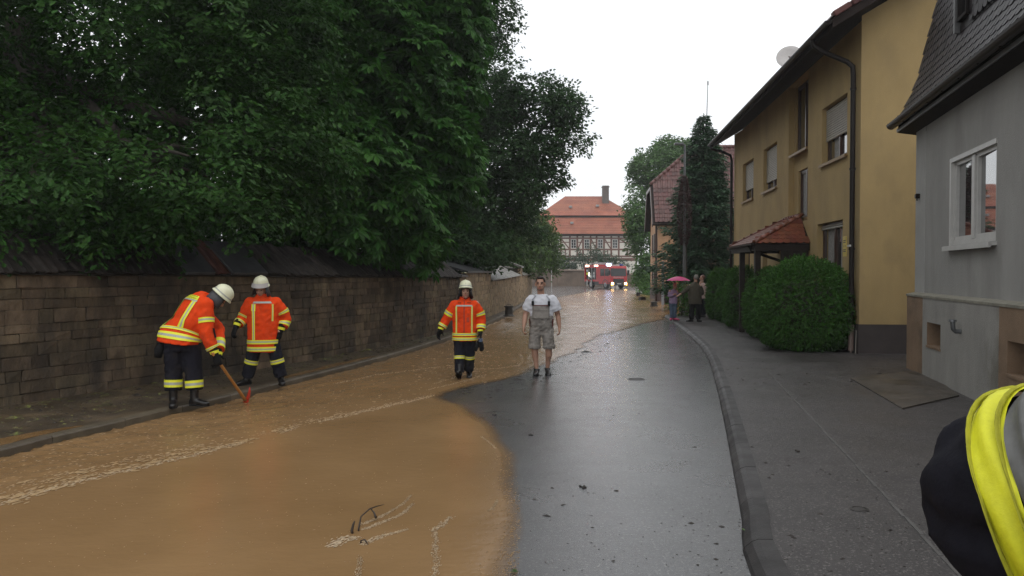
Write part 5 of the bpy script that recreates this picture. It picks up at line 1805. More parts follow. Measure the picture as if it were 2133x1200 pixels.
# spruce: whorls of drooping boughs with needle sprays
def spruce(loc_, h, rbase, seed, label):
    e = empty('spruce_tree', loc_, 0, label, 'tree')
    rr = np.random.RandomState(seed)
    s = MB(); s.tube([(0, 0, -.1), (0, 0, h * .5), (0, 0, h)], [.16, .10, .015], 8); s.build('trunk', m_bark, e)
    P_, Tp, Nn, Sz = [], [], [], []
    z = 1.15
    bm_ = MB()
    while z < h - .08:
        f = 1 - z / h
        L = rbase * (f ** .80) * rr.uniform(.9, 1.1)
        nb = int(7 + 5 * f)
        a0 = rr.rand() * 6.28
        for k in range(nb):
            a = a0 + 2 * math.pi * k / nb + rr.uniform(-.25, .25)
            Lk = L * rr.uniform(.60, 1.15) + .08
            d = np.array([math.cos(a), math.sin(a), 0]); lt = np.array([-d[1], d[0], 0])
            m = int(12 + 52 * Lk)
            t = rr.rand(m) ** .75
            sd = rr.uniform(-1, 1, m) * (1 - t * .72) * .42 * Lk
            zz = z + Lk * (.10 - .42 * t + .30 * t * t) * (1 if f > .12 else -.6) + rr.normal(size=m) * (.04 + .07 * f)
            p = d[None] * (t * Lk)[:, None] + lt[None] * sd[:, None]
            p[:, 2] = zz - np.abs(sd) * .22
            P_.append(p)
            Tp.append(d[None] * .8 + lt[None] * (np.sign(sd) * rr.uniform(.3, 1.0, m))[:, None] + np.array([0, 0, -.22]) + rr.normal(size=(m, 3)) * .2)
            Nn.append(np.array([0, 0, 1.0])[None] + rr.normal(size=(m, 3)) * .35)
            Sz.append(rr.uniform(.17, .33, m) * (.55 + .45 * min(1, Lk)))
        z += rr.uniform(.10, .17) + .13 * f
    T_ = (np.array([(0, 0, 0), (.20, .35, .0), (.07, .4, .05), (.16, .75, -.02), (0, 1.0, 0), (-.16, .75, -.02), (-.07, .4, .05), (-.20, .35, 0)]), np.array([(0, 1, 2), (0, 2, 6), (0, 6, 7), (2, 3, 4), (2, 4, 6), (6, 4, 5)]))
    leaves('crown', e, m_spruce, np.concatenate(P_), np.concatenate(Tp), np.concatenate(Nn), np.concatenate(Sz), T_)
    return e
spruce((8.95, 36.0, 0), 9.25, 2.85, 3, 'tall dark spruce between the yellow house and the salmon house')

# clipped domes before the yellow house
def dome(loc_, rx, ry, h, n, seed, label, sz=.105, rz=0.0, group='clipped bushes before the yellow house'):
    e = empty('clipped_bush', loc_, rz, label, 'bush', group)
    rr = np.random.RandomState(seed)
    s = MB(); s.tube([(0, 0, -.05), (0, 0, h * .6)], [.07, .04], 6); s.build('trunk', m_bark, e)
    d = norm(rr.normal(size=(n * 2, 3)))
    d = d[d[:, 2] > -.9][:n]
    m = len(d)
    zc = h * .40
    # superellipsoid: full sides, rounded top
    k = (np.abs(d[:, 0]) ** 2.1 + np.abs(d[:, 1]) ** 2.1 + np.abs(d[:, 2]) ** 2.1) ** (-1 / 2.1) * 1.02
    b = pnoise(d[:, 0] * 3 + seed, d[:, 1] * 3 + d[:, 2] * 3.3, seed) * .05 + pnoise(d[:, 0] * 9 + seed, d[:, 1] * 9 + d[:, 2] * 8, seed + 1) * .035
    rad = (1 + b) * (1 - .30 * rr.rand(m) ** 2.2)
    P_ = d * (k * rad)[:, None] * np.array([rx, ry, 1])
    hz_ = np.where(d[:, 2] > 0, h - zc, zc)
    low = np.clip((-d[:, 2] - .1) / .8, 0, 1)
    P_[:, :2] *= (1 + .28 * low * low)[:, None]
    P_[:, 2] = zc + d[:, 2] * k * rad * hz_
    tip = d * .8 + rr.normal(size=(m, 3)) * .55 + np.array([0, 0, -.28])
    nn_ = np.array([0, 0, 1.0]) + d * .3 + rr.normal(size=(m, 3)) * .55
    ok_ = P_[:, 2] > .02
    leaves('foliage', e, m_hedge, P_[ok_], tip[ok_], nn_[ok_], sz * rr.uniform(.75, 1.4, ok_.sum()), T_SP)
    core = MB(); core.ball((0, 0, zc), rx * .74, ry * .74, min(zc, h - zc) * .92, 14, 10); core.build('inner_twigs', m_bark, e, True)
    return e
def bush_px(px, d, half, depth, top_py, n, seed, label, sz=.105):
    x = (px - CX) / F_PX * d
    h = CAM_H + (568 - top_py) / F_PX * d - .085
    dome((x, d, .085), half / F_PX * d, depth, h, n, seed, label, sz)
bush_px(1678, 17.2, 98, 1.0, 540, 15000, 1, 'largest clipped green dome nearest the dark downpipe', .088)
bush_px(1598, 20.2, 43, .8, 560, 7500, 2, 'clipped dome tucked behind the largest one, left of it', .08)
bush_px(1548, 24.0, 36, .9, 556, 5500, 3, 'clipped tall bush at the dark porch post', .095)
bush_px(1518, 26.4, 17, .75, 566, 3600, 4, 'clipped narrow bush, second from the left of the row', .13)
bush_px(1497, 28.4, 19, .75, 563, 3600, 5, 'leftmost clipped bush, at the back of the row beside the people', .13)

# rose bush by the gate
rb_ = (6.75, 30.6, .06)
rose = empty('rose_bush', rb_, 0, 'leafy green rose bush behind the child with the umbrella', 'bush')
s = MB(); s.tube([(0, 0, 0), (.1, 0, .7), (.0, 0, 1.3)], [.03, .025, .012], 6); s.build('trunk', m_bark, rose)
crown(rose, [(0, 0, .45, .5, .5, .40), (.1, 0, .95, .35, .4, .45), (-.1, 0, 1.35, .22, .25, .35), (.5, 0, .25, .4, .35, .25)], 240, 9, .3, .10, T_RH, m_hedge, 33, .3, -.6, 1, .5, .8, jit=.8)

# small ferny plants and hostas at the bushes' feet
fe = empty('fern', (7.15, 22.6, .085), 0, 'small fern at the foot of the bushes', 'plant')
rr = np.random.RandomState(5)
m = 60
a = rr.rand(m) * 6.28
leaves('fronds', fe, m_hedge, np.zeros((m, 3)) + rr.normal(size=(m, 3)) * np.array([.12, .12, .01]) + np.array([0, 0, .06]), np.stack([np.cos(a), np.sin(a), rr.uniform(.2, .9, m)], 1), np.tile(np.array([0, 0, 1.0]), (m, 1)) + rr.normal(size=(m, 3)) * .2, rr.uniform(.25, .45, m), T_SP)
# ------------------------------------------------------------------ people
m_skin = mat('skin', (0.42, 0.235, 0.165), .5, .10, 14)
m_orange_cloth = mat('orange_jacket', (0.74, 0.060, 0.008), .8, .12, 7, .5, 22, .012, spec=.15, col2=(.40, .040, .010), c2scale=5, c2lo=.55, c2hi=.78)
m_band_y = mat('yellow_band', (0.80, 0.80, 0.04), .5, .04, 20)
m_band_s = mat('silver_band', (0.40, 0.41, 0.37), .35, .10, 30)
m_navy = mat('navy_cloth', (0.014, 0.014, 0.021), .85, .25, 9, .5, 25, .012, spec=.12, col2=(.034, .030, .028), c2scale=4, c2lo=.52, c2hi=.75)
m_black_cloth = mat('black_cloth', (0.010, 0.010, 0.011), .8, .25, 12, .4, 40, .01, spec=.15)
m_boot = mat('wet_black_leather', (0.010, 0.009, 0.009), .28, .3, 12, .4, 30, .01)
m_helmet = mat('cream_helmet', (0.72, 0.72, 0.52), .28, .06, 8)
m_hair_dark = mat('dark_hair', (0.016, 0.010, 0.008), .5, .3, 40, .5, 120, .005)
m_hair_grey = mat('grey_hair', (0.22, 0.20, 0.18), .6, .3, 40, .5, 120, .005)
m_guard = mat('guard_leather', (.040, .041, .047), .5, .15, 20)
m_eye = mat('eye', (0.02, 0.018, 0.016), .15, 0)
m_lip = mat('lip', (0.40, 0.08, 0.07), .4, .05)
m_white_shirt = mat('white_tshirt', (0.62, 0.63, 0.68), .8, .04, 6, .5, 14, .02)
m_overall = mat('grey_overalls', (0.235, 0.215, 0.195), .85, .2, 9, .6, 16, .02, col2=(.10, .085, .07), c2scale=5, c2lo=.54, c2hi=.72)
m_maroon = mat('maroon_trim', (0.12, 0.022, 0.020), .8, .1)
m_strap = mat('grey_strap', (0.30, 0.31, 0.34), .7, .08)
m_clog = mat('black_clog', (0.020, 0.020, 0.021), .30, .2)
m_jeans = mat('blue_jeans', (0.085, 0.125, 0.185), .85, .15, 8, .4, 30, .01)
m_lilac = mat('lilac_top', (0.30, 0.22, 0.34), .85, .1, 8, .4, 20, .01)
m_pink = mat('pink_shoes', (0.50, 0.05, 0.14), .5, .08)
m_umb = mat('pink_umbrella', (0.78, 0.035, 0.25), .35, .05, trans=.35)
m_olive = mat('olive_jacket', (0.062, 0.052, 0.034), .85, .2, 6, .5, 16, .02)
m_pale_top = mat('pale_pink_top', (0.50, 0.36, 0.33), .8, .06)

def V3(*a): return Vector(a)

def remesh(mb, name, material, voxel, smooth=4, parent=None, wrinkle=0.0, wscale=9.0, seed=0, limit=None):
    me0 = mb.mesh(name, material)
    o = bpy.data.objects.new('tmp', me0); COL.objects.link(o)
    md = o.modifiers.new('r', 'REMESH'); md.mode = 'VOXEL'; md.voxel_size = voxel
    ms_ = o.modifiers.new('s', 'SMOOTH'); ms_.iterations = smooth; ms_.factor = .5
    bpy.context.view_layer.update()
    dg = bpy.context.evaluated_depsgraph_get()
    me = bpy.data.meshes.new_from_object(o.evaluated_get(dg))
    bpy.data.objects.remove(o); bpy.data.meshes.remove(me0)
    me.name = name
    me.materials.clear(); me.materials.append(material)
    n = len(me.vertices)
    if wrinkle > 0:
        co = np.empty(n * 3, np.float32); me.vertices.foreach_get('co', co); co = co.reshape(-1, 3)
        no = np.empty(n * 3, np.float32); me.vertices.foreach_get('normal', no); no = no.reshape(-1, 3)
        w = pnoise(co[:, 0] * wscale + co[:, 1] * wscale * .7 + seed, co[:, 2] * wscale * 1.5 - co[:, 0] * wscale * .6, 5 + seed)
        w = np.abs(w) * -1 + .35
        w += .5 * pnoise(co[:, 0] * wscale * 2.2 + co[:, 1] * wscale * 2, co[:, 2] * wscale * 2.4, 9 + seed)
        co = co + no * (w * wrinkle)[:, None]
        me.vertices.foreach_set('co', co.astype(np.float32).ravel())
    me.polygons.foreach_set('use_smooth', [True] * len(me.polygons))
    me.update()
    return link(name, me, parent)

class Loft:
    """sections (centre, right axis, front axis, half width, half depth); surface point by (t, angle): angle 0 = front, 90 = right"""
    def __init__(self, secs, ex=2.3):
        self.s = [(Vector(c), Vector(x).normalized(), Vector(y).normalized(), a, b) for c, x, y, a, b in secs]
        self.ex = ex
    def sec(self, t):
        n = len(self.s) - 1
        t = max(0.0, min(1.0, t)) * n
        i = min(n - 1, int(t)); f = t - i
        f = f * f * (3 - 2 * f) * .5 + f * .5
        A, B = self.s[i], self.s[i + 1]
        return A[0].lerp(B[0], f), A[1].lerp(B[1], f).normalized(), A[2].lerp(B[2], f).normalized(), A[3] + (B[3] - A[3]) * f, A[4] + (B[4] - A[4]) * f
    def pt(self, t, ang, off=0.0):
        c, x, y, a, b = self.sec(t)
        s_, k_ = math.sin(ang), math.cos(ang)
        e = 2.0 / self.ex
        return c + x * ((a + off) * math.copysign(abs(s_) ** e, s_)) + y * ((b + off) * math.copysign(abs(k_) ** e, k_))
    def solid(self, mb, nt=14, na=24):
        v, f = [], []
        for i in range(nt + 1):
            for k in range(na):
                v.append(self.pt(i / nt, 2 * math.pi * k / na))
        for i in range(nt):
            for k in range(na):
                j = (k + 1) % na
                f.append((i * na + k, i * na + j, (i + 1) * na + j, (i + 1) * na + k))
        f.append(tuple(range(na - 1, -1, -1))); f.append(tuple(range(nt * na, (nt + 1) * na)))
        mb.add(v, f)
    def patch(self, mb, t0, t1, a0, a1, off, mats=(0,), n_a=None, across='t', th=.004):
        """a strip of tape lying on the surface, in lanes of several materials; lanes run across t or across the angle"""
        m = len(mats)
        n_a = n_a or max(3, int(abs(a1 - a0) / .22))
        n_t = max(2, int(abs(t1 - t0) * 16))
        for i, mm in enumerate(mats):
            if across == 't':
                ta, tb, aa, ab = t0 + (t1 - t0) * i / m, t0 + (t1 - t0) * (i + 1) / m, a0, a1
                r, q_ = 1, n_a
            else:
                ta, tb, aa, ab = t0, t1, a0 + (a1 - a0) * i / m, a0 + (a1 - a0) * (i + 1) / m
                r, q_ = n_t, 1
            v, f = [], []
            for u in range(r + 1):
                for w in range(q_ + 1):
                    v.append(self.pt(ta + (tb - ta) * u / r, aa + (ab - aa) * w / q_, off))
            for u in range(r):
                for w in range(q_):
                    f.append((u * (q_ + 1) + w, u * (q_ + 1) + w + 1, (u + 1) * (q_ + 1) + w + 1, (u + 1) * (q_ + 1) + w))
            mb.add(v, f, mm)

def limb_loft(pts, ref=(0, -1, 0), ex=2.0):
    """pts: (point, radius[, depth radius]); a Loft along a limb"""
    P_ = [Vector(p[0]) for p in pts]
    secs = []
    ref = Vector(ref)
    for i, p in enumerate(pts):
        t = (P_[min(i + 1, len(P_) - 1)] - P_[max(0, i - 1)]).normalized()
        y = ref - t * (ref @ t)
        if y.length < .1:
            y = Vector((1, 0, 0)) - t * t.x
        y.normalize()
        x = y.cross(t)
        secs.append((P_[i], x, y, p[1], p[2] if len(p) > 2 else p[1]))
    return Loft(secs, ex)

def capsule_chain(mb, pts):
    """round ended limb: pts (point, radius)"""
    L = limb_loft(pts)
    L.solid(mb, 3 * (len(pts) - 1), 12)
    for p in pts:
        mb.ball(p[0], p[1] * .995, nu=12, nv=8)

def hand(mb, wrist, d, back, side, curl=.5, k=1.0, thumb=True):
    """palm, four fingers of different lengths and a thumb; d: towards the fingers, back: out of the back of the hand, side: +1 thumb on d x back"""
    w = Vector(wrist); d = Vector(d).normalized(); b = Vector(back); b = (b - d * (b @ d)).normalized(); x = d.cross(b) * side
    pal = Loft([(w, x, b, .026 * k, .020 * k), (w + d * .04 * k, x, b, .038 * k, .018 * k), (w + d * .085 * k, x, b, .041 * k, .014 * k), (w + d * .095 * k, x, b, .036 * k, .010 * k)], 2.6)
    pal.solid(mb, 8, 14)
    for i, (o, L) in enumerate(((.030, .070), (.010, .079), (-.010, .073), (-.029, .057))):
        p = w + d * (.088 - abs(o) * .12) * k + x * o * k
        c = curl * (1 + .10 * i)
        pts = [(p - d * .02 * k, .0098 * k)]
        ang = c * .35
        for s_ in (.42, .33, .25):
            dd = d * math.cos(ang) - b * math.sin(ang)
            p = p + dd * (L * s_ * k)
            pts.append((p, .0092 * k * (1 - .1 * s_)))
            ang += c * .9
        capsule_chain(mb, pts)
    if thumb:
        p = w + d * .022 * k + x * .026 * k - b * .004 * k
        q = p + (d * .6 + x * .72 - b * .35).normalized() * .036 * k
        r_ = q + (d * .86 + x * .25 - b * .45).normalized() * .032 * k
        capsule_chain(mb, [(p, .013 * k), (q, .0115 * k), (r_, .0095 * k)])

def head(mb, c, fwd, up, k=1.0):
    """skull, jaw, nose, ears, brow; c: centre of the head"""
    c = Vector(c); f = Vector(fwd).normalized(); u = Vector(up); u = (u - f * (u @ f)).normalized(); x = f.cross(u)
    M = Matrix(((x.x, f.x, u.x, c.x), (x.y, f.y, u.y, c.y), (x.z, f.z, u.z, c.z), (0, 0, 0, 1)))
    S = Matrix.Scale(k, 4)
    M = M @ S
    mb.ball((0, -.012, .028), .076, .094, .092, 16, 12, 0, M)
    mb.ball((0, .020, -.040), .058, .070, .074, 14, 10, 0, M)
    mb.ball((0, .052, -.088), .030, .030, .026, 10, 8, 0, M)
    mb.ball((0, .066, -.030), .044, .022, .030, 10, 8, 0, M)
    mb.tube([(0, .080, .022), (0, .096, -.008), (0, .106, -.026)], [.009, .012, .016], 8, 0, True, M)
    mb.ball((0, .100, -.030), .017, .013, .011, 8, 6, 0, M)
    for s_ in (-1, 1):
        mb.ball((s_ * .078, -.006, -.006), .012, .024, .032, 8, 6, 0, M)
        mb.tube([(s_ * .014, .080, .034), (s_ * .046, .072, .036)], .010, 6, 0, True, M)
        mb.ball((s_ * .036, .060, -.020), .022, .020, .018, 8, 6, 0, M)
    return M
def face_parts(parent, M, lips=True, brows=None):
    for s_ in (-1, 1):
        e = MB(); e.ball((s_ * .031, .0765, .012), .0125, .008, .0075, 8, 6, 0, M); e.build('eye', m_eye, parent, True)
        if brows:
            e = MB(); e.tube([(s_ * .014, .091, .034), (s_ * .032, .090, .040), (s_ * .050, .080, .034)], .005, 5, 0, True, M); e.build('eyebrow', brows, parent)
    if lips:
        e = MB(); e.ball((0, .0905, -.062), .022, .008, .0065, 10, 6, 0, M); e.build('mouth', m_lip, parent, True)

def helmet(parent, M, visor=False):
    hm = MB()
    prof = [(.137, -.010), (.134, .000), (.120, .016), (.117, .045), (.106, .085), (.082, .116), (.045, .134), (.001, .139), (.001, .128), (.08, .108), (.108, .05), (.116, .004), (.134, -.016)]
    N = Matrix.Translation((0, -.008, .062)) @ Matrix.Rotation(R(9), 4, 'X') @ Matrix.Diagonal((.90, 1.08, 1.0, 1))
    hm.lathe(prof, 26, 0, M @ N, cap=False)
    o = hm.build('helmet', m_helmet, parent, True)
    r = MB()
    pts = [N @ Vector((0, math.sin(a) * .118, .02 + math.cos(a) * .122)) for a in [R(t) for t in range(-72, 73, 12)]]
    r.tube(pts, .010, 6, 0, True, M, .8); r.build('crest', m_helmet, o, True)
    r = MB()
    for zz, rad in ((.022, .1225), (.030, .1215)):
        pass
    r.lathe([(.1225, .018), (.1225, .034), (.119, .034), (.119, .018)], 26, 0, M @ N, cap=False)
    r.build('band', m_band_s, o, True)
    g_ = MB()
    n = 15
    v = []
    for i in range(n):
        a = R(90 + 62 + (236) * i / (n - 1))
        for rr_, z in ((.116, -.005), (.122, -.07), (.150, -.155 - .012 * math.sin(math.pi * i / (n - 1)))):
            v.append(N @ Vector((rr_ * math.cos(a), rr_ * math.sin(a), z)))
    g_.add(v, [(i * 3 + k, i * 3 + k + 1, i * 3 + 4 + k, i * 3 + 3 + k) for i in range(n - 1) for k in range(2)], 0, M)
    me = g_.mesh('neck_guard', m_guard, True)
    bm = bmesh.new(); bm.from_mesh(me); bmesh.ops.solidify(bm, geom=bm.faces, thickness=.005); bm.to_mesh(me); bm.free()
    link('neck_guard', me, o)
    if visor:
        q = MB(); v = []
        for i in range(11):
            a = R(90 - 75 + 150 * i / 10)
            for rr_, z in ((.132, .052), (.146, .0), (.150, -.010)):
                v.append(N @ Vector((rr_ * math.cos(a), rr_ * math.sin(a), z)))
        q.add(v, [(i * 3 + k, i * 3 + k + 1, i * 3 + 4 + k, i * 3 + 3 + k) for i in range(10) for k in range(2)], 0, M)
        q.build('visor', m_dish, o, True)
    st = MB()
    st.tube([(.080, .02, -.02), (.066, .045, -.085), (0, .066, -.122), (-.066, .045, -.085), (-.080, .02, -.02)], .006, 6, 0, True, M)
    st.build('chin_strap', m_black_cloth, o)
    return o

def boot(parent, ankle, d, top, material=None, L=.27, pitch=0.0, name='boot'):
    """rubber boot: shaft and foot; ankle is above the heel, d points to the toe"""
    material = material or m_boot
    mb = MB(); a = Vector(ankle); d = Vector(d).normalized()
    u = Vector((0, 0, 1)); 
    dn = (d * math.cos(pitch) + u * math.sin(pitch)); un = (u * math.cos(pitch) - d * math.sin(pitch)); x = dn.cross(un)
    heel = a - un * (a.z - 0) * 0 
    base = a - un * .085
    sh = limb_loft([(a - un * .03, .052), (a.lerp(Vector(top), .35), .055), (Vector(top), .066)])
    sh.solid(mb, 8, 14)
    ft = Loft([(base - dn * .070 + un * .038, x, un, .034, .036), (base - dn * .02 + un * .048, x, un, .042, .048), (base + dn * .07 + un * .042, x, un, .046, .042), (base + dn * .14 + un * .033, x, un, .051, .033), (base + dn * .19 + un * .028, x, un, .042, .026), (base + dn * .205 + un * .025, x, un, .02, .016)], 2.6)
    ft.solid(mb, 12, 14)
    o = remesh(mb, name, material, .013, 3, parent)
    so = MB()
    n = 16; v = []
    for k in range(n):
        t = 2 * math.pi * k / n
        p = base + dn * (.066 + .142 * math.cos(t)) + x * (.050 * math.sin(t) * (1.0 if math.cos(t) > -.2 else .85))
        v.append(p - un * .004); v.append(p + un * .016)
    so.add(v, [(2 * k, (2 * k + 2) % (2 * n), (2 * k + 3) % (2 * n), 2 * k + 1) for k in range(n)] + [tuple(range(0, 2 * n, 2)), tuple(range(2 * n - 1, 0, -2))])
    so.build('sole', m_black_cloth, o)
    return o

YSY = (0, 1, 0)
def bands_limb(parent, L, spans, mats=None, name='reflective_band', off=.009):
    for t0, t1 in spans:
        mb = MB()
        L.patch(mb, t0, t1, 0, 2 * math.pi, off, (0, 1, 0), 20)
        mb.build(name, mats or [m_band_y, m_band_s], parent, True)

def person(loc, rz, label, group=None):
    return empty('person', loc, rz, label, 'person', group)

def trousers(parent, hip_c, hip_w, legs, material, vox=.016, waist_top=.12, hw=.18, hd=.13, wrinkle=.012, tilt=None, name='trousers'):
    mb = MB()
    hc = Vector(hip_c)
    Loft([(hc + V3(0, 0, -.10), (1, 0, 0), YSY, hw * .95, hd), (hc, (1, 0, 0), YSY, hw, hd), (hc + V3(0, 0, waist_top), (1, 0, 0), YSY, hw * .95, hd * .95)]).solid(mb)
    for l in legs:
        l.solid(mb, 16, 16)
    return remesh(mb, name, material, vox, 3, parent, wrinkle, 9)

# ---------- firefighter walking towards us in the water
p3 = person(G(968, 790, .0), R(0), 'firefighter in orange jacket walking towards us through the brown water', 'firefighters in orange jackets')
b = MB()
Mh = head(b, (.018, -.03, 1.475), (.06, -1, .06), (0, 0, 1))
capsule_chain(b, [((.0, .0, 1.28), .060), ((.015, -.015, 1.42), .055)])
Loft([((0, 0, .76), (1, 0, 0), YSY, .15, .10), ((0, 0, 1.0), (1, 0, 0), YSY, .14, .10), ((0, 0, 1.24), (1, 0, 0), YSY, .17, .10), ((0, 0, 1.33), (1, 0, 0), YSY, .08, .06)]).solid(b)
capsule_chain(b, [((-.17, 0, 1.27), .06), ((-.31, .02, 1.00), .045), ((-.41, -.03, .84), .032)])
capsule_chain(b, [((.19, 0, 1.27), .06), ((.285, .03, 1.0), .045), ((.262, -.08, .80), .032)])
capsule_chain(b, [((-.085, 0, .74), .075), ((-.085, -.05, .40), .055), ((-.075, -.12, .06), .04)])
capsule_chain(b, [((.085, 0, .74), .075), ((.080, .02, .40), .055), ((.068, .14, .09), .04)])
remesh(b, 'body', m_skin, .011, 2, p3)
face_parts(p3, Mh, True, m_hair_dark)
helmet(p3, Mh)
hr_ = MB()
for s_ in (-1, 1):
    hr_.tube([(s_ * .062, .045, .05), (s_ * .074, .032, -.01), (s_ * .070, .020, -.085)], [.013, .014, .009], 8, 0, True, Mh)
hr_.ball((.0, .058, .066), .060, .026, .016, 10, 8, 0, Mh)
hr_.build('hair', m_hair_dark, p3, True)
jt = Loft([((0, 0, .655), (1, 0, 0), YSY, .205, .150), ((0, 0, .80), (1, 0, 0), YSY, .203, .150), ((0, 0, 1.0), (1, 0, 0), YSY, .200, .145), ((0, 0, 1.15), (1, 0, 0), YSY, .205, .145), ((0, 0, 1.25), (1, 0, 0), YSY, .205, .130), ((0, .01, 1.315), (1, 0, 0), YSY, .140, .100), ((0, -.005, 1.36), (1, 0, 0), YSY, .085, .085), ((.003, -.01, 1.40), (1, 0, 0), YSY, .080, .080)], 2.5)
la = limb_loft([((-.165, 0, 1.25), .088), ((-.235, .0, 1.15), .082), ((-.315, .02, 1.00), .076), ((-.385, -.01, .885), .070)])
ra = limb_loft([((.165, 0, 1.25), .088), ((.245, .01, 1.14), .082), ((.285, .03, 1.0), .078), ((.272, -.05, .845), .070)])
j = MB(); jt.solid(j, 18, 30); la.solid(j, 14, 16); ra.solid(j, 14, 16); j.ball((-.165, 0, 1.25), .09); j.ball((.165, 0, 1.25), .09)
jk = remesh(j, 'jacket', m_orange_cloth, .013, 3, p3, .011, 8, 1)
FR = math.pi
def torso_bands(parent, L, rows, full=True):
    for t0, t1 in rows:
        mb = MB(); L.patch(mb, t0, t1, 0, 2 * math.pi, .009, (0, 1, 0), 34); mb.build('reflective_band', [m_band_y, m_band_s], parent, True)
torso_bands(jk, jt, [(.018, .065), (.085, .130)])
mb = MB(); jt.patch(mb, .545, .60, FR - .62, FR + .62, .010, (0,), 10); mb.build('chest_band', m_band_s, jk, True)
for s_ in (-1, 1):
    mb = MB(); jt.patch(mb, .13, .545, FR + s_ * .50, FR + s_ * .66, .009, (0, 1, 0), across='a'); mb.build('reflective_stripe', [m_band_y, m_band_s], jk, True)
    mb = MB(); jt.patch(mb, .655, .675, FR + s_ * .22, FR + s_ * .62, .010, (0,), 6); mb.build('chest_flap', m_black_cloth, jk, True)
mb = MB(); jt.patch(mb, .0, .78, FR - .02, FR + .02, .007, (0,), across='a'); mb.build('zip', mat('zip_dark', (.35, .03, .01), .7, 0), jk, True)
mb = MB(); jt.patch(mb, .26, .34, FR - .32, FR - .14, .011, (0,), 4); mb.build('pocket', mat('pocket_dark', (.45, .05, .015), .7, 0), jk, True)
bands_limb(jk, la, [(.36, .50), (.86, .98)]); bands_limb(jk, ra, [(.36, .50), (.84, .98)])
for nm, w_, d_, bk, sd, sh in (('glove', (-.405, -.035, .850), (-.30, -.2, -.9), (-.5, .5, .2), 1, la), ('glove', (.268, -.070, .815), (.05, -.25, -.95), (.9, .2, 0), -1, ra)):
    gm_ = MB(); hand(gm_, w_, d_, bk, sd, .55, 1.22)
    capsule_chain(gm_, [(Vector(w_) - Vector(d_).normalized() * .065, .047), (Vector(w_) + Vector(d_).normalized() * .02, .040)])
    go = remesh(gm_, nm, m_black_cloth, .0085, 2, p3)
    c_ = limb_loft([(Vector(w_) - Vector(d_).normalized() * .03, .052), (Vector(w_) + Vector(d_).normalized() * .01, .047)])
    mb = MB(); c_.patch(mb, .1, .8, 0, 2 * math.pi, .0, (0,), 12); mb.build('cuff_band', m_band_y, go, True)
lL = limb_loft([((-.092, 0, .80), .108), ((-.088, -.02, .60), .098), ((-.086, -.05, .40), .085), ((-.080, -.10, .13), .084)])
lR = limb_loft([((.092, 0, .80), .108), ((.088, .01, .60), .098), ((.080, .02, .40), .085), ((.070, .11, .14), .082)])
tr_ = trousers(p3, (0, 0, .78), .17, [lL, lR], m_navy)
bands_limb(tr_, lL, [(.66, .745)]); bands_limb(tr_, lR, [(.66, .745)])
boot(p3, (-.080, -.135, .13), (-.08, -1, 0), (-.080, -.10, .27), pitch=R(28)); boot(p3, (.070, .12, .10), (.05, -1, 0), (.070, .11, .27))
# the spare pair of gloves held in the left hand
gl = empty('glove_pair', p3.matrix_basis.translation + Vector((.275, -.12, .60)), 0, 'dark gloves with blue cuffs held in the walking firefighter\'s left hand', 'gloves')
gm_ = MB(); hand(gm_, (0, 0, .06), (.15, -.1, -1), (0, -1, 0), 1, .3, 1.1); remesh(gm_, 'glove', m_black_cloth, .0085, 2, gl)
gm_ = MB(); hand(gm_, (-.03, .03, .05), (-.45, -.1, -1), (0, -1, 0), -1, .3, 1.1); remesh(gm_, 'glove', m_black_cloth, .0085, 2, gl)
gm_ = MB(); gm_.tube([(0, 0, .045), (-.005, 0, .10)], [.034, .04], 10); gm_.build('glove_cuff', mat('blue_cuff', (.10, .14, .22), .6, .1), gl)

# ---------- firefighter with the long coat by the wall
p2 = person(G(549, 801, .12), R(8), 'firefighter in long orange coat striding on the pavement by the wall', 'firefighters in orange jackets')
b = MB()
Mh2 = head(b, (-.015, -.06, 1.435), (-.22, -1, -.42), (0, -.25, 1))
capsule_chain(b, [((.0, .0, 1.24), .060), ((-.005, -.03, 1.37), .055)])
Loft([((0, 0, .72), (1, 0, 0), YSY, .15, .11), ((0, 0, 1.0), (1, 0, 0), YSY, .16, .12), ((0, 0, 1.22), (1, 0, 0), YSY, .18, .11), ((0, 0, 1.31), (1, 0, 0), YSY, .08, .06)]).solid(b)
capsule_chain(b, [((-.19, 0, 1.24), .06), ((-.29, .02, 1.00), .045), ((-.36, -.10, .90), .032)])
capsule_chain(b, [((.21, 0, 1.24), .06), ((.32, .05, .98), .045), ((.245, -.06, .80), .032)])
capsule_chain(b, [((-.09, 0, .72), .08), ((-.16, -.03, .38), .055), ((-.25, .02, .08), .04)])
capsule_chain(b, [((.09, 0, .72), .08), ((.20, -.03, .38), .055), ((.255, .0, .08), .04)])
remesh(b, 'body', m_skin, .011, 2, p2)
face_parts(p2, Mh2, True, None)
helmet(p2, Mh2, True)
jt = Loft([((.0, 0, .495), (1, 0, 0), YSY, .225, .175), ((0, 0, .70), (1, 0, 0), YSY, .225, .175), ((0, 0, .95), (1, 0, 0), YSY, .225, .170), ((0, 0, 1.10), (1, 0, 0), YSY, .230, .160), ((0, 0, 1.22), (1, 0, 0), YSY, .225, .14), ((0, .01, 1.29), (1, 0, 0), YSY, .150, .105), ((0, -.01, 1.335), (1, 0, 0), YSY, .09, .09), ((0, -.02, 1.37), (1, 0, 0), YSY, .085, .085)], 2.5)
la = limb_loft([((-.18, 0, 1.22), .095), ((-.245, .01, 1.10), .09), ((-.295, .02, .99), .082), ((-.345, -.07, .915), .074)])
ra = limb_loft([((.18, 0, 1.22), .095), ((.275, .02, 1.10), .09), ((.32, .05, .97), .086), ((.285, -.02, .86), .076)])
j = MB(); jt.solid(j, 18, 30); la.solid(j, 14, 16); ra.solid(j, 14, 16); j.ball((-.18, 0, 1.22), .097); j.ball((.18, 0, 1.22), .097)
jk = remesh(j, 'coat', m_orange_cloth, .0135, 3, p2, .012, 7, 2)
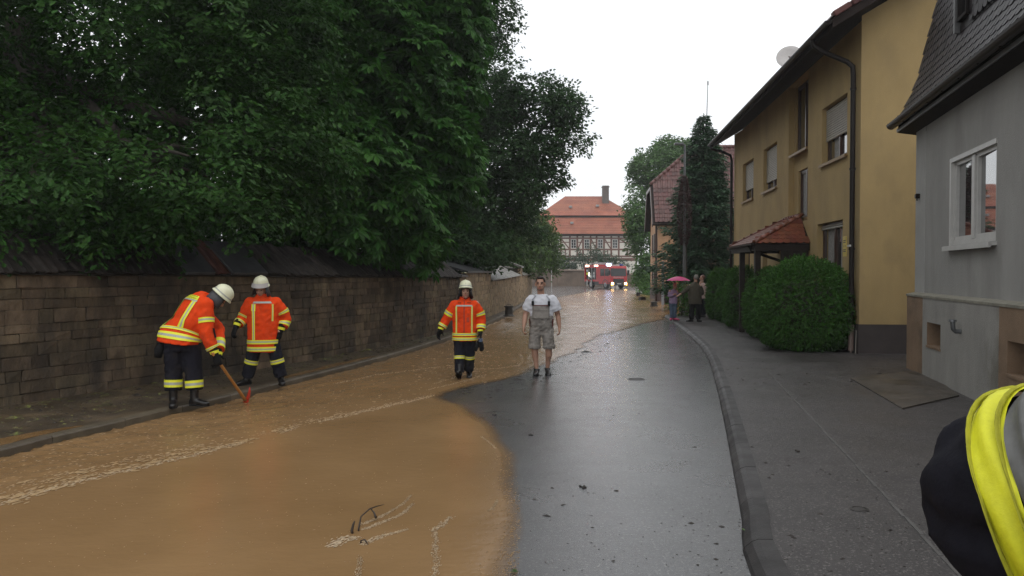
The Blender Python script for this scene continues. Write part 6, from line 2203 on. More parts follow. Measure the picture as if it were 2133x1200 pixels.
torso_bands(jk, jt, [(.02, .062), (.085, .125)])
mb = MB(); jt.patch(mb, .585, .64, FR - .62, FR + .50, .010, (0,), 10); mb.build('chest_band', m_band_s, jk, True)
mb = MB(); jt.patch(mb, .125, .56, FR + .30, FR + .50, .009, (0, 1, 0), across='a'); mb.build('reflective_stripe', [m_band_y, m_band_s], jk, True)
mb = MB(); jt.patch(mb, .45, .56, FR + .26, FR + .54, .014, (0, 1, 0), across='a'); mb.build('radio_pocket', [m_band_y, m_band_s], jk, True)
mb = MB(); jt.patch(mb, .30, .56, FR - .74, FR - .60, .009, (0, 1, 0), across='a'); mb.build('reflective_stripe', [m_band_y, m_band_s], jk, True)
bands_limb(jk, la, [(.50, .62), (.84, .98)]); bands_limb(jk, ra, [(.30, .44), (.76, .93)])
for w_, d_, bk, sd in (((-.365, -.105, .885), (-.30, -.35, -.9), (-.5, -.6, .2), 1), ((.262, -.045, .815), (-.22, -.15, -.95), (.8, -.5, 0), -1)):
    gm_ = MB(); hand(gm_, w_, d_, bk, sd, .75, 1.25)
    capsule_chain(gm_, [(Vector(w_) - Vector(d_).normalized() * .075, .053), (Vector(w_) + Vector(d_).normalized() * .02, .042)])
    go = remesh(gm_, 'glove', m_black_cloth, .0085, 2, p2)
    c_ = limb_loft([(Vector(w_) - Vector(d_).normalized() * .05, .058), (Vector(w_), .053)])
    mb = MB(); c_.patch(mb, .1, .8, 0, 2 * math.pi, .0, (0,), 12); mb.build('cuff_band', m_band_y, go, True)
lL = limb_loft([((-.095, 0, .78), .115), ((-.125, -.02, .56), .108), ((-.160, -.03, .38), .095), ((-.235, .01, .12), .092)])
lR = limb_loft([((.095, 0, .78), .115), ((.150, -.02, .56), .108), ((.200, -.03, .38), .095), ((.250, .0, .12), .092)])
tr_ = trousers(p2, (0, 0, .74), .17, [lL, lR], m_navy)
bands_limb(tr_, lL, [(.655, .755)]); bands_limb(tr_, lR, [(.655, .755)])
boot(p2, (-.245, .02, .088), (-.75, -.7, 0), (-.235, .01, .24)); boot(p2, (.255, .0, .088), (.30, -1, 0), (.250, .0, .24))

# ---------- firefighter bending with the pick
p1 = person(G(386, 846, .12), R(0), 'bent firefighter seen from behind, holding a pick in the water', 'firefighters in orange jackets')
# leaning forward to the right and away; x right, y away
sp0, sp1 = V3(-.06, .02, .83), V3(.135, .18, 1.33)      # hips, shoulders
ax = (sp1 - sp0).normalized()
rt_ = V3(.72, -.66, 0); rt_ = (rt_ - ax * (rt_ @ ax)).normalized()       # his right side (towards us, right)
fr_ = ax.cross(rt_) * -1                                # chest side: forward and down
if fr_.z > 0: fr_ = -fr_
b = MB()
hd_c = sp1 + V3(.205, .05, .015)
hf = V3(.55, .30, -.78)
Mh1 = head(b, hd_c, hf, (.75, .25, .55))
capsule_chain(b, [(sp1 + V3(-.02, -.01, -.03), .062), (sp1 + V3(.10, .04, -.005), .056)])
Loft([(sp0, rt_, fr_, .15, .11), (sp0.lerp(sp1, .5), rt_, fr_, .155, .12), (sp0.lerp(sp1, .9), rt_, fr_, .19, .115), (sp1 + ax * .05, rt_, fr_, .08, .06)]).solid(b)
shR, shL = sp0.lerp(sp1, .90) + rt_ * .19, sp0.lerp(sp1, .90) - rt_ * .19
elR, wrR = V3(.285, -.03, .93), V3(.378, -.02, .665)
elL, wrL = V3(.27, .40, .93), V3(.375, .10, .62)
capsule_chain(b, [(shR, .06), (elR, .045), (wrR, .032)]); capsule_chain(b, [(shL, .06), (elL, .045), (wrL, .032)])
capsule_chain(b, [((-.13, .0, .78), .085), ((-.15, .02, .42), .058), ((-.15, .0, .08), .042)])
capsule_chain(b, [((.04, .06, .78), .085), ((.085, .06, .42), .058), ((.10, .04, .08), .042)])
remesh(b, 'body', m_skin, .011, 2, p1)
face_parts(p1, Mh1, True, None)
helmet(p1, Mh1)
hem0, hem1 = sp0 - ax * .04, sp0 + ax * .04
jt = Loft([(sp0 + V3(-.03, -.02, -.025), V3(1, -.35, -.14), V3(.3, 1, 0), .255, .20), (sp0 + ax * .10 + V3(-.025, 0, 0), (rt_ + V3(.5, .2, 0)), fr_, .245, .19), (sp0.lerp(sp1, .40), rt_, fr_, .235, .18), (sp0.lerp(sp1, .66), rt_, fr_, .240, .17), (sp0.lerp(sp1, .90), rt_, fr_, .235, .15), (sp1 + ax * .02, rt_, fr_, .16, .11), (sp1 + ax * .075, rt_, fr_, .095, .085), (sp1 + ax * .12 + V3(.02, 0, -.02), rt_, fr_, .085, .075)], 2.5)
ra = limb_loft([(shR + rt_ * -.01, .100), (shR.lerp(elR, .45), .094), (elR, .088), (elR.lerp(wrR, .6), .080), (wrR + V3(-.012, 0, .06), .073)])
la = limb_loft([(shL, .100), (shL.lerp(elL, .45), .094), (elL, .088), (wrL + V3(0, .02, .07), .073)])
j = MB(); jt.solid(j, 20, 30); ra.solid(j, 16, 16); la.solid(j, 14, 16); j.ball(shR, .102); j.ball(shL, .102)
jk = remesh(j, 'jacket', m_orange_cloth, .0135, 3, p1, .012, 7, 4)
torso_bands(jk, jt, [(.050, .098), (.122, .170)])
BK = 0.0
# which angle is the back: the front axis points to the chest, so the back is pi
for s_ in (-1, 1):
    mb = MB(); jt.patch(mb, .17, .56, math.pi - s_ * .58 - .17, math.pi - s_ * .58 + .17, .010, (0, 1, 0), across='a'); mb.build('reflective_stripe', [m_band_y, m_band_s], jk, True)
mb = MB(); jt.patch(mb, .555, .60, math.pi - .80, math.pi + .80, .011, (0,), 12); mb.build('back_band', m_band_s, jk, True)
mb = MB(); jt.patch(mb, .600, .705, math.pi - .78, math.pi + .78, .013, (0,), 12); bp_ = mb.build('back_panel', m_band_y, jk, True)
def text_on(L, body, t, amid, height, width, off, parent):
    """lettering laid on the cloth: across the angle, upright along t"""
    me = text_mesh(body, 1.0, m_black)
    xs_ = [v.co.x for v in me.vertices]; ys_ = [v.co.y for v in me.vertices]
    w_ = max(xs_) - min(xs_); xm = (max(xs_) + min(xs_)) / 2; h_ = max(ys_) - min(ys_); ym = (max(ys_) + min(ys_)) / 2
    for v in me.vertices:
        a = amid + (v.co.x - xm) / w_ * width * (-1)
        v.co = L.pt(t + (v.co.y - ym) / h_ * height, a, off)
    link('lettering', me, parent)
text_on(jt, 'FEUERWEHR', .680, math.pi, .030, 1.30, .0155, bp_)
text_on(jt, 'BAD RAPPENAU', .630, math.pi, .030, 1.40, .0155, bp_)
bands_limb(jk, ra, [(.27, .35), (.84, .98)]); bands_limb(jk, la, [(.85, .98)])
mb = MB(); ra.patch(mb, .44, .64, math.pi - 1.9, math.pi + 1.1, .008, (0,), 10); mb.build('elbow_patch', m_black_cloth, jk, True)
gdir = (V3(.42, -.03, .56) - wrR).normalized()
for w_, d_, bk, sd, cu in ((wrR + V3(.01, 0, -.01), (.30, .05, -1), (.2, -1, .1), -1, 1.15), (wrL, (.1, -.4, -1), (1, .3, .2), 1, 1.1)):
    gm_ = MB(); hand(gm_, w_, d_, bk, sd, cu, 1.25)
    capsule_chain(gm_, [(Vector(w_) - Vector(d_).normalized() * .075, .052), (Vector(w_) + Vector(d_).normalized() * .02, .042)])
    go = remesh(gm_, 'glove', m_black_cloth, .0085, 2, p1)
    c_ = limb_loft([(Vector(w_) - Vector(d_).normalized() * .05, .058), (Vector(w_) - Vector(d_).normalized() * .005, .053)])
    mb = MB(); c_.patch(mb, .1, .8, 0, 2 * math.pi, .0, (0,), 12); mb.build('cuff_band', m_band_y, go, True)
lL = limb_loft([((-.14, .0, .84), .125), ((-.145, .01, .60), .118), ((-.15, .02, .42), .105), ((-.15, .0, .20), .100)])
lR = limb_loft([((.04, .06, .84), .125), ((.065, .06, .60), .118), ((.085, .06, .42), .105), ((.10, .04, .20), .100)])
tr_ = trousers(p1, (-.05, .03, .80), .18, [lL, lR], m_navy, hw=.205, hd=.15)
bands_limb(tr_, lL, [(.80, .92)]); bands_limb(tr_, lR, [(.82, .94)])
boot(p1, (-.15, .0, .088), (.30, -.75, 0), (-.15, .0, .34)); boot(p1, (.10, .04, .088), (1, -.18, 0), (.10, .04, .34))
hg = MB(); hg.tube([(-.26, -.06, .80), (-.29, -.08, .72), (-.30, -.08, .62)], [.045, .06, .045], 10, flat=.6); hg.build('belt_pouch', m_black_cloth, p1, True)
# the pick: ash handle, red steel head
T0 = p1.matrix_basis.translation + V3(.385, -.035, .640)
T1 = G(513, 836, .05)
pk = empty('pick', T1, 0, 'fire pick with wooden handle and red steel head standing in the water', 'pick')
hm_ = MB(); hm_.tube([T0 - T1 + (T0 - T1).normalized() * .06, (T0 - T1) * .5, (T0 - T1) * .12, V3(0, 0, 0)], [.020, .018, .021, .024], 10); hm_.build('handle', mat('ash_handle', (.44, .19, .045), .45, .15, 6, stretch=(1, 1, .2)), pk, True)
m_redsteel = mat('red_steel', (.50, .030, .012), .35, .12, 9)
ph = MB(); ph.tube([(-.09, .05, -.09), (-.02, .01, -.01), (.03, -.01, .05), (.055, -.03, .14), (.06, -.035, .20)], [.010, .026, .026, .016, .006], 8); ph.ball((.0, 0, .01), .036, .036, .04); ph.build('head', m_redsteel, pk, True)

# ---------- man in dungarees
p4 = person(G(1128, 781, 0), R(-7), 'man in white t-shirt and grey bib shorts walking on wet asphalt', None)
b = MB()
Mh4 = head(b, (-.02, -.02, 1.595), (-.03, -1, -.02), (0, 0, 1), 1.08)
capsule_chain(b, [((-.01, .01, 1.38), .066), ((-.018, .0, 1.53), .060)])
Loft([((0, 0, .84), (1, 0, 0), YSY, .165, .12), ((0, 0, 1.05), (1, 0, 0), YSY, .165, .125), ((0, 0, 1.28), (1, 0, 0), YSY, .195, .12), ((0, 0, 1.40), (1, 0, 0), YSY, .10, .07)]).solid(b)
for s_, el, wr in ((-1, V3(-.285, .0, 1.06), V3(-.300, -.13, .86)), (1, V3(.282, .07, 1.06), V3(.312, .03, .84))):
    capsule_chain(b, [((s_ * .205, .01, 1.32), .068), (V3(s_ * .24, .02, 1.20), .056), (el, .046), (el.lerp(wr, .45), .044), (wr, .030)])
    hand(b, wr, (s_ * .03, -.12, -1), (s_ * .95, -.15, 0), -s_, .65, 1.02)
for s_, kn, an in ((-1, V3(-.116, -.04, .47), V3(-.085, .0, .09)), (1, V3(.126, .0, .47), V3(.098, .11, .10))):
    capsule_chain(b, [((s_ * .09, 0, .84), .095), (kn + V3(0, 0, .06), .066), (kn, .060), (kn + V3(0, .025, -.12), .060), (kn.lerp(an, .6) + V3(0, .01, 0), .044), (an, .036)])
remesh(b, 'body', m_skin, .0095, 2, p4)
face_parts(p4, Mh4, True, m_hair_dark)
hr_ = MB(); hr_.ball((0, -.022, .045), .081, .094, .088, 16, 10, 0, Mh4); hr_.ball((0, .030, .108), .058, .045, .028, 12, 8, 0, Mh4)
hrm = hr_.mesh('hair', m_hair_dark)
bm = bmesh.new(); bm.from_mesh(hrm)
Mi = Mh4.inverted()
bmesh.ops.delete(bm, geom=[v for v in bm.verts if (Mi @ v.co).z < -.045 or ((Mi @ v.co).y > .045 and (Mi @ v.co).z < .075)], context='VERTS'); bm.to_mesh(hrm); bm.free()
link('hair', hrm, p4)
bd = MB(); bd.ball((0, .040, -.075), .052, .058, .034, 12, 8, 0, Mh4); bd.build('stubble', mat('stubble', (.20, .115, .08), .7, .2, 60), p4, True)
jt = Loft([((0, 0, .98), (1, 0, 0), YSY, .205, .150), ((0, 0, 1.12), (1, 0, 0), YSY, .205, .150), ((0, 0, 1.26), (1, 0, 0), YSY, .215, .140), ((0, 0, 1.34), (1, 0, 0), YSY, .205, .125), ((0, .005, 1.395), (1, 0, 0), YSY, .125, .10), ((0, .0, 1.42), (1, 0, 0), YSY, .088, .085)], 2.4)
j = MB(); jt.solid(j, 16, 28)
for s_ in (-1, 1):
    sl = limb_loft([((s_ * .18, .005, 1.325), .090), ((s_ * .232, .01, 1.245), .090), ((s_ * .272, .020, 1.13), .088)]); sl.solid(j, 8, 16); j.ball((s_ * .18, .005, 1.325), .088)
sh_ = remesh(j, 'tshirt', m_white_shirt, .0125, 3, p4, .012, 8, 6)
bb_ = MB()
wl_ = Loft([((0, 0, .70), (1, 0, 0), YSY, .15, .085), ((0, 0, .80), (1, 0, 0), YSY, .198, .125), ((0, 0, .90), (1, 0, 0), YSY, .207, .152), ((0, 0, .99), (1, 0, 0), YSY, .209, .157), ((0, 0, 1.05), (1, 0, 0), YSY, .206, .153)], 2.4)
wl_.solid(bb_, 8, 28)
legs4 = []
for s_, kn in ((-1, V3(-.122, -.035, .50)), (1, V3(.132, .0, .50))):
    l_ = limb_loft([((s_ * .095, 0, .84), .112), (V3(s_ * .118, -.01, .66), .102), (kn, .098)]); l_.solid(bb_, 10, 18); legs4.append(l_)
dg_ = remesh(bb_, 'dungarees', m_overall, .0125, 3, p4, .014, 9, 8)
for l_ in legs4:
    c_ = MB()
    cl_ = Loft([l_.s[-1][:3] + (.112, .112)] * 2)
    c0 = l_.s[-1][0]
    q = limb_loft([(c0 + V3(0, 0, .045), .106), (c0 + V3(0, 0, .02), .114), (c0 + V3(0, 0, -.02), .112), (c0 + V3(0, 0, -.035), .104)]); q.solid(c_, 8, 18)
    remesh(c_, 'turn_up', m_overall, .012, 2, dg_, .008, 14, 3)
bt_ = Loft([((0, -.004, 1.0), (1, 0, 0), YSY, .212, .166), ((0, 0, 1.12), (1, 0, 0), YSY, .207, .158), ((0, 0, 1.215), (1, 0, 0), YSY, .210, .152), ((0, 0, 1.24), (1, 0, 0), YSY, .212, .150)], 2.4)
c_ = MB(); bt_.patch(c_, -.0, 1.0, FR - .70, FR + .70, .009, (0,) * 6, 8, across='a')
bm_me = c_.mesh('bib', m_overall, True); bm = bmesh.new(); bm.from_mesh(bm_me); bmesh.ops.remove_doubles(bm, verts=bm.verts, dist=.0005); bmesh.ops.solidify(bm, geom=bm.faces, thickness=.008); bm.to_mesh(bm_me); bm.free(); link('bib', bm_me, dg_)
c_ = MB(); bt_.patch(c_, .80, .93, FR - .66, FR + .66, .017, (0,), 10); c_.build('bib_trim', m_maroon, dg_, True)
c_ = MB(); bt_.patch(c_, .40, .42, FR - .45, FR + .45, .017, (0,), 10); c_.build('bib_pocket_seam', mat('seam_dark', (.10, .09, .08), .8, 0), dg_, True)
for s_ in (-1, 1):
    c_ = MB(); wl_.patch(c_, .40, .78, FR + s_ * 1.02, FR + s_ * 1.30, .014, (0,), 4); c_.build('pocket_trim', m_maroon, dg_, True)
    c_ = MB(); jt.patch(c_, .46, .80, FR + s_ * .56, FR + s_ * .74, .014, (0,) * 2, across='a')
    jt.patch(c_, .80, .86, FR + s_ * .62, FR + s_ * 1.3, .012, (0,) * 2, across='a'); c_.build('strap', m_strap, dg_, True)
    c_ = MB(); p_ = bt_.pt(1.0, FR + s_ * .60, .016); c_.cbox(p_.x - .022, p_.x + .022, p_.y - .012, p_.y + .010, p_.z - .015, p_.z + .065, .006); c_.build('buckle', m_black_cloth, dg_)
for s_, an, dr_ in ((-1, V3(-.085, .0, .09), (-.05, -1, 0)), (1, V3(.098, .11, .10), (.25, -1, 0))):
    boot(p4, (an.x, an.y, .088 if s_ < 0 else .10), dr_, (an.x, an.y, .115), m_clog, pitch=0 if s_ < 0 else R(-12), name='clog')

# ---------- child with the pink umbrella
p5 = person(G(1402, 667, .085), R(0), 'child in lilac top and jeans standing under a pink umbrella', None)
b = MB()
Mh5 = head(b, (.06, -.02, 1.235), (.15, -1, -.1), (0, 0, 1), .92)
capsule_chain(b, [((.03, .01, 1.07), .045), ((.055, .0, 1.19), .042)])
Loft([((0, 0, .64), (1, 0, 0), YSY, .115, .085), ((0, 0, .85), (1, 0, 0), YSY, .11, .085), ((.01, 0, 1.02), (1, 0, 0), YSY, .13, .08), ((.02, 0, 1.10), (1, 0, 0), YSY, .06, .05)]).solid(b)
capsule_chain(b, [((-.12, 0, 1.05), .045), ((-.16, -.02, .86), .034), ((-.02, -.16, .92), .024)]); hand(b, (-.02, -.16, .92), (.9, -.2, .35), (0, -1, .2), -1, 1.0, .85)
capsule_chain(b, [((.15, 0, 1.04), .045), ((.19, -.03, .88), .034), ((.15, -.15, .99), .024)]); hand(b, (.15, -.15, .99), (-.3, -.2, .9), (.6, -1, .2), 1, 1.2, .85)
capsule_chain(b, [((-.06, 0, .64), .075), ((-.065, -.01, .36), .05), ((-.065, .01, .06), .035)]); capsule_chain(b, [((.06, 0, .64), .075), ((.06, -.01, .36), .05), ((.055, .01, .06), .035)])
remesh(b, 'body', m_skin, .0105, 2, p5); face_parts(p5, Mh5, True, None)
hr_ = MB(); hr_.ball((0, -.030, .040), .082, .085, .090, 14, 10, 0, Mh5); hr_.tube([(0, -.09, .0), (0, -.11, -.12), (.01, -.10, -.24)], [.05, .05, .02], 8, 0, True, Mh5); hr_.build('hair', mat('brown_hair', (.07, .04, .022), .5, .3, 40), p5, True)
j = MB()
Loft([((0, 0, .60), (1, 0, 0), YSY, .150, .115), ((0, 0, .82), (1, 0, 0), YSY, .145, .110), ((.01, 0, 1.0), (1, 0, 0), YSY, .152, .105), ((.018, 0, 1.07), (1, 0, 0), YSY, .10, .075), ((.025, 0, 1.11), (1, 0, 0), YSY, .055, .055)], 2.4).solid(j)
limb_loft([((-.115, 0, 1.02), .062), ((-.155, -.015, .875), .056), ((-.10, -.09, .875), .050), ((-.035, -.155, .915), .044)]).solid(j); limb_loft([((.135, 0, 1.02), .062), ((.185, -.02, .89), .056), ((.17, -.10, .935), .048), ((.155, -.145, .975), .042)]).solid(j)
remesh(j, 'pullover', m_lilac, .0125, 3, p5, .01, 9, 3)
trousers(p5, (0, 0, .64), .1, [limb_loft([((-.065, 0, .66), .088), ((-.067, -.01, .36), .066), ((-.066, .005, .08), .055)]), limb_loft([((.065, 0, .66), .088), ((.062, -.01, .36), .066), ((.056, .005, .08), .055)])], m_jeans, hw=.135, hd=.105, waist_top=.06, name='jeans')
boot(p5, (-.065, .01, .082), (-.3, -1, 0), (-.065, .01, .11), m_pink, name='shoe'); boot(p5, (.055, .01, .082), (.75, -.7, 0), (.055, .01, .11), m_pink, name='shoe')
um = empty('umbrella', p5.matrix_basis.translation + V3(.15, -.17, .92), 0, 'bright pink umbrella held over the child', 'umbrella')
u_ = MB(); v = []
nr, na = 6, 40
for i in range(nr + 1):
    r_ = i / nr
    for k in range(na):
        a = 2 * math.pi * k / na
        sc_ = 1 - .045 * r_ * (1 - abs(math.cos(a * 4)) ** .7)
        v.append((.42 * r_ * math.cos(a) * sc_, .42 * r_ * math.sin(a) * sc_, .66 - .155 * r_ ** 1.9 + .020 * r_ * r_ * (1 - abs(math.cos(a * 4)))))
u_.add(v, [(i * na + k, i * na + (k + 1) % na, (i + 1) * na + (k + 1) % na, (i + 1) * na + k) for i in range(nr) for k in range(na)])
u_.build('canopy', m_umb, um, True)
u_ = MB(); u_.tube([(0, 0, -.02), (0, 0, .72)], .006, 6); u_.tube([(0, 0, -.06), (0, 0, .04)], .013, 8); u_.build('shaft', m_metal_dark, um)
for k in range(8):
    a = 2 * math.pi * k / 8
    rb2 = MB(); rb2.tube([(0, 0, .648)] + [(.42 * t * math.cos(a), .42 * t * math.sin(a), .652 - .155 * t ** 1.9 - .006) for t in (.35, .7, 1.0)], .003, 4); rb2.build('rib', m_strap, um)

# ---------- man in the olive jacket pointing
p6 = person(G(1447, 670, .085), R(0), 'man in olive jacket seen from behind, pointing left with his arm', None)
b = MB()
Mh6 = head(b, (.04, .02, 1.52), (-.2, 1, 0), (0, 0, 1), 1.0)
capsule_chain(b, [((.02, .0, 1.30), .062), ((.035, .01, 1.46), .058)])
Loft([((0, 0, .80), (1, 0, 0), YSY, .16, .12), ((0, 0, 1.0), (1, 0, 0), YSY, .16, .12), ((0, 0, 1.24), (1, 0, 0), YSY, .19, .115), ((0, 0, 1.34), (1, 0, 0), YSY, .09, .07)]).solid(b)
capsule_chain(b, [((-.19, 0, 1.24), .06), ((-.36, -.02, 1.06), .045), ((-.52, -.06, .96), .032)]); hand(b, (-.52, -.06, .96), (-.9, -.1, -.45), (0, -.3, 1), 1, .25, 1.0)
capsule_chain(b, [((.19, 0, 1.24), .06), ((.27, .05, 1.0), .045), ((.22, .18, .92), .032)]); hand(b, (.22, .18, .92), (-.3, .9, .1), (1, .2, .2), 1, .8, 1.0)
capsule_chain(b, [((-.09, 0, .8), .09), ((-.10, -.01, .45), .06), ((-.11, .02, .07), .04)]); capsule_chain(b, [((.09, 0, .8), .09), ((.12, .02, .45), .06), ((.14, .06, .07), .04)])
remesh(b, 'body', m_skin, .0105, 2, p6); face_parts(p6, Mh6, True, None)
hr_ = MB(); hr_.ball((0, -.025, .035), .083, .092, .095, 14, 10, 0, Mh6); hr_.build('hair', m_hair_grey, p6, True)
j = MB()
Loft([((.02, 0, .62), (1, 0, 0), YSY, .235, .17), ((0.01, 0, .85), (1, 0, 0), YSY, .225, .165), ((0, 0, 1.10), (1, 0, 0), YSY, .220, .155), ((0, 0, 1.24), (1, 0, 0), YSY, .205, .135), ((0, 0, 1.32), (1, 0, 0), YSY, .13, .10), ((.01, 0, 1.38), (1, 0, 0), YSY, .08, .08)], 2.4).solid(j, 16, 26)
limb_loft([((-.165, 0, 1.23), .088), ((-.27, -.01, 1.14), .078), ((-.36, -.02, 1.06), .070), ((-.49, -.055, .975), .055)]).solid(j); limb_loft([((.165, 0, 1.23), .088), ((.25, .03, 1.08), .078), ((.27, .06, .98), .07), ((.235, .15, .935), .058)]).solid(j)
remesh(j, 'jacket', m_olive, .014, 3, p6, .012, 7, 3)
trousers(p6, (.02, 0, .76), .1, [limb_loft([((-.09, 0, .80), .115), ((-.10, -.01, .45), .092), ((-.11, .015, .09), .082)]), limb_loft([((.095, 0, .80), .115), ((.12, .02, .45), .092), ((.14, .055, .09), .082)])], m_black_cloth, hw=.19, hd=.14)
boot(p6, (-.11, .02, .085), (-.95, -.25, 0), (-.11, .02, .13), name='shoe'); boot(p6, (.14, .06, .085), (.3, -.9, 0), (.14, .06, .13), name='shoe')

# ---------- woman half hidden behind the clipped bush
p7 = person((G(1474, 664, .085).x, 29.6, .085), R(0), 'person in pale pink top half hidden behind the leftmost clipped bush', None)
b = MB()
Mh7 = head(b, (.05, .0, 1.50), (-1, .1, -.05), (0, 0, 1), .97)
capsule_chain(b, [((.04, .0, 1.28), .052), ((.05, .0, 1.44), .05)])
Loft([((.05, 0, .76), (1, 0, 0), YSY, .15, .11), ((.05, 0, 1.22), (1, 0, 0), YSY, .16, .10), ((.045, 0, 1.31), (1, 0, 0), YSY, .07, .06)]).solid(b)
capsule_chain(b, [((-.08, -.05, 1.24), .05), ((-.20, -.10, 1.08), .038), ((-.10, -.2, 1.28), .028)]); hand(b, (-.10, -.2, 1.28), (.3, -.1, .9), (-.8, -.5, .1), 1, .4, .9)
capsule_chain(b, [((.20, 0, 1.24), .05), ((.28, .0, 1.0), .038), ((.26, -.1, .8), .028)]); hand(b, (.26, -.1, .8), (0, -.2, -1), (1, 0, 0), -1, .4, .9)
capsule_chain(b, [((-.02, 0, .78), .085), ((-.02, 0, .42), .055), ((-.02, .0, .07), .04)]); capsule_chain(b, [((.12, 0, .78), .085), ((.12, 0, .42), .055), ((.12, .0, .07), .04)])
remesh(b, 'body', m_skin, .0105, 2, p7); face_parts(p7, Mh7, True, None)
hr_ = MB(); hr_.ball((0, -.03, .035), .086, .09, .098, 14, 10, 0, Mh7); hr_.build('hair', mat('auburn_hair', (.12, .045, .025), .5, .3, 40), p7, True)
j = MB()
Loft([((.05, 0, .72), (1, 0, 0), YSY, .20, .15), ((.05, 0, 1.0), (1, 0, 0), YSY, .19, .14), ((.05, 0, 1.22), (1, 0, 0), YSY, .185, .12), ((.05, 0, 1.32), (1, 0, 0), YSY, .07, .065)], 2.4).solid(j)
limb_loft([((-.07, -.04, 1.22), .072), ((-.20, -.10, 1.09), .060), ((-.13, -.17, 1.22), .05)]).solid(j); limb_loft([((.19, 0, 1.22), .072), ((.28, .0, 1.0), .060), ((.265, -.08, .84), .05)]).solid(j)
remesh(j, 'pullover', m_pale_top, .014, 3, p7, .01, 8, 3)
trousers(p7, (.05, 0, .74), .1, [limb_loft([((-.03, 0, .78), .105), ((-.02, 0, .42), .08), ((-.02, 0, .09), .07)]), limb_loft([((.13, 0, .78), .105), ((.12, 0, .42), .08), ((.12, 0, .09), .07)])], m_navy, hw=.18, hd=.13)
boot(p7, (-.02, 0, .085), (-1, -.1, 0), (-.02, 0, .12), name='shoe'); boot(p7, (.12, 0, .085), (-1, -.1, 0), (.12, 0, .12), name='shoe')

# ---------- colleague at the right edge, close to the camera: an elbow in a dark jacket
p8 = person((1.06, .66, .085), R(0), 'arm of a person in dark jacket with yellow and silver band at the right edge', None)
SA = V3(.56, -.78, .30).normalized()
TIP = V3(.612, 1.08, 1.468) - V3(1.06, .66, .085)
ap = lambda s_: TIP + SA * s_
b = MB()
head(b, (-.03, .02, 1.70), (0, 1, 0), (0, 0, 1), 1.05)
capsule_chain(b, [((-.02, .0, 1.50), .062), ((-.03, .01, 1.64), .058)])
Loft([((0, 0, .88), (1, 0, 0), YSY, .17, .12), ((0, 0, 1.1), (1, 0, 0), YSY, .17, .12), ((0, 0, 1.40), (1, 0, 0), YSY, .19, .115), ((0, 0, 1.50), (1, 0, 0), YSY, .09, .07)]).solid(b)
capsule_chain(b, [((-.19, 0, 1.42), .06), (ap(.08), .045), ((-.22, .30, 1.36), .032)]); hand(b, (-.22, .30, 1.36), (.9, .3, .1), (0, 1, .2), 1, .6, 1.0)
capsule_chain(b, [((.19, 0, 1.42), .06), ((.30, .05, 1.15), .045), ((.26, .18, .95), .032)]); hand(b, (.26, .18, .95), (0, .6, -.8), (1, .2, .2), 1, .6, 1.0)
capsule_chain(b, [((-.09, 0, .88), .09), ((-.10, .01, .48), .06), ((-.11, .0, .07), .04)]); capsule_chain(b, [((.09, 0, .88), .09), ((.12, .02, .48), .06), ((.13, .0, .07), .04)])
remesh(b, 'body', m_skin, .0105, 2, p8)
j = MB()
Loft([((0, 0, .78), (1, 0, 0), YSY, .23, .17), ((0, 0, 1.1), (1, 0, 0), YSY, .22, .16), ((0, 0, 1.38), (1, 0, 0), YSY, .22, .145), ((0, 0, 1.48), (1, 0, 0), YSY, .13, .10), ((-.01, 0, 1.55), (1, 0, 0), YSY, .08, .08)], 2.4).solid(j, 16, 26)
SS = ((.50, .136), (.42, .134), (.34, .132), (.26, .131), (.18, .131), (.10, .127), (.05, .110), (.02, .080), (.0, .035))
sl_ = limb_loft([(ap(s_), r_) for s_, r_ in SS], (0, 0, 1))
sl_.solid(j, 30, 24)
limb_loft([(ap(.09) + V3(.03, .03, -.03), .10), ((-.34, .33, 1.37), .09), ((-.24, .31, 1.36), .072)]).solid(j)
limb_loft([((.18, 0, 1.40), .10), ((.28, .03, 1.2), .09), ((.30, .06, 1.12), .085), ((.265, .15, .99), .07)]).solid(j)
jk = remesh(j, 'jacket', mat('dark_navy_jacket', (.010, .010, .015), .8, .2, 30, .35, 160, .003, spec=.12), .0115, 1, p8, .026, 7, 12)
bnd = Loft(sl_.s, 2.0)
mb = MB()
def sleeve_band(t0, t1, mi, off):
    v, f = [], []
    nA, nT = 48, 8
    for u in range(nT + 1):
        for w in range(nA):
            a = 2 * math.pi * w / nA
            sk = .020 * math.sin(a + .6) + .010 * math.sin(3 * a)
            v.append(bnd.pt(t0 + (t1 - t0) * u / nT + sk, a, off + .003 * math.sin(5 * a + 9 * u / nT) + .006 * math.exp(-((u / nT - .5) / .3) ** 2)))
    for u in range(nT):
        for w in range(nA):
            f.append((u * nA + w, u * nA + (w + 1) % nA, (u + 1) * nA + (w + 1) % nA, (u + 1) * nA + w))
    mb.add(v, f, mi)
sleeve_band(.520, .582, 0, .014); sleeve_band(.450, .520, 1, .0145); sleeve_band(.385, .450, 0, .014)
for t_ in (.390, .442, .526, .574):
    sleeve_band(t_, t_ + .004, 2, .0165)
mb.build('reflective_band', [mat('neon_band', (.66, .66, .02), .6, .08, 60, .3, 200, .002), mat('silver_tape', (.105, .105, .102), .6, .2, 40), mat('stitching', (.36, .35, .02), .8, .2, 60)], jk, True)
trousers(p8, (0, 0, .84), .1, [limb_loft([((-.09, 0, .88), .115), ((-.10, .01, .48), .095), ((-.11, 0, .09), .09)]), limb_loft([((.095, 0, .88), .115), ((.12, .02, .48), .095), ((.13, 0, .09), .09)])], m_navy, hw=.19, hd=.14)
boot(p8, (-.11, 0, .088), (0, 1, 0), (-.11, 0, .2)); boot(p8, (.13, 0, .088), (0, 1, 0), (.13, 0, .2))
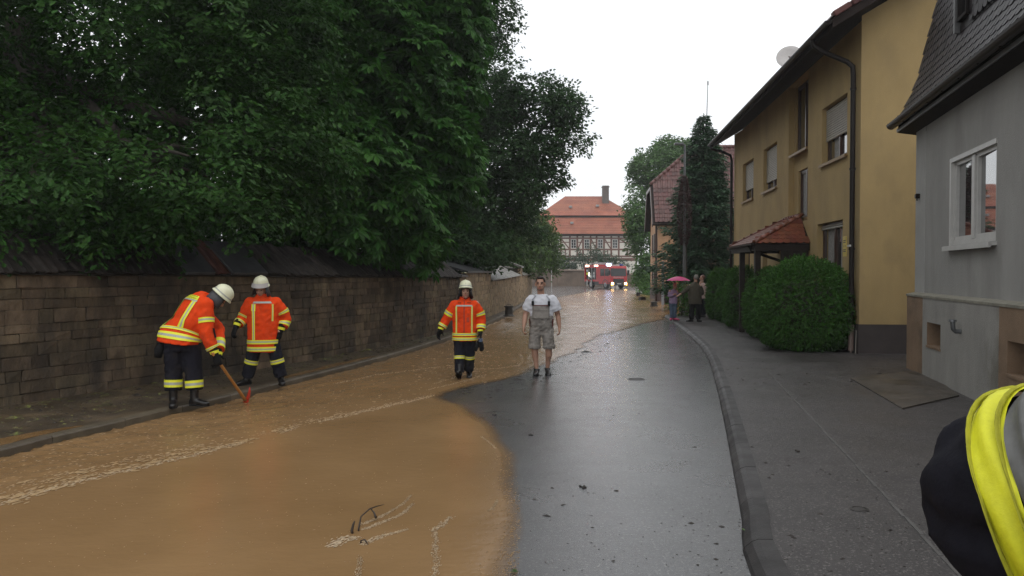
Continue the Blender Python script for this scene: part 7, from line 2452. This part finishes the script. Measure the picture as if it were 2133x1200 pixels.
# ------------------------------------------------------------------ fire engine
m_red = mat('fire_red', (0.40, 0.010, 0.014), .35, .08, 3, coat=.15)
m_tyre = mat('tyre', (0.015, 0.015, 0.016), .7, .1)
m_rim = mat('steel_rim', (.25, .25, .26), .4, .1, metal=.4)
m_alu = mat('aluminium', (.42, .43, .44), .35, .1, metal=.5)
m_grille = mat('black_plastic', (.012, .012, .013), .4, .1)
m_lamp_w = mat('work_lamp', (1, 1, 1), .3, 0, emit=(1.0, .86, .62), estr=6)
m_head = mat('headlamp', (1, 1, 1), .3, 0, emit=(1.0, .62, .18), estr=9)
m_blue = mat('blue_beacon', (.4, .5, 1), .2, 0, emit=(.45, .62, 1.0), estr=16)
TW, TL = 2.3, 5.3
t_loc = G(1262, 601.5, 0)
d_ = 88.0
fr_ang = math.atan2(-1, 0) + R(27)           # heading of the front
tk = empty('fire_engine', (10.75, 88.5, -.02), fr_ang, 'red fire engine with blue light and headlamps on, standing across the street', 'fire engine')
# local x: forward, y: left of the vehicle
h = TW / 2
bd = MB()
cab = [(TL / 2 - 2.25, .55), (TL / 2 - .10, .55), (TL / 2, .75), (TL / 2, 1.45), (TL / 2 - .10, 2.38), (TL / 2 - .22, 2.55), (TL / 2 - 2.25, 2.60)]
bd.prism(cab, -h, h, 'y')
bd.build('cab', m_red, tk)
bd = MB()
xb0, xb1 = -TL / 2, TL / 2 - 2.27
bd.box(xb0, xb1, -h + .42, h, .85, 2.72); bd.box(xb0, xb1, -h, -h + .42, 2.38, 2.74); bd.box(xb0, xb1, -h, -h + .42, .80, 1.02); bd.box(xb1 - .55, xb1, -h, -h + .42, 1.02, 2.38); bd.box(xb0, xb0 + .10, -h, -h + .42, 1.02, 2.38)
bd.build('body', m_red, tk)
lk = MB(); lk.box(xb0 + .10, xb1 - .55, -h + .28, -h + .415, 1.02, 2.38); lk.build('locker_back', m_grille, tk)
for x in (xb0 + .72, xb0 + 1.45, xb0 + 2.1):
    lk = MB(); lk.box(x, x + .06, -h + .03, -h + .28, 1.03, 2.37); lk.build('locker_divider', m_alu, tk)
for x, z, w_, m_ in ((xb0 + .30, 1.55, .3, m_band_y), (xb0 + .3, 1.9, .3, m_alu), (xb0 + 1.0, 1.2, .35, m_alu), (xb0 + 1.75, 1.6, .3, m_white_frame), (xb0 + 1.7, 1.25, .35, m_alu)):
    lk = MB(); lk.cbox(x, x + w_, -h + .06, -h + .26, z, z + .28, .02); lk.build('equipment', m_, tk)
lk = MB(); lk.cbox(xb0 + .95, xb0 + 1.12, -h - .06, -h + .02, 1.42, 1.82, .02); lk.build('locker_lamp', mat('locker_lamp', (1, 1, 1), .3, 0, emit=(1, .95, .75), estr=4), tk)
for x in (xb0 + .62, xb0 + 1.5):
    lk = MB(); lk.box(x, x + .12, -h - .10, -h - .02, .25, .95); lk.build('step_leg', m_white_frame, tk)
for x in (xb0 + .25, xb0 + 2.1):
    lk = MB(); lk.cbox(x, x + .75, -h - .03, -h + .02, 2.52, 2.68, .02); lk.build('surround_lamp', m_lamp_w, tk)
# lower skirts, bumper, grille
sk = MB(); sk.box(xb0, TL / 2 - .3, -h + .06, h - .06, .42, .84); sk.build('chassis', m_grille, tk)
sk = MB(); sk.box(TL / 2 - .45, TL / 2 + .10, -h, h, .38, .74); sk.build('bumper', m_grille, tk)
sk = MB(); sk.box(TL / 2, TL / 2 + .03, -.72, .72, .76, 1.12); sk.build('grille', m_grille, tk)
for s_ in (-1, 1):
    l = MB(); l.cbox(TL / 2 + .08, TL / 2 + .14, s_ * .88 - .17, s_ * .88 + .17, .46, .72, .03); l.build('headlight', m_head, tk)
    l = MB(); l.cbox(TL / 2 + .10, TL / 2 + .13, s_ * 1.02 - .06, s_ * 1.02 + .06, .36, .44, .02); l.build('indicator', mat('amber_lamp', (1, .5, .05), .3, 0, emit=(1, .45, .02), estr=5), tk)
    l = MB(); l.cbox(TL / 2 - .06, TL / 2 + .18, s_ * (h + .13) - .09, s_ * (h + .13) + .09, 1.55, 2.1, .03); l.build('mirror', m_grille, tk)
ws = MB(); ws.add([(TL / 2 + .012, -h + .12, 1.42), (TL / 2 + .012, h - .12, 1.42), (TL / 2 - .085, h - .12, 2.30), (TL / 2 - .085, -h + .12, 2.30), (TL / 2 - .02, -h + .12, 1.42), (TL / 2 - .02, h - .12, 1.42), (TL / 2 - .12, h - .12, 2.30), (TL / 2 - .12, -h + .12, 2.30)],
                  [(0, 1, 2, 3), (4, 7, 6, 5), (0, 4, 5, 1), (1, 5, 6, 2), (2, 6, 7, 3), (3, 7, 4, 0)]); ws.build('windscreen', m_glass_dull, tk)
for s_ in (-1, 1):
    for a_, b__ in ((TL / 2 - 1.0, TL / 2 - .22), (TL / 2 - 1.95, TL / 2 - 1.15)):
        g_ = MB(); g_.box(a_, b__, s_ * h - .01, s_ * h + .01, 1.45, 2.28); g_.build('side_window', m_glass_dull, tk)
    g_ = MB(); g_.box(TL / 2 - 1.10, TL / 2 - 1.08, s_ * h - .006, s_ * h + .006, .62, 2.4); g_.build('door_seam', m_grille, tk)
for x in (TL / 2 - .95, -TL / 2 + 1.35):
    for s_ in (-1, 1):
        w = MB(); w.lathe([(.30, -.14), (.43, -.14), (.46, -.08), (.46, .08), (.43, .14), (.30, .14)], 20, 0, Matrix.Translation((x, s_ * (h - .17), .46)) @ Matrix.Rotation(R(90), 4, 'X')); wo_ = w.build('wheel', m_tyre, tk, 'auto')
        w = MB(); w.lathe([(.30, 0), (.26, .05), (.12, .06), (.10, .14), (.001, .14)], 16, 0, Matrix.Translation((x, s_ * (h - .05), .46)) @ Matrix.Rotation(R(90 if s_ < 0 else -90), 4, 'X')); w.build('rim', m_rim, wo_, 'auto')
        ar_ = MB(); v = []
        for k in range(13):
            a = math.pi * k / 12
            for rr_, yy_ in ((.52, s_ * (h + .015)), (.60, s_ * (h + .015)), (.60, s_ * (h - .1)), (.52, s_ * (h - .1))):
                v.append((x + rr_ * math.cos(a), yy_, .46 + rr_ * math.sin(a)))
        ar_.add(v, [(k * 4 + q_, k * 4 + (q_ + 1) % 4, k * 4 + 4 + (q_ + 1) % 4, k * 4 + 4 + q_) for k in range(12) for q_ in range(4)]); ar_.build('wheel_arch', m_grille, tk)
bc = MB(); bc.cbox(TL / 2 - .95, TL / 2 - .55, -h + .10, -h + .55, 2.56, 2.84, .06); bc.build('blue_light', m_blue, tk)
bc = MB(); bc.cbox(TL / 2 - .95, TL / 2 - .55, h - .55, h - .10, 2.56, 2.80, .06); bc.build('blue_light', mat('beacon_off', (.03, .05, .2), .2, 0), tk)
bc = MB(); bc.box(TL / 2 - .95, TL / 2 - .6, -.55, .55, 2.57, 2.72); bc.build('roof_sign', m_white_frame, tk)
ld = MB()
for y in (-.55, -.15):
    ld.tube([(xb0 + .1, y, 2.92), (TL / 2 - 1.2, y, 2.92)], .03, 6)
for k in range(12):
    x = xb0 + .25 + k * .36
    ld.tube([(x, -.55, 2.92), (x, -.15, 2.92)], .02, 5)
ld.build('ladder', m_alu, tk)
rc_ = MB(); rc_.cbox(xb0 + .2, xb1 - .2, .15, .9, 2.73, 2.98, .03); rc_.build('roof_box', m_alu, tk)
lt = text_mesh('FEUERWEHR', .24, m_white_frame)
link('lettering', lt, tk, Matrix.Translation((TL / 2 + .006, 0, 1.28)) @ Matrix.Rotation(R(90), 4, 'Z') @ Matrix.Rotation(R(90), 4, 'X'))
npl = MB(); npl.box(TL / 2 + .10, TL / 2 + .125, -.27, .27, .52, .63); npl.build('number_plate', m_white_frame, tk)

# ------------------------------------------------------------------ street furniture, drain buckets, debris
m_cast = mat('dark_cast_iron', (.030, .026, .023), .5, .3, 8, .4, 40, .01)
lampz = 7.45
sl = empty('street_lamp', (7.62, 34.0, 0), 0, 'grey street lamp with a flat head beside the spruce', 'street lamp')
a_ = MB(); a_.tube([(0, 0, 0), (0, 0, 3.0), (0, 0, lampz)], [.075, .06, .04], 10); a_.build('post', mat('galvanised_post', (.13, .135, .14), .4, .15, 3, metal=.4), sl)
a_ = MB(); a_.tube([(0.04, 0, lampz - .03), (-.42, 0, lampz)], .03, 6); a_.cbox(-.46, -.06, -.11, .11, lampz - .02, lampz + .07, .02); a_.build('lamp_head', mat('lamp_head_grey', (.11, .115, .12), .35, .1), sl)
iv = empty('climbing_plant', (7.62, 34.0, 3.0), 0, 'withered reddish brown climber wrapped round the lamp post', 'plant')
rr = np.random.RandomState(9)
m = 2600
zz = rr.rand(m) ** .8 * 3.1
wd = .30 * np.sin(np.clip(zz / 3.1, 0.02, 1) * math.pi) ** .6 * (1.0 - .35 * zz / 3.1) + .03
aa = rr.rand(m) * 6.28
rd = wd * (.35 + .65 * rr.rand(m) ** .5)
Pq = np.stack([np.cos(aa) * rd, np.sin(aa) * rd, zz], 1)
leaves('foliage', iv, mat('withered_leaf', (.050, .026, .022), .8, .3, 5, rnd=.35), Pq, np.stack([np.cos(aa), np.sin(aa), -1.2 + rr.rand(m)], 1), rr.normal(size=(m, 3)), rr.uniform(.06, .13, m), T_RH)
s_ = MB(); s_.tube([(.09, 0, -2.9), (.085, 0, 0), (-.05, .07, 1.2), (.05, -.06, 2.2), (0, 0, 3.0)], [.03, .025, .02, .015, .008], 6); s_.build('stem', m_bark, iv)

def drain_bucket(px, py, z, w_, h_, label, kind=0):
    p = G(px, py, z)
    e = empty('drain_bucket', p, random.uniform(-.4, .4), label, 'drain bucket', 'lifted drain buckets')
    b_ = MB()
    if kind == 0:      # stood upside down: wide foot ring, tapered body, flanged top
        b_.cbox(-w_ * .62, w_ * .62, -w_ * .62, w_ * .62, 0, h_ * .10, .01); b_.lathe([(w_ * .56, h_ * .10), (w_ * .46, h_ * .22), (w_ * .42, h_ * .86)], 14)
        b_.lathe([(w_ * .42, h_ * .86), (w_ * .54, h_ * .87), (w_ * .54, h_), (w_ * .36, h_), (w_ * .34, h_ * .6)], 14)
    else:
        b_.cbox(-w_ / 2, w_ / 2, -w_ * .35, w_ * .35, 0, h_ * .28, .012); b_.cbox(-w_ * .42, w_ * .42, -w_ * .28, w_ * .28, h_ * .28, h_ * .8, .012); b_.cbox(-w_ / 2, w_ / 2, -w_ * .35, w_ * .35, h_ * .8, h_, .012)
    b_.build('bucket', m_cast, e)
    t = MB(); t.tube([(-w_ * .30, 0, h_ * .97), (-w_ * .2, 0, h_ * 1.15), (w_ * .2, 0, h_ * 1.15), (w_ * .30, 0, h_ * .97)], .010, 6); t.build('handle', m_cast, e)
drain_bucket(1060, 659, .12, .34, .40, 'dark drain bucket standing on the left pavement by the wall')
drain_bucket(1329, 617, .02, .30, .27, 'small black drain bucket farthest up the flooded street', 1)
drain_bucket(1338, 625, .02, .42, .20, 'flat dark drain bucket, middle one in the flooded street', 1)
drain_bucket(1362, 638.5, .02, .34, .26, 'brown drain bucket nearest to the child, in the rushing water', 1)

# garden gate and fence behind the people
m_gold = mat('ochre_fence_wood', (.34, .20, .07), .6, .15, 4)
fn = empty('garden_fence', (7.2, 33.4, .02), R(6), 'iron garden fence with ochre pickets on top behind the people', 'fence')
rl = MB(); rl.box(0, 1.5, -.02, .02, .95, 1.02); rl.box(0, 1.5, -.02, .02, .25, .31); rl.build('rail', m_gold, fn)
pk_m = MB(); pk_m.box(-.012, .012, -.012, .012, 0, .98)
pkm = pk_m.mesh('bar', m_grille)
tp_m = MB(); tp_m.cbox(-.035, .035, -.012, .012, 1.02, 1.26, .008); tpm = tp_m.mesh('picket', m_gold)
for k in range(12):
    link('bar', pkm, fn, Matrix.Translation((.06 + k * .125, 0.03, 0))); link('picket', tpm, fn, Matrix.Translation((.06 + k * .125, .0, 0)))
for x in (0, 1.5):
    po_ = MB(); po_.box(x - .05, x + .05, -.05, .05, -.05, 1.5); po_.build('post', m_gold if x == 0 else m_grille, fn)
gt_ = empty('garden_gate', (8.35, 42.0, .02), R(3), 'dark boarded gate in the flood water beside the salmon house', 'gate')
for k in range(6):
    b_ = MB(); b_.box(k * .135, k * .135 + .125, -.02, .02, .08, 1.15); b_.build('board', m_dark_wood, gt_)
b_ = MB(); b_.box(-.03, .84, .02, .05, .25, .35); b_.box(-.03, .84, .02, .05, .9, 1.0); b_.build('frame', m_dark_wood, gt_)
b_ = MB(); b_.box(-.16, -.05, -.06, .06, -.05, 2.4); b_.build('post', m_strap, gt_)

# thin sign post at the far bend
sp2 = empty('road_post', (5.15, 100, 0), 0, 'thin pale post in front of the manor courtyard wall', 'post')
a_ = MB(); a_.tube([(0, 0, 0), (0, 0, 3.6)], .05, 6); a_.build('pole', m_white_frame, sp2)
sp2 = empty('street_pole', (16.2, 96, 0), 0, 'dark pole directly behind the right side of the fire engine', 'pole')
a_ = MB(); a_.tube([(0, 0, 0), (0, 0, 5.4)], .08, 6); a_.build('pole', m_metal_dark, sp2)

# covers in the ground
def cover(px, py, z, r, label):
    e = empty('valve_cover', G(px, py, z), 0, label, 'cover')
    b_ = MB(); b_.lathe([(r, -.01), (r, .006), (r * .9, .009), (r * .86, .004), (.001, .006)], 20); b_.build('lid', m_cast, e)
    b_ = MB(); b_.lathe([(r * 1.22, -.01), (r * 1.22, .004), (r * 1.02, .005), (r * 1.02, -.01)], 20, cap=False); b_.build('ring', m_cast, e)
cover(1326, 790, .0, .12, 'oval valve cover in the middle of the wet asphalt')
cover(1790, 1061, .085, .055, 'small round valve cover in the right pavement')

# branch lying in the water with its drift
br = empty('branch', G(745, 1118, .03), 0, 'dead branch caught in the muddy water, twigs sticking up', 'branch')
m_twig = mat('wet_twig', (.028, .016, .010), .5, .3, 20)
o0 = G(745, 1118, .03)
def gp_(px, py, z): return G(px, py, z) - o0
b_ = MB()
b_.tube([gp_(735, 1115, .02), gp_(733, 1105, .05), gp_(736, 1092, .09), gp_(739, 1085, .11)], [.009, .010, .008, .004], 7)
b_.build('stub', m_twig, br, True)
b_ = MB(); b_.tube([gp_(746, 1110, .02), gp_(748, 1096, .06), gp_(752, 1076, .10), gp_(770, 1060, .10), gp_(784, 1055, .09), gp_(800, 1051, .08)], [.007, .006, .005, .005, .004, .002], 6); b_.tube([gp_(772, 1059, .10), gp_(779, 1068, .08), gp_(783, 1078, .06)], [.004, .007, .010], 6); b_.build('twig', m_twig, br, True)
b_ = MB(); b_.tube([gp_(752, 1136, .02), gp_(752, 1126, .05), gp_(760, 1124, .06), gp_(767, 1135, .03)], [.006, .006, .006, .004], 6); b_.build('twig', m_twig, br, True)
b_ = MB(); b_.tube([gp_(686, 1138, .005), gp_(700, 1134, .014), gp_(716, 1124, .014), gp_(735, 1118, .012), gp_(752, 1134, .006)], [.010, .016, .018, .024, .012], 8, flat=.6); b_.build('mud_clump', mat('wet_mud', (.13, .07, .028), .25, .3, 14, .4, 40, .01), br, True)

# leaf litter, mud crumbs
def scatter(name, n, place, material, sz, z, flat=.3, seed=1):
    rr = np.random.RandomState(seed)
    base = np.array([(-1, -.6, 0), (1, -.7, 0), (.8, .7, 0), (-.7, .8, 0), (0, 0, 1.0)])
    fc = np.array([(0, 1, 4), (1, 2, 4), (2, 3, 4), (3, 0, 4)])
    Vv, Ff = [], []
    for i in range(n):
        p = place(rr)
        if p is None: continue
        s = sz * rr.uniform(.4, 1.5) * (1 + 2.0 * (rr.rand() < .06)); a = rr.rand() * 6.28
        c, d = math.cos(a), math.sin(a)
        b_ = base * np.array([s * rr.uniform(.8, 1.6), s, s * flat])
        b_ = b_ + rr.normal(size=b_.shape) * s * .15 * np.array([1, 1, .2])
        b_ = np.stack([b_[:, 0] * c - b_[:, 1] * d + p[0], b_[:, 0] * d + b_[:, 1] * c + p[1], np.maximum(b_[:, 2], -.001) + p[2]], 1)
        Ff.append(fc + 5 * len(Vv)); Vv.append(b_)
    o = link(name, npmesh(name, np.concatenate(Vv), np.concatenate(Ff), material))
    o['kind'] = 'stuff'
    return o
m_crumb = mat('mud_crumb', (.022, .016, .012), .6, .3, 20, rnd=.3)
def on_road(rr):
    py = 680 + 520 * rr.rand() ** 1.4
    xa = np.interp(py, [680, 757, 800, 830, 930, 1000, 1200], [1320, 1160, 1000, 960, 1080, 1100, 1100]); xb = np.interp(py, [680, 740, 880, 1000, 1200], [1410, 1465, 1505, 1528, 1562])
    px = xb - (xb - xa) * rr.rand() ** 1.3
    return G(px, py, .001)
scatter('mud_crumbs', 560, on_road, m_crumb, .0052, 0, .45, 2)
def shoreline(rr):
    t = rr.rand()
    px = 1010 + 300 * t; py = np.interp(px, [1010, 1060, 1150, 1200, 1240, 1310], [815, 803, 770, 748, 724, 697]) + rr.normal() * 5
    return G(px + rr.normal() * 10, py, .001)
scatter('drift_crumbs', 130, shoreline, m_crumb, .020, 0, .35, 3)
def on_pave(rr):
    py = 690 + 510 * rr.rand() ** 1.2
    xa = np.interp(py, [690, 755, 890, 980, 1200], [1470, 1500, 1552, 1582, 1640]); xb = np.interp(py, [690, 740, 800, 860, 1200], [1560, 1650, 1960, 1960, 2000])
    px = xa + (xb - xa) * rr.rand()
    return G(px, py, .086)
scatter('mud_crumbs', 420, on_pave, m_crumb, .0055, 0, .5, 4)
def pave_drift(rr):
    px = 1500 + 420 * rr.rand(); py = 770 + rr.normal() * 16 + (px - 1500) * .06
    return G(px, py, .086)
scatter('mud_crumbs', 200, pave_drift, m_crumb, .012, 0, .45, 5)
m_litter = mat('leaf_litter', (.070, .058, .024), .6, .3, 8, rnd=.45, col2=(.14, .16, .04), c2scale=12, c2lo=.55, c2hi=.6)
def on_left(rr):
    k = rr.rand()
    y = 7 + 16 * k ** 1.5
    a, b__ = float(np.interp(y, [p.y for p in WL.p], [p.x for p in WL.p])), float(np.interp(y, [p.y for p in KL.p], [p.x for p in KL.p]))
    t = rr.rand() ** 1.35
    return (a + .05 + (b__ - a - .2) * t * .9, y, .119)
scatter('leaf_litter', 1500, on_left, m_litter, .017, 0, .35, 6)
scatter('mud_crumbs', 700, on_left, m_crumb, .014, 0, .5, 7)
# single leaves
for px, py, z, a, lab in ((1552, 1110, .03, .6, 'yellow-green leaf lying against the right kerb'), (1078, 1196, .003, 2.2, 'pale leaf at the bottom edge on the wet asphalt')):
    e = empty('fallen_leaf', G(px, py, z), a, lab, 'leaf')
    leaves('blade', e, m_lind, np.array([[0, 0, .01], [0, 0, .012]]), np.array([[1, 0, .1], [.3, .9, .2]]), np.array([[0, 0, 1.0], [.2, 0, 1]]), np.array([.055, .045]), T_OAK)
cl_px = [(1661, 940, .085), (1216, 1016, 0), (1107, 907, 0), (1030, 865, 0)]
for (px, py, z), lab in zip(cl_px, ('dark mud clod on the right pavement', 'mud clod in the middle of the asphalt', 'small brown clod at the water edge, nearer one', 'small red-brown clod by the tip of the water')):
    e = empty('mud_clod', G(px, py, z), random.random() * 3, lab, 'clod')
    c_ = MB()
    for k in range(4):
        c_.ball((random.uniform(-.035, .035), random.uniform(-.02, .02), .006), random.uniform(.012, .024), random.uniform(.010, .018), random.uniform(.008, .014), 8, 6)
    remesh(c_, 'clod', m_crumb, .005, 1, e)
# ------------------------------------------------------------------ damp air
hz_ = MB()
hz_.box(-70, 70, -30, 190, -1.1, 24)
m_hz = bpy.data.materials.new('damp_air')
m_hz.use_nodes = True
hn = m_hz.node_tree.nodes
hn.remove(hn['Principled BSDF'])
pv = hn.new('ShaderNodeVolumePrincipled')
pv.inputs['Color'].default_value = (.93, .95, .97, 1)
pv.inputs['Density'].default_value = 0.0008
m_hz.node_tree.links.new(pv.outputs[0], hn['Material Output'].inputs['Volume'])
hz = hz_.build('haze', m_hz)
hz['kind'] = 'stuff'
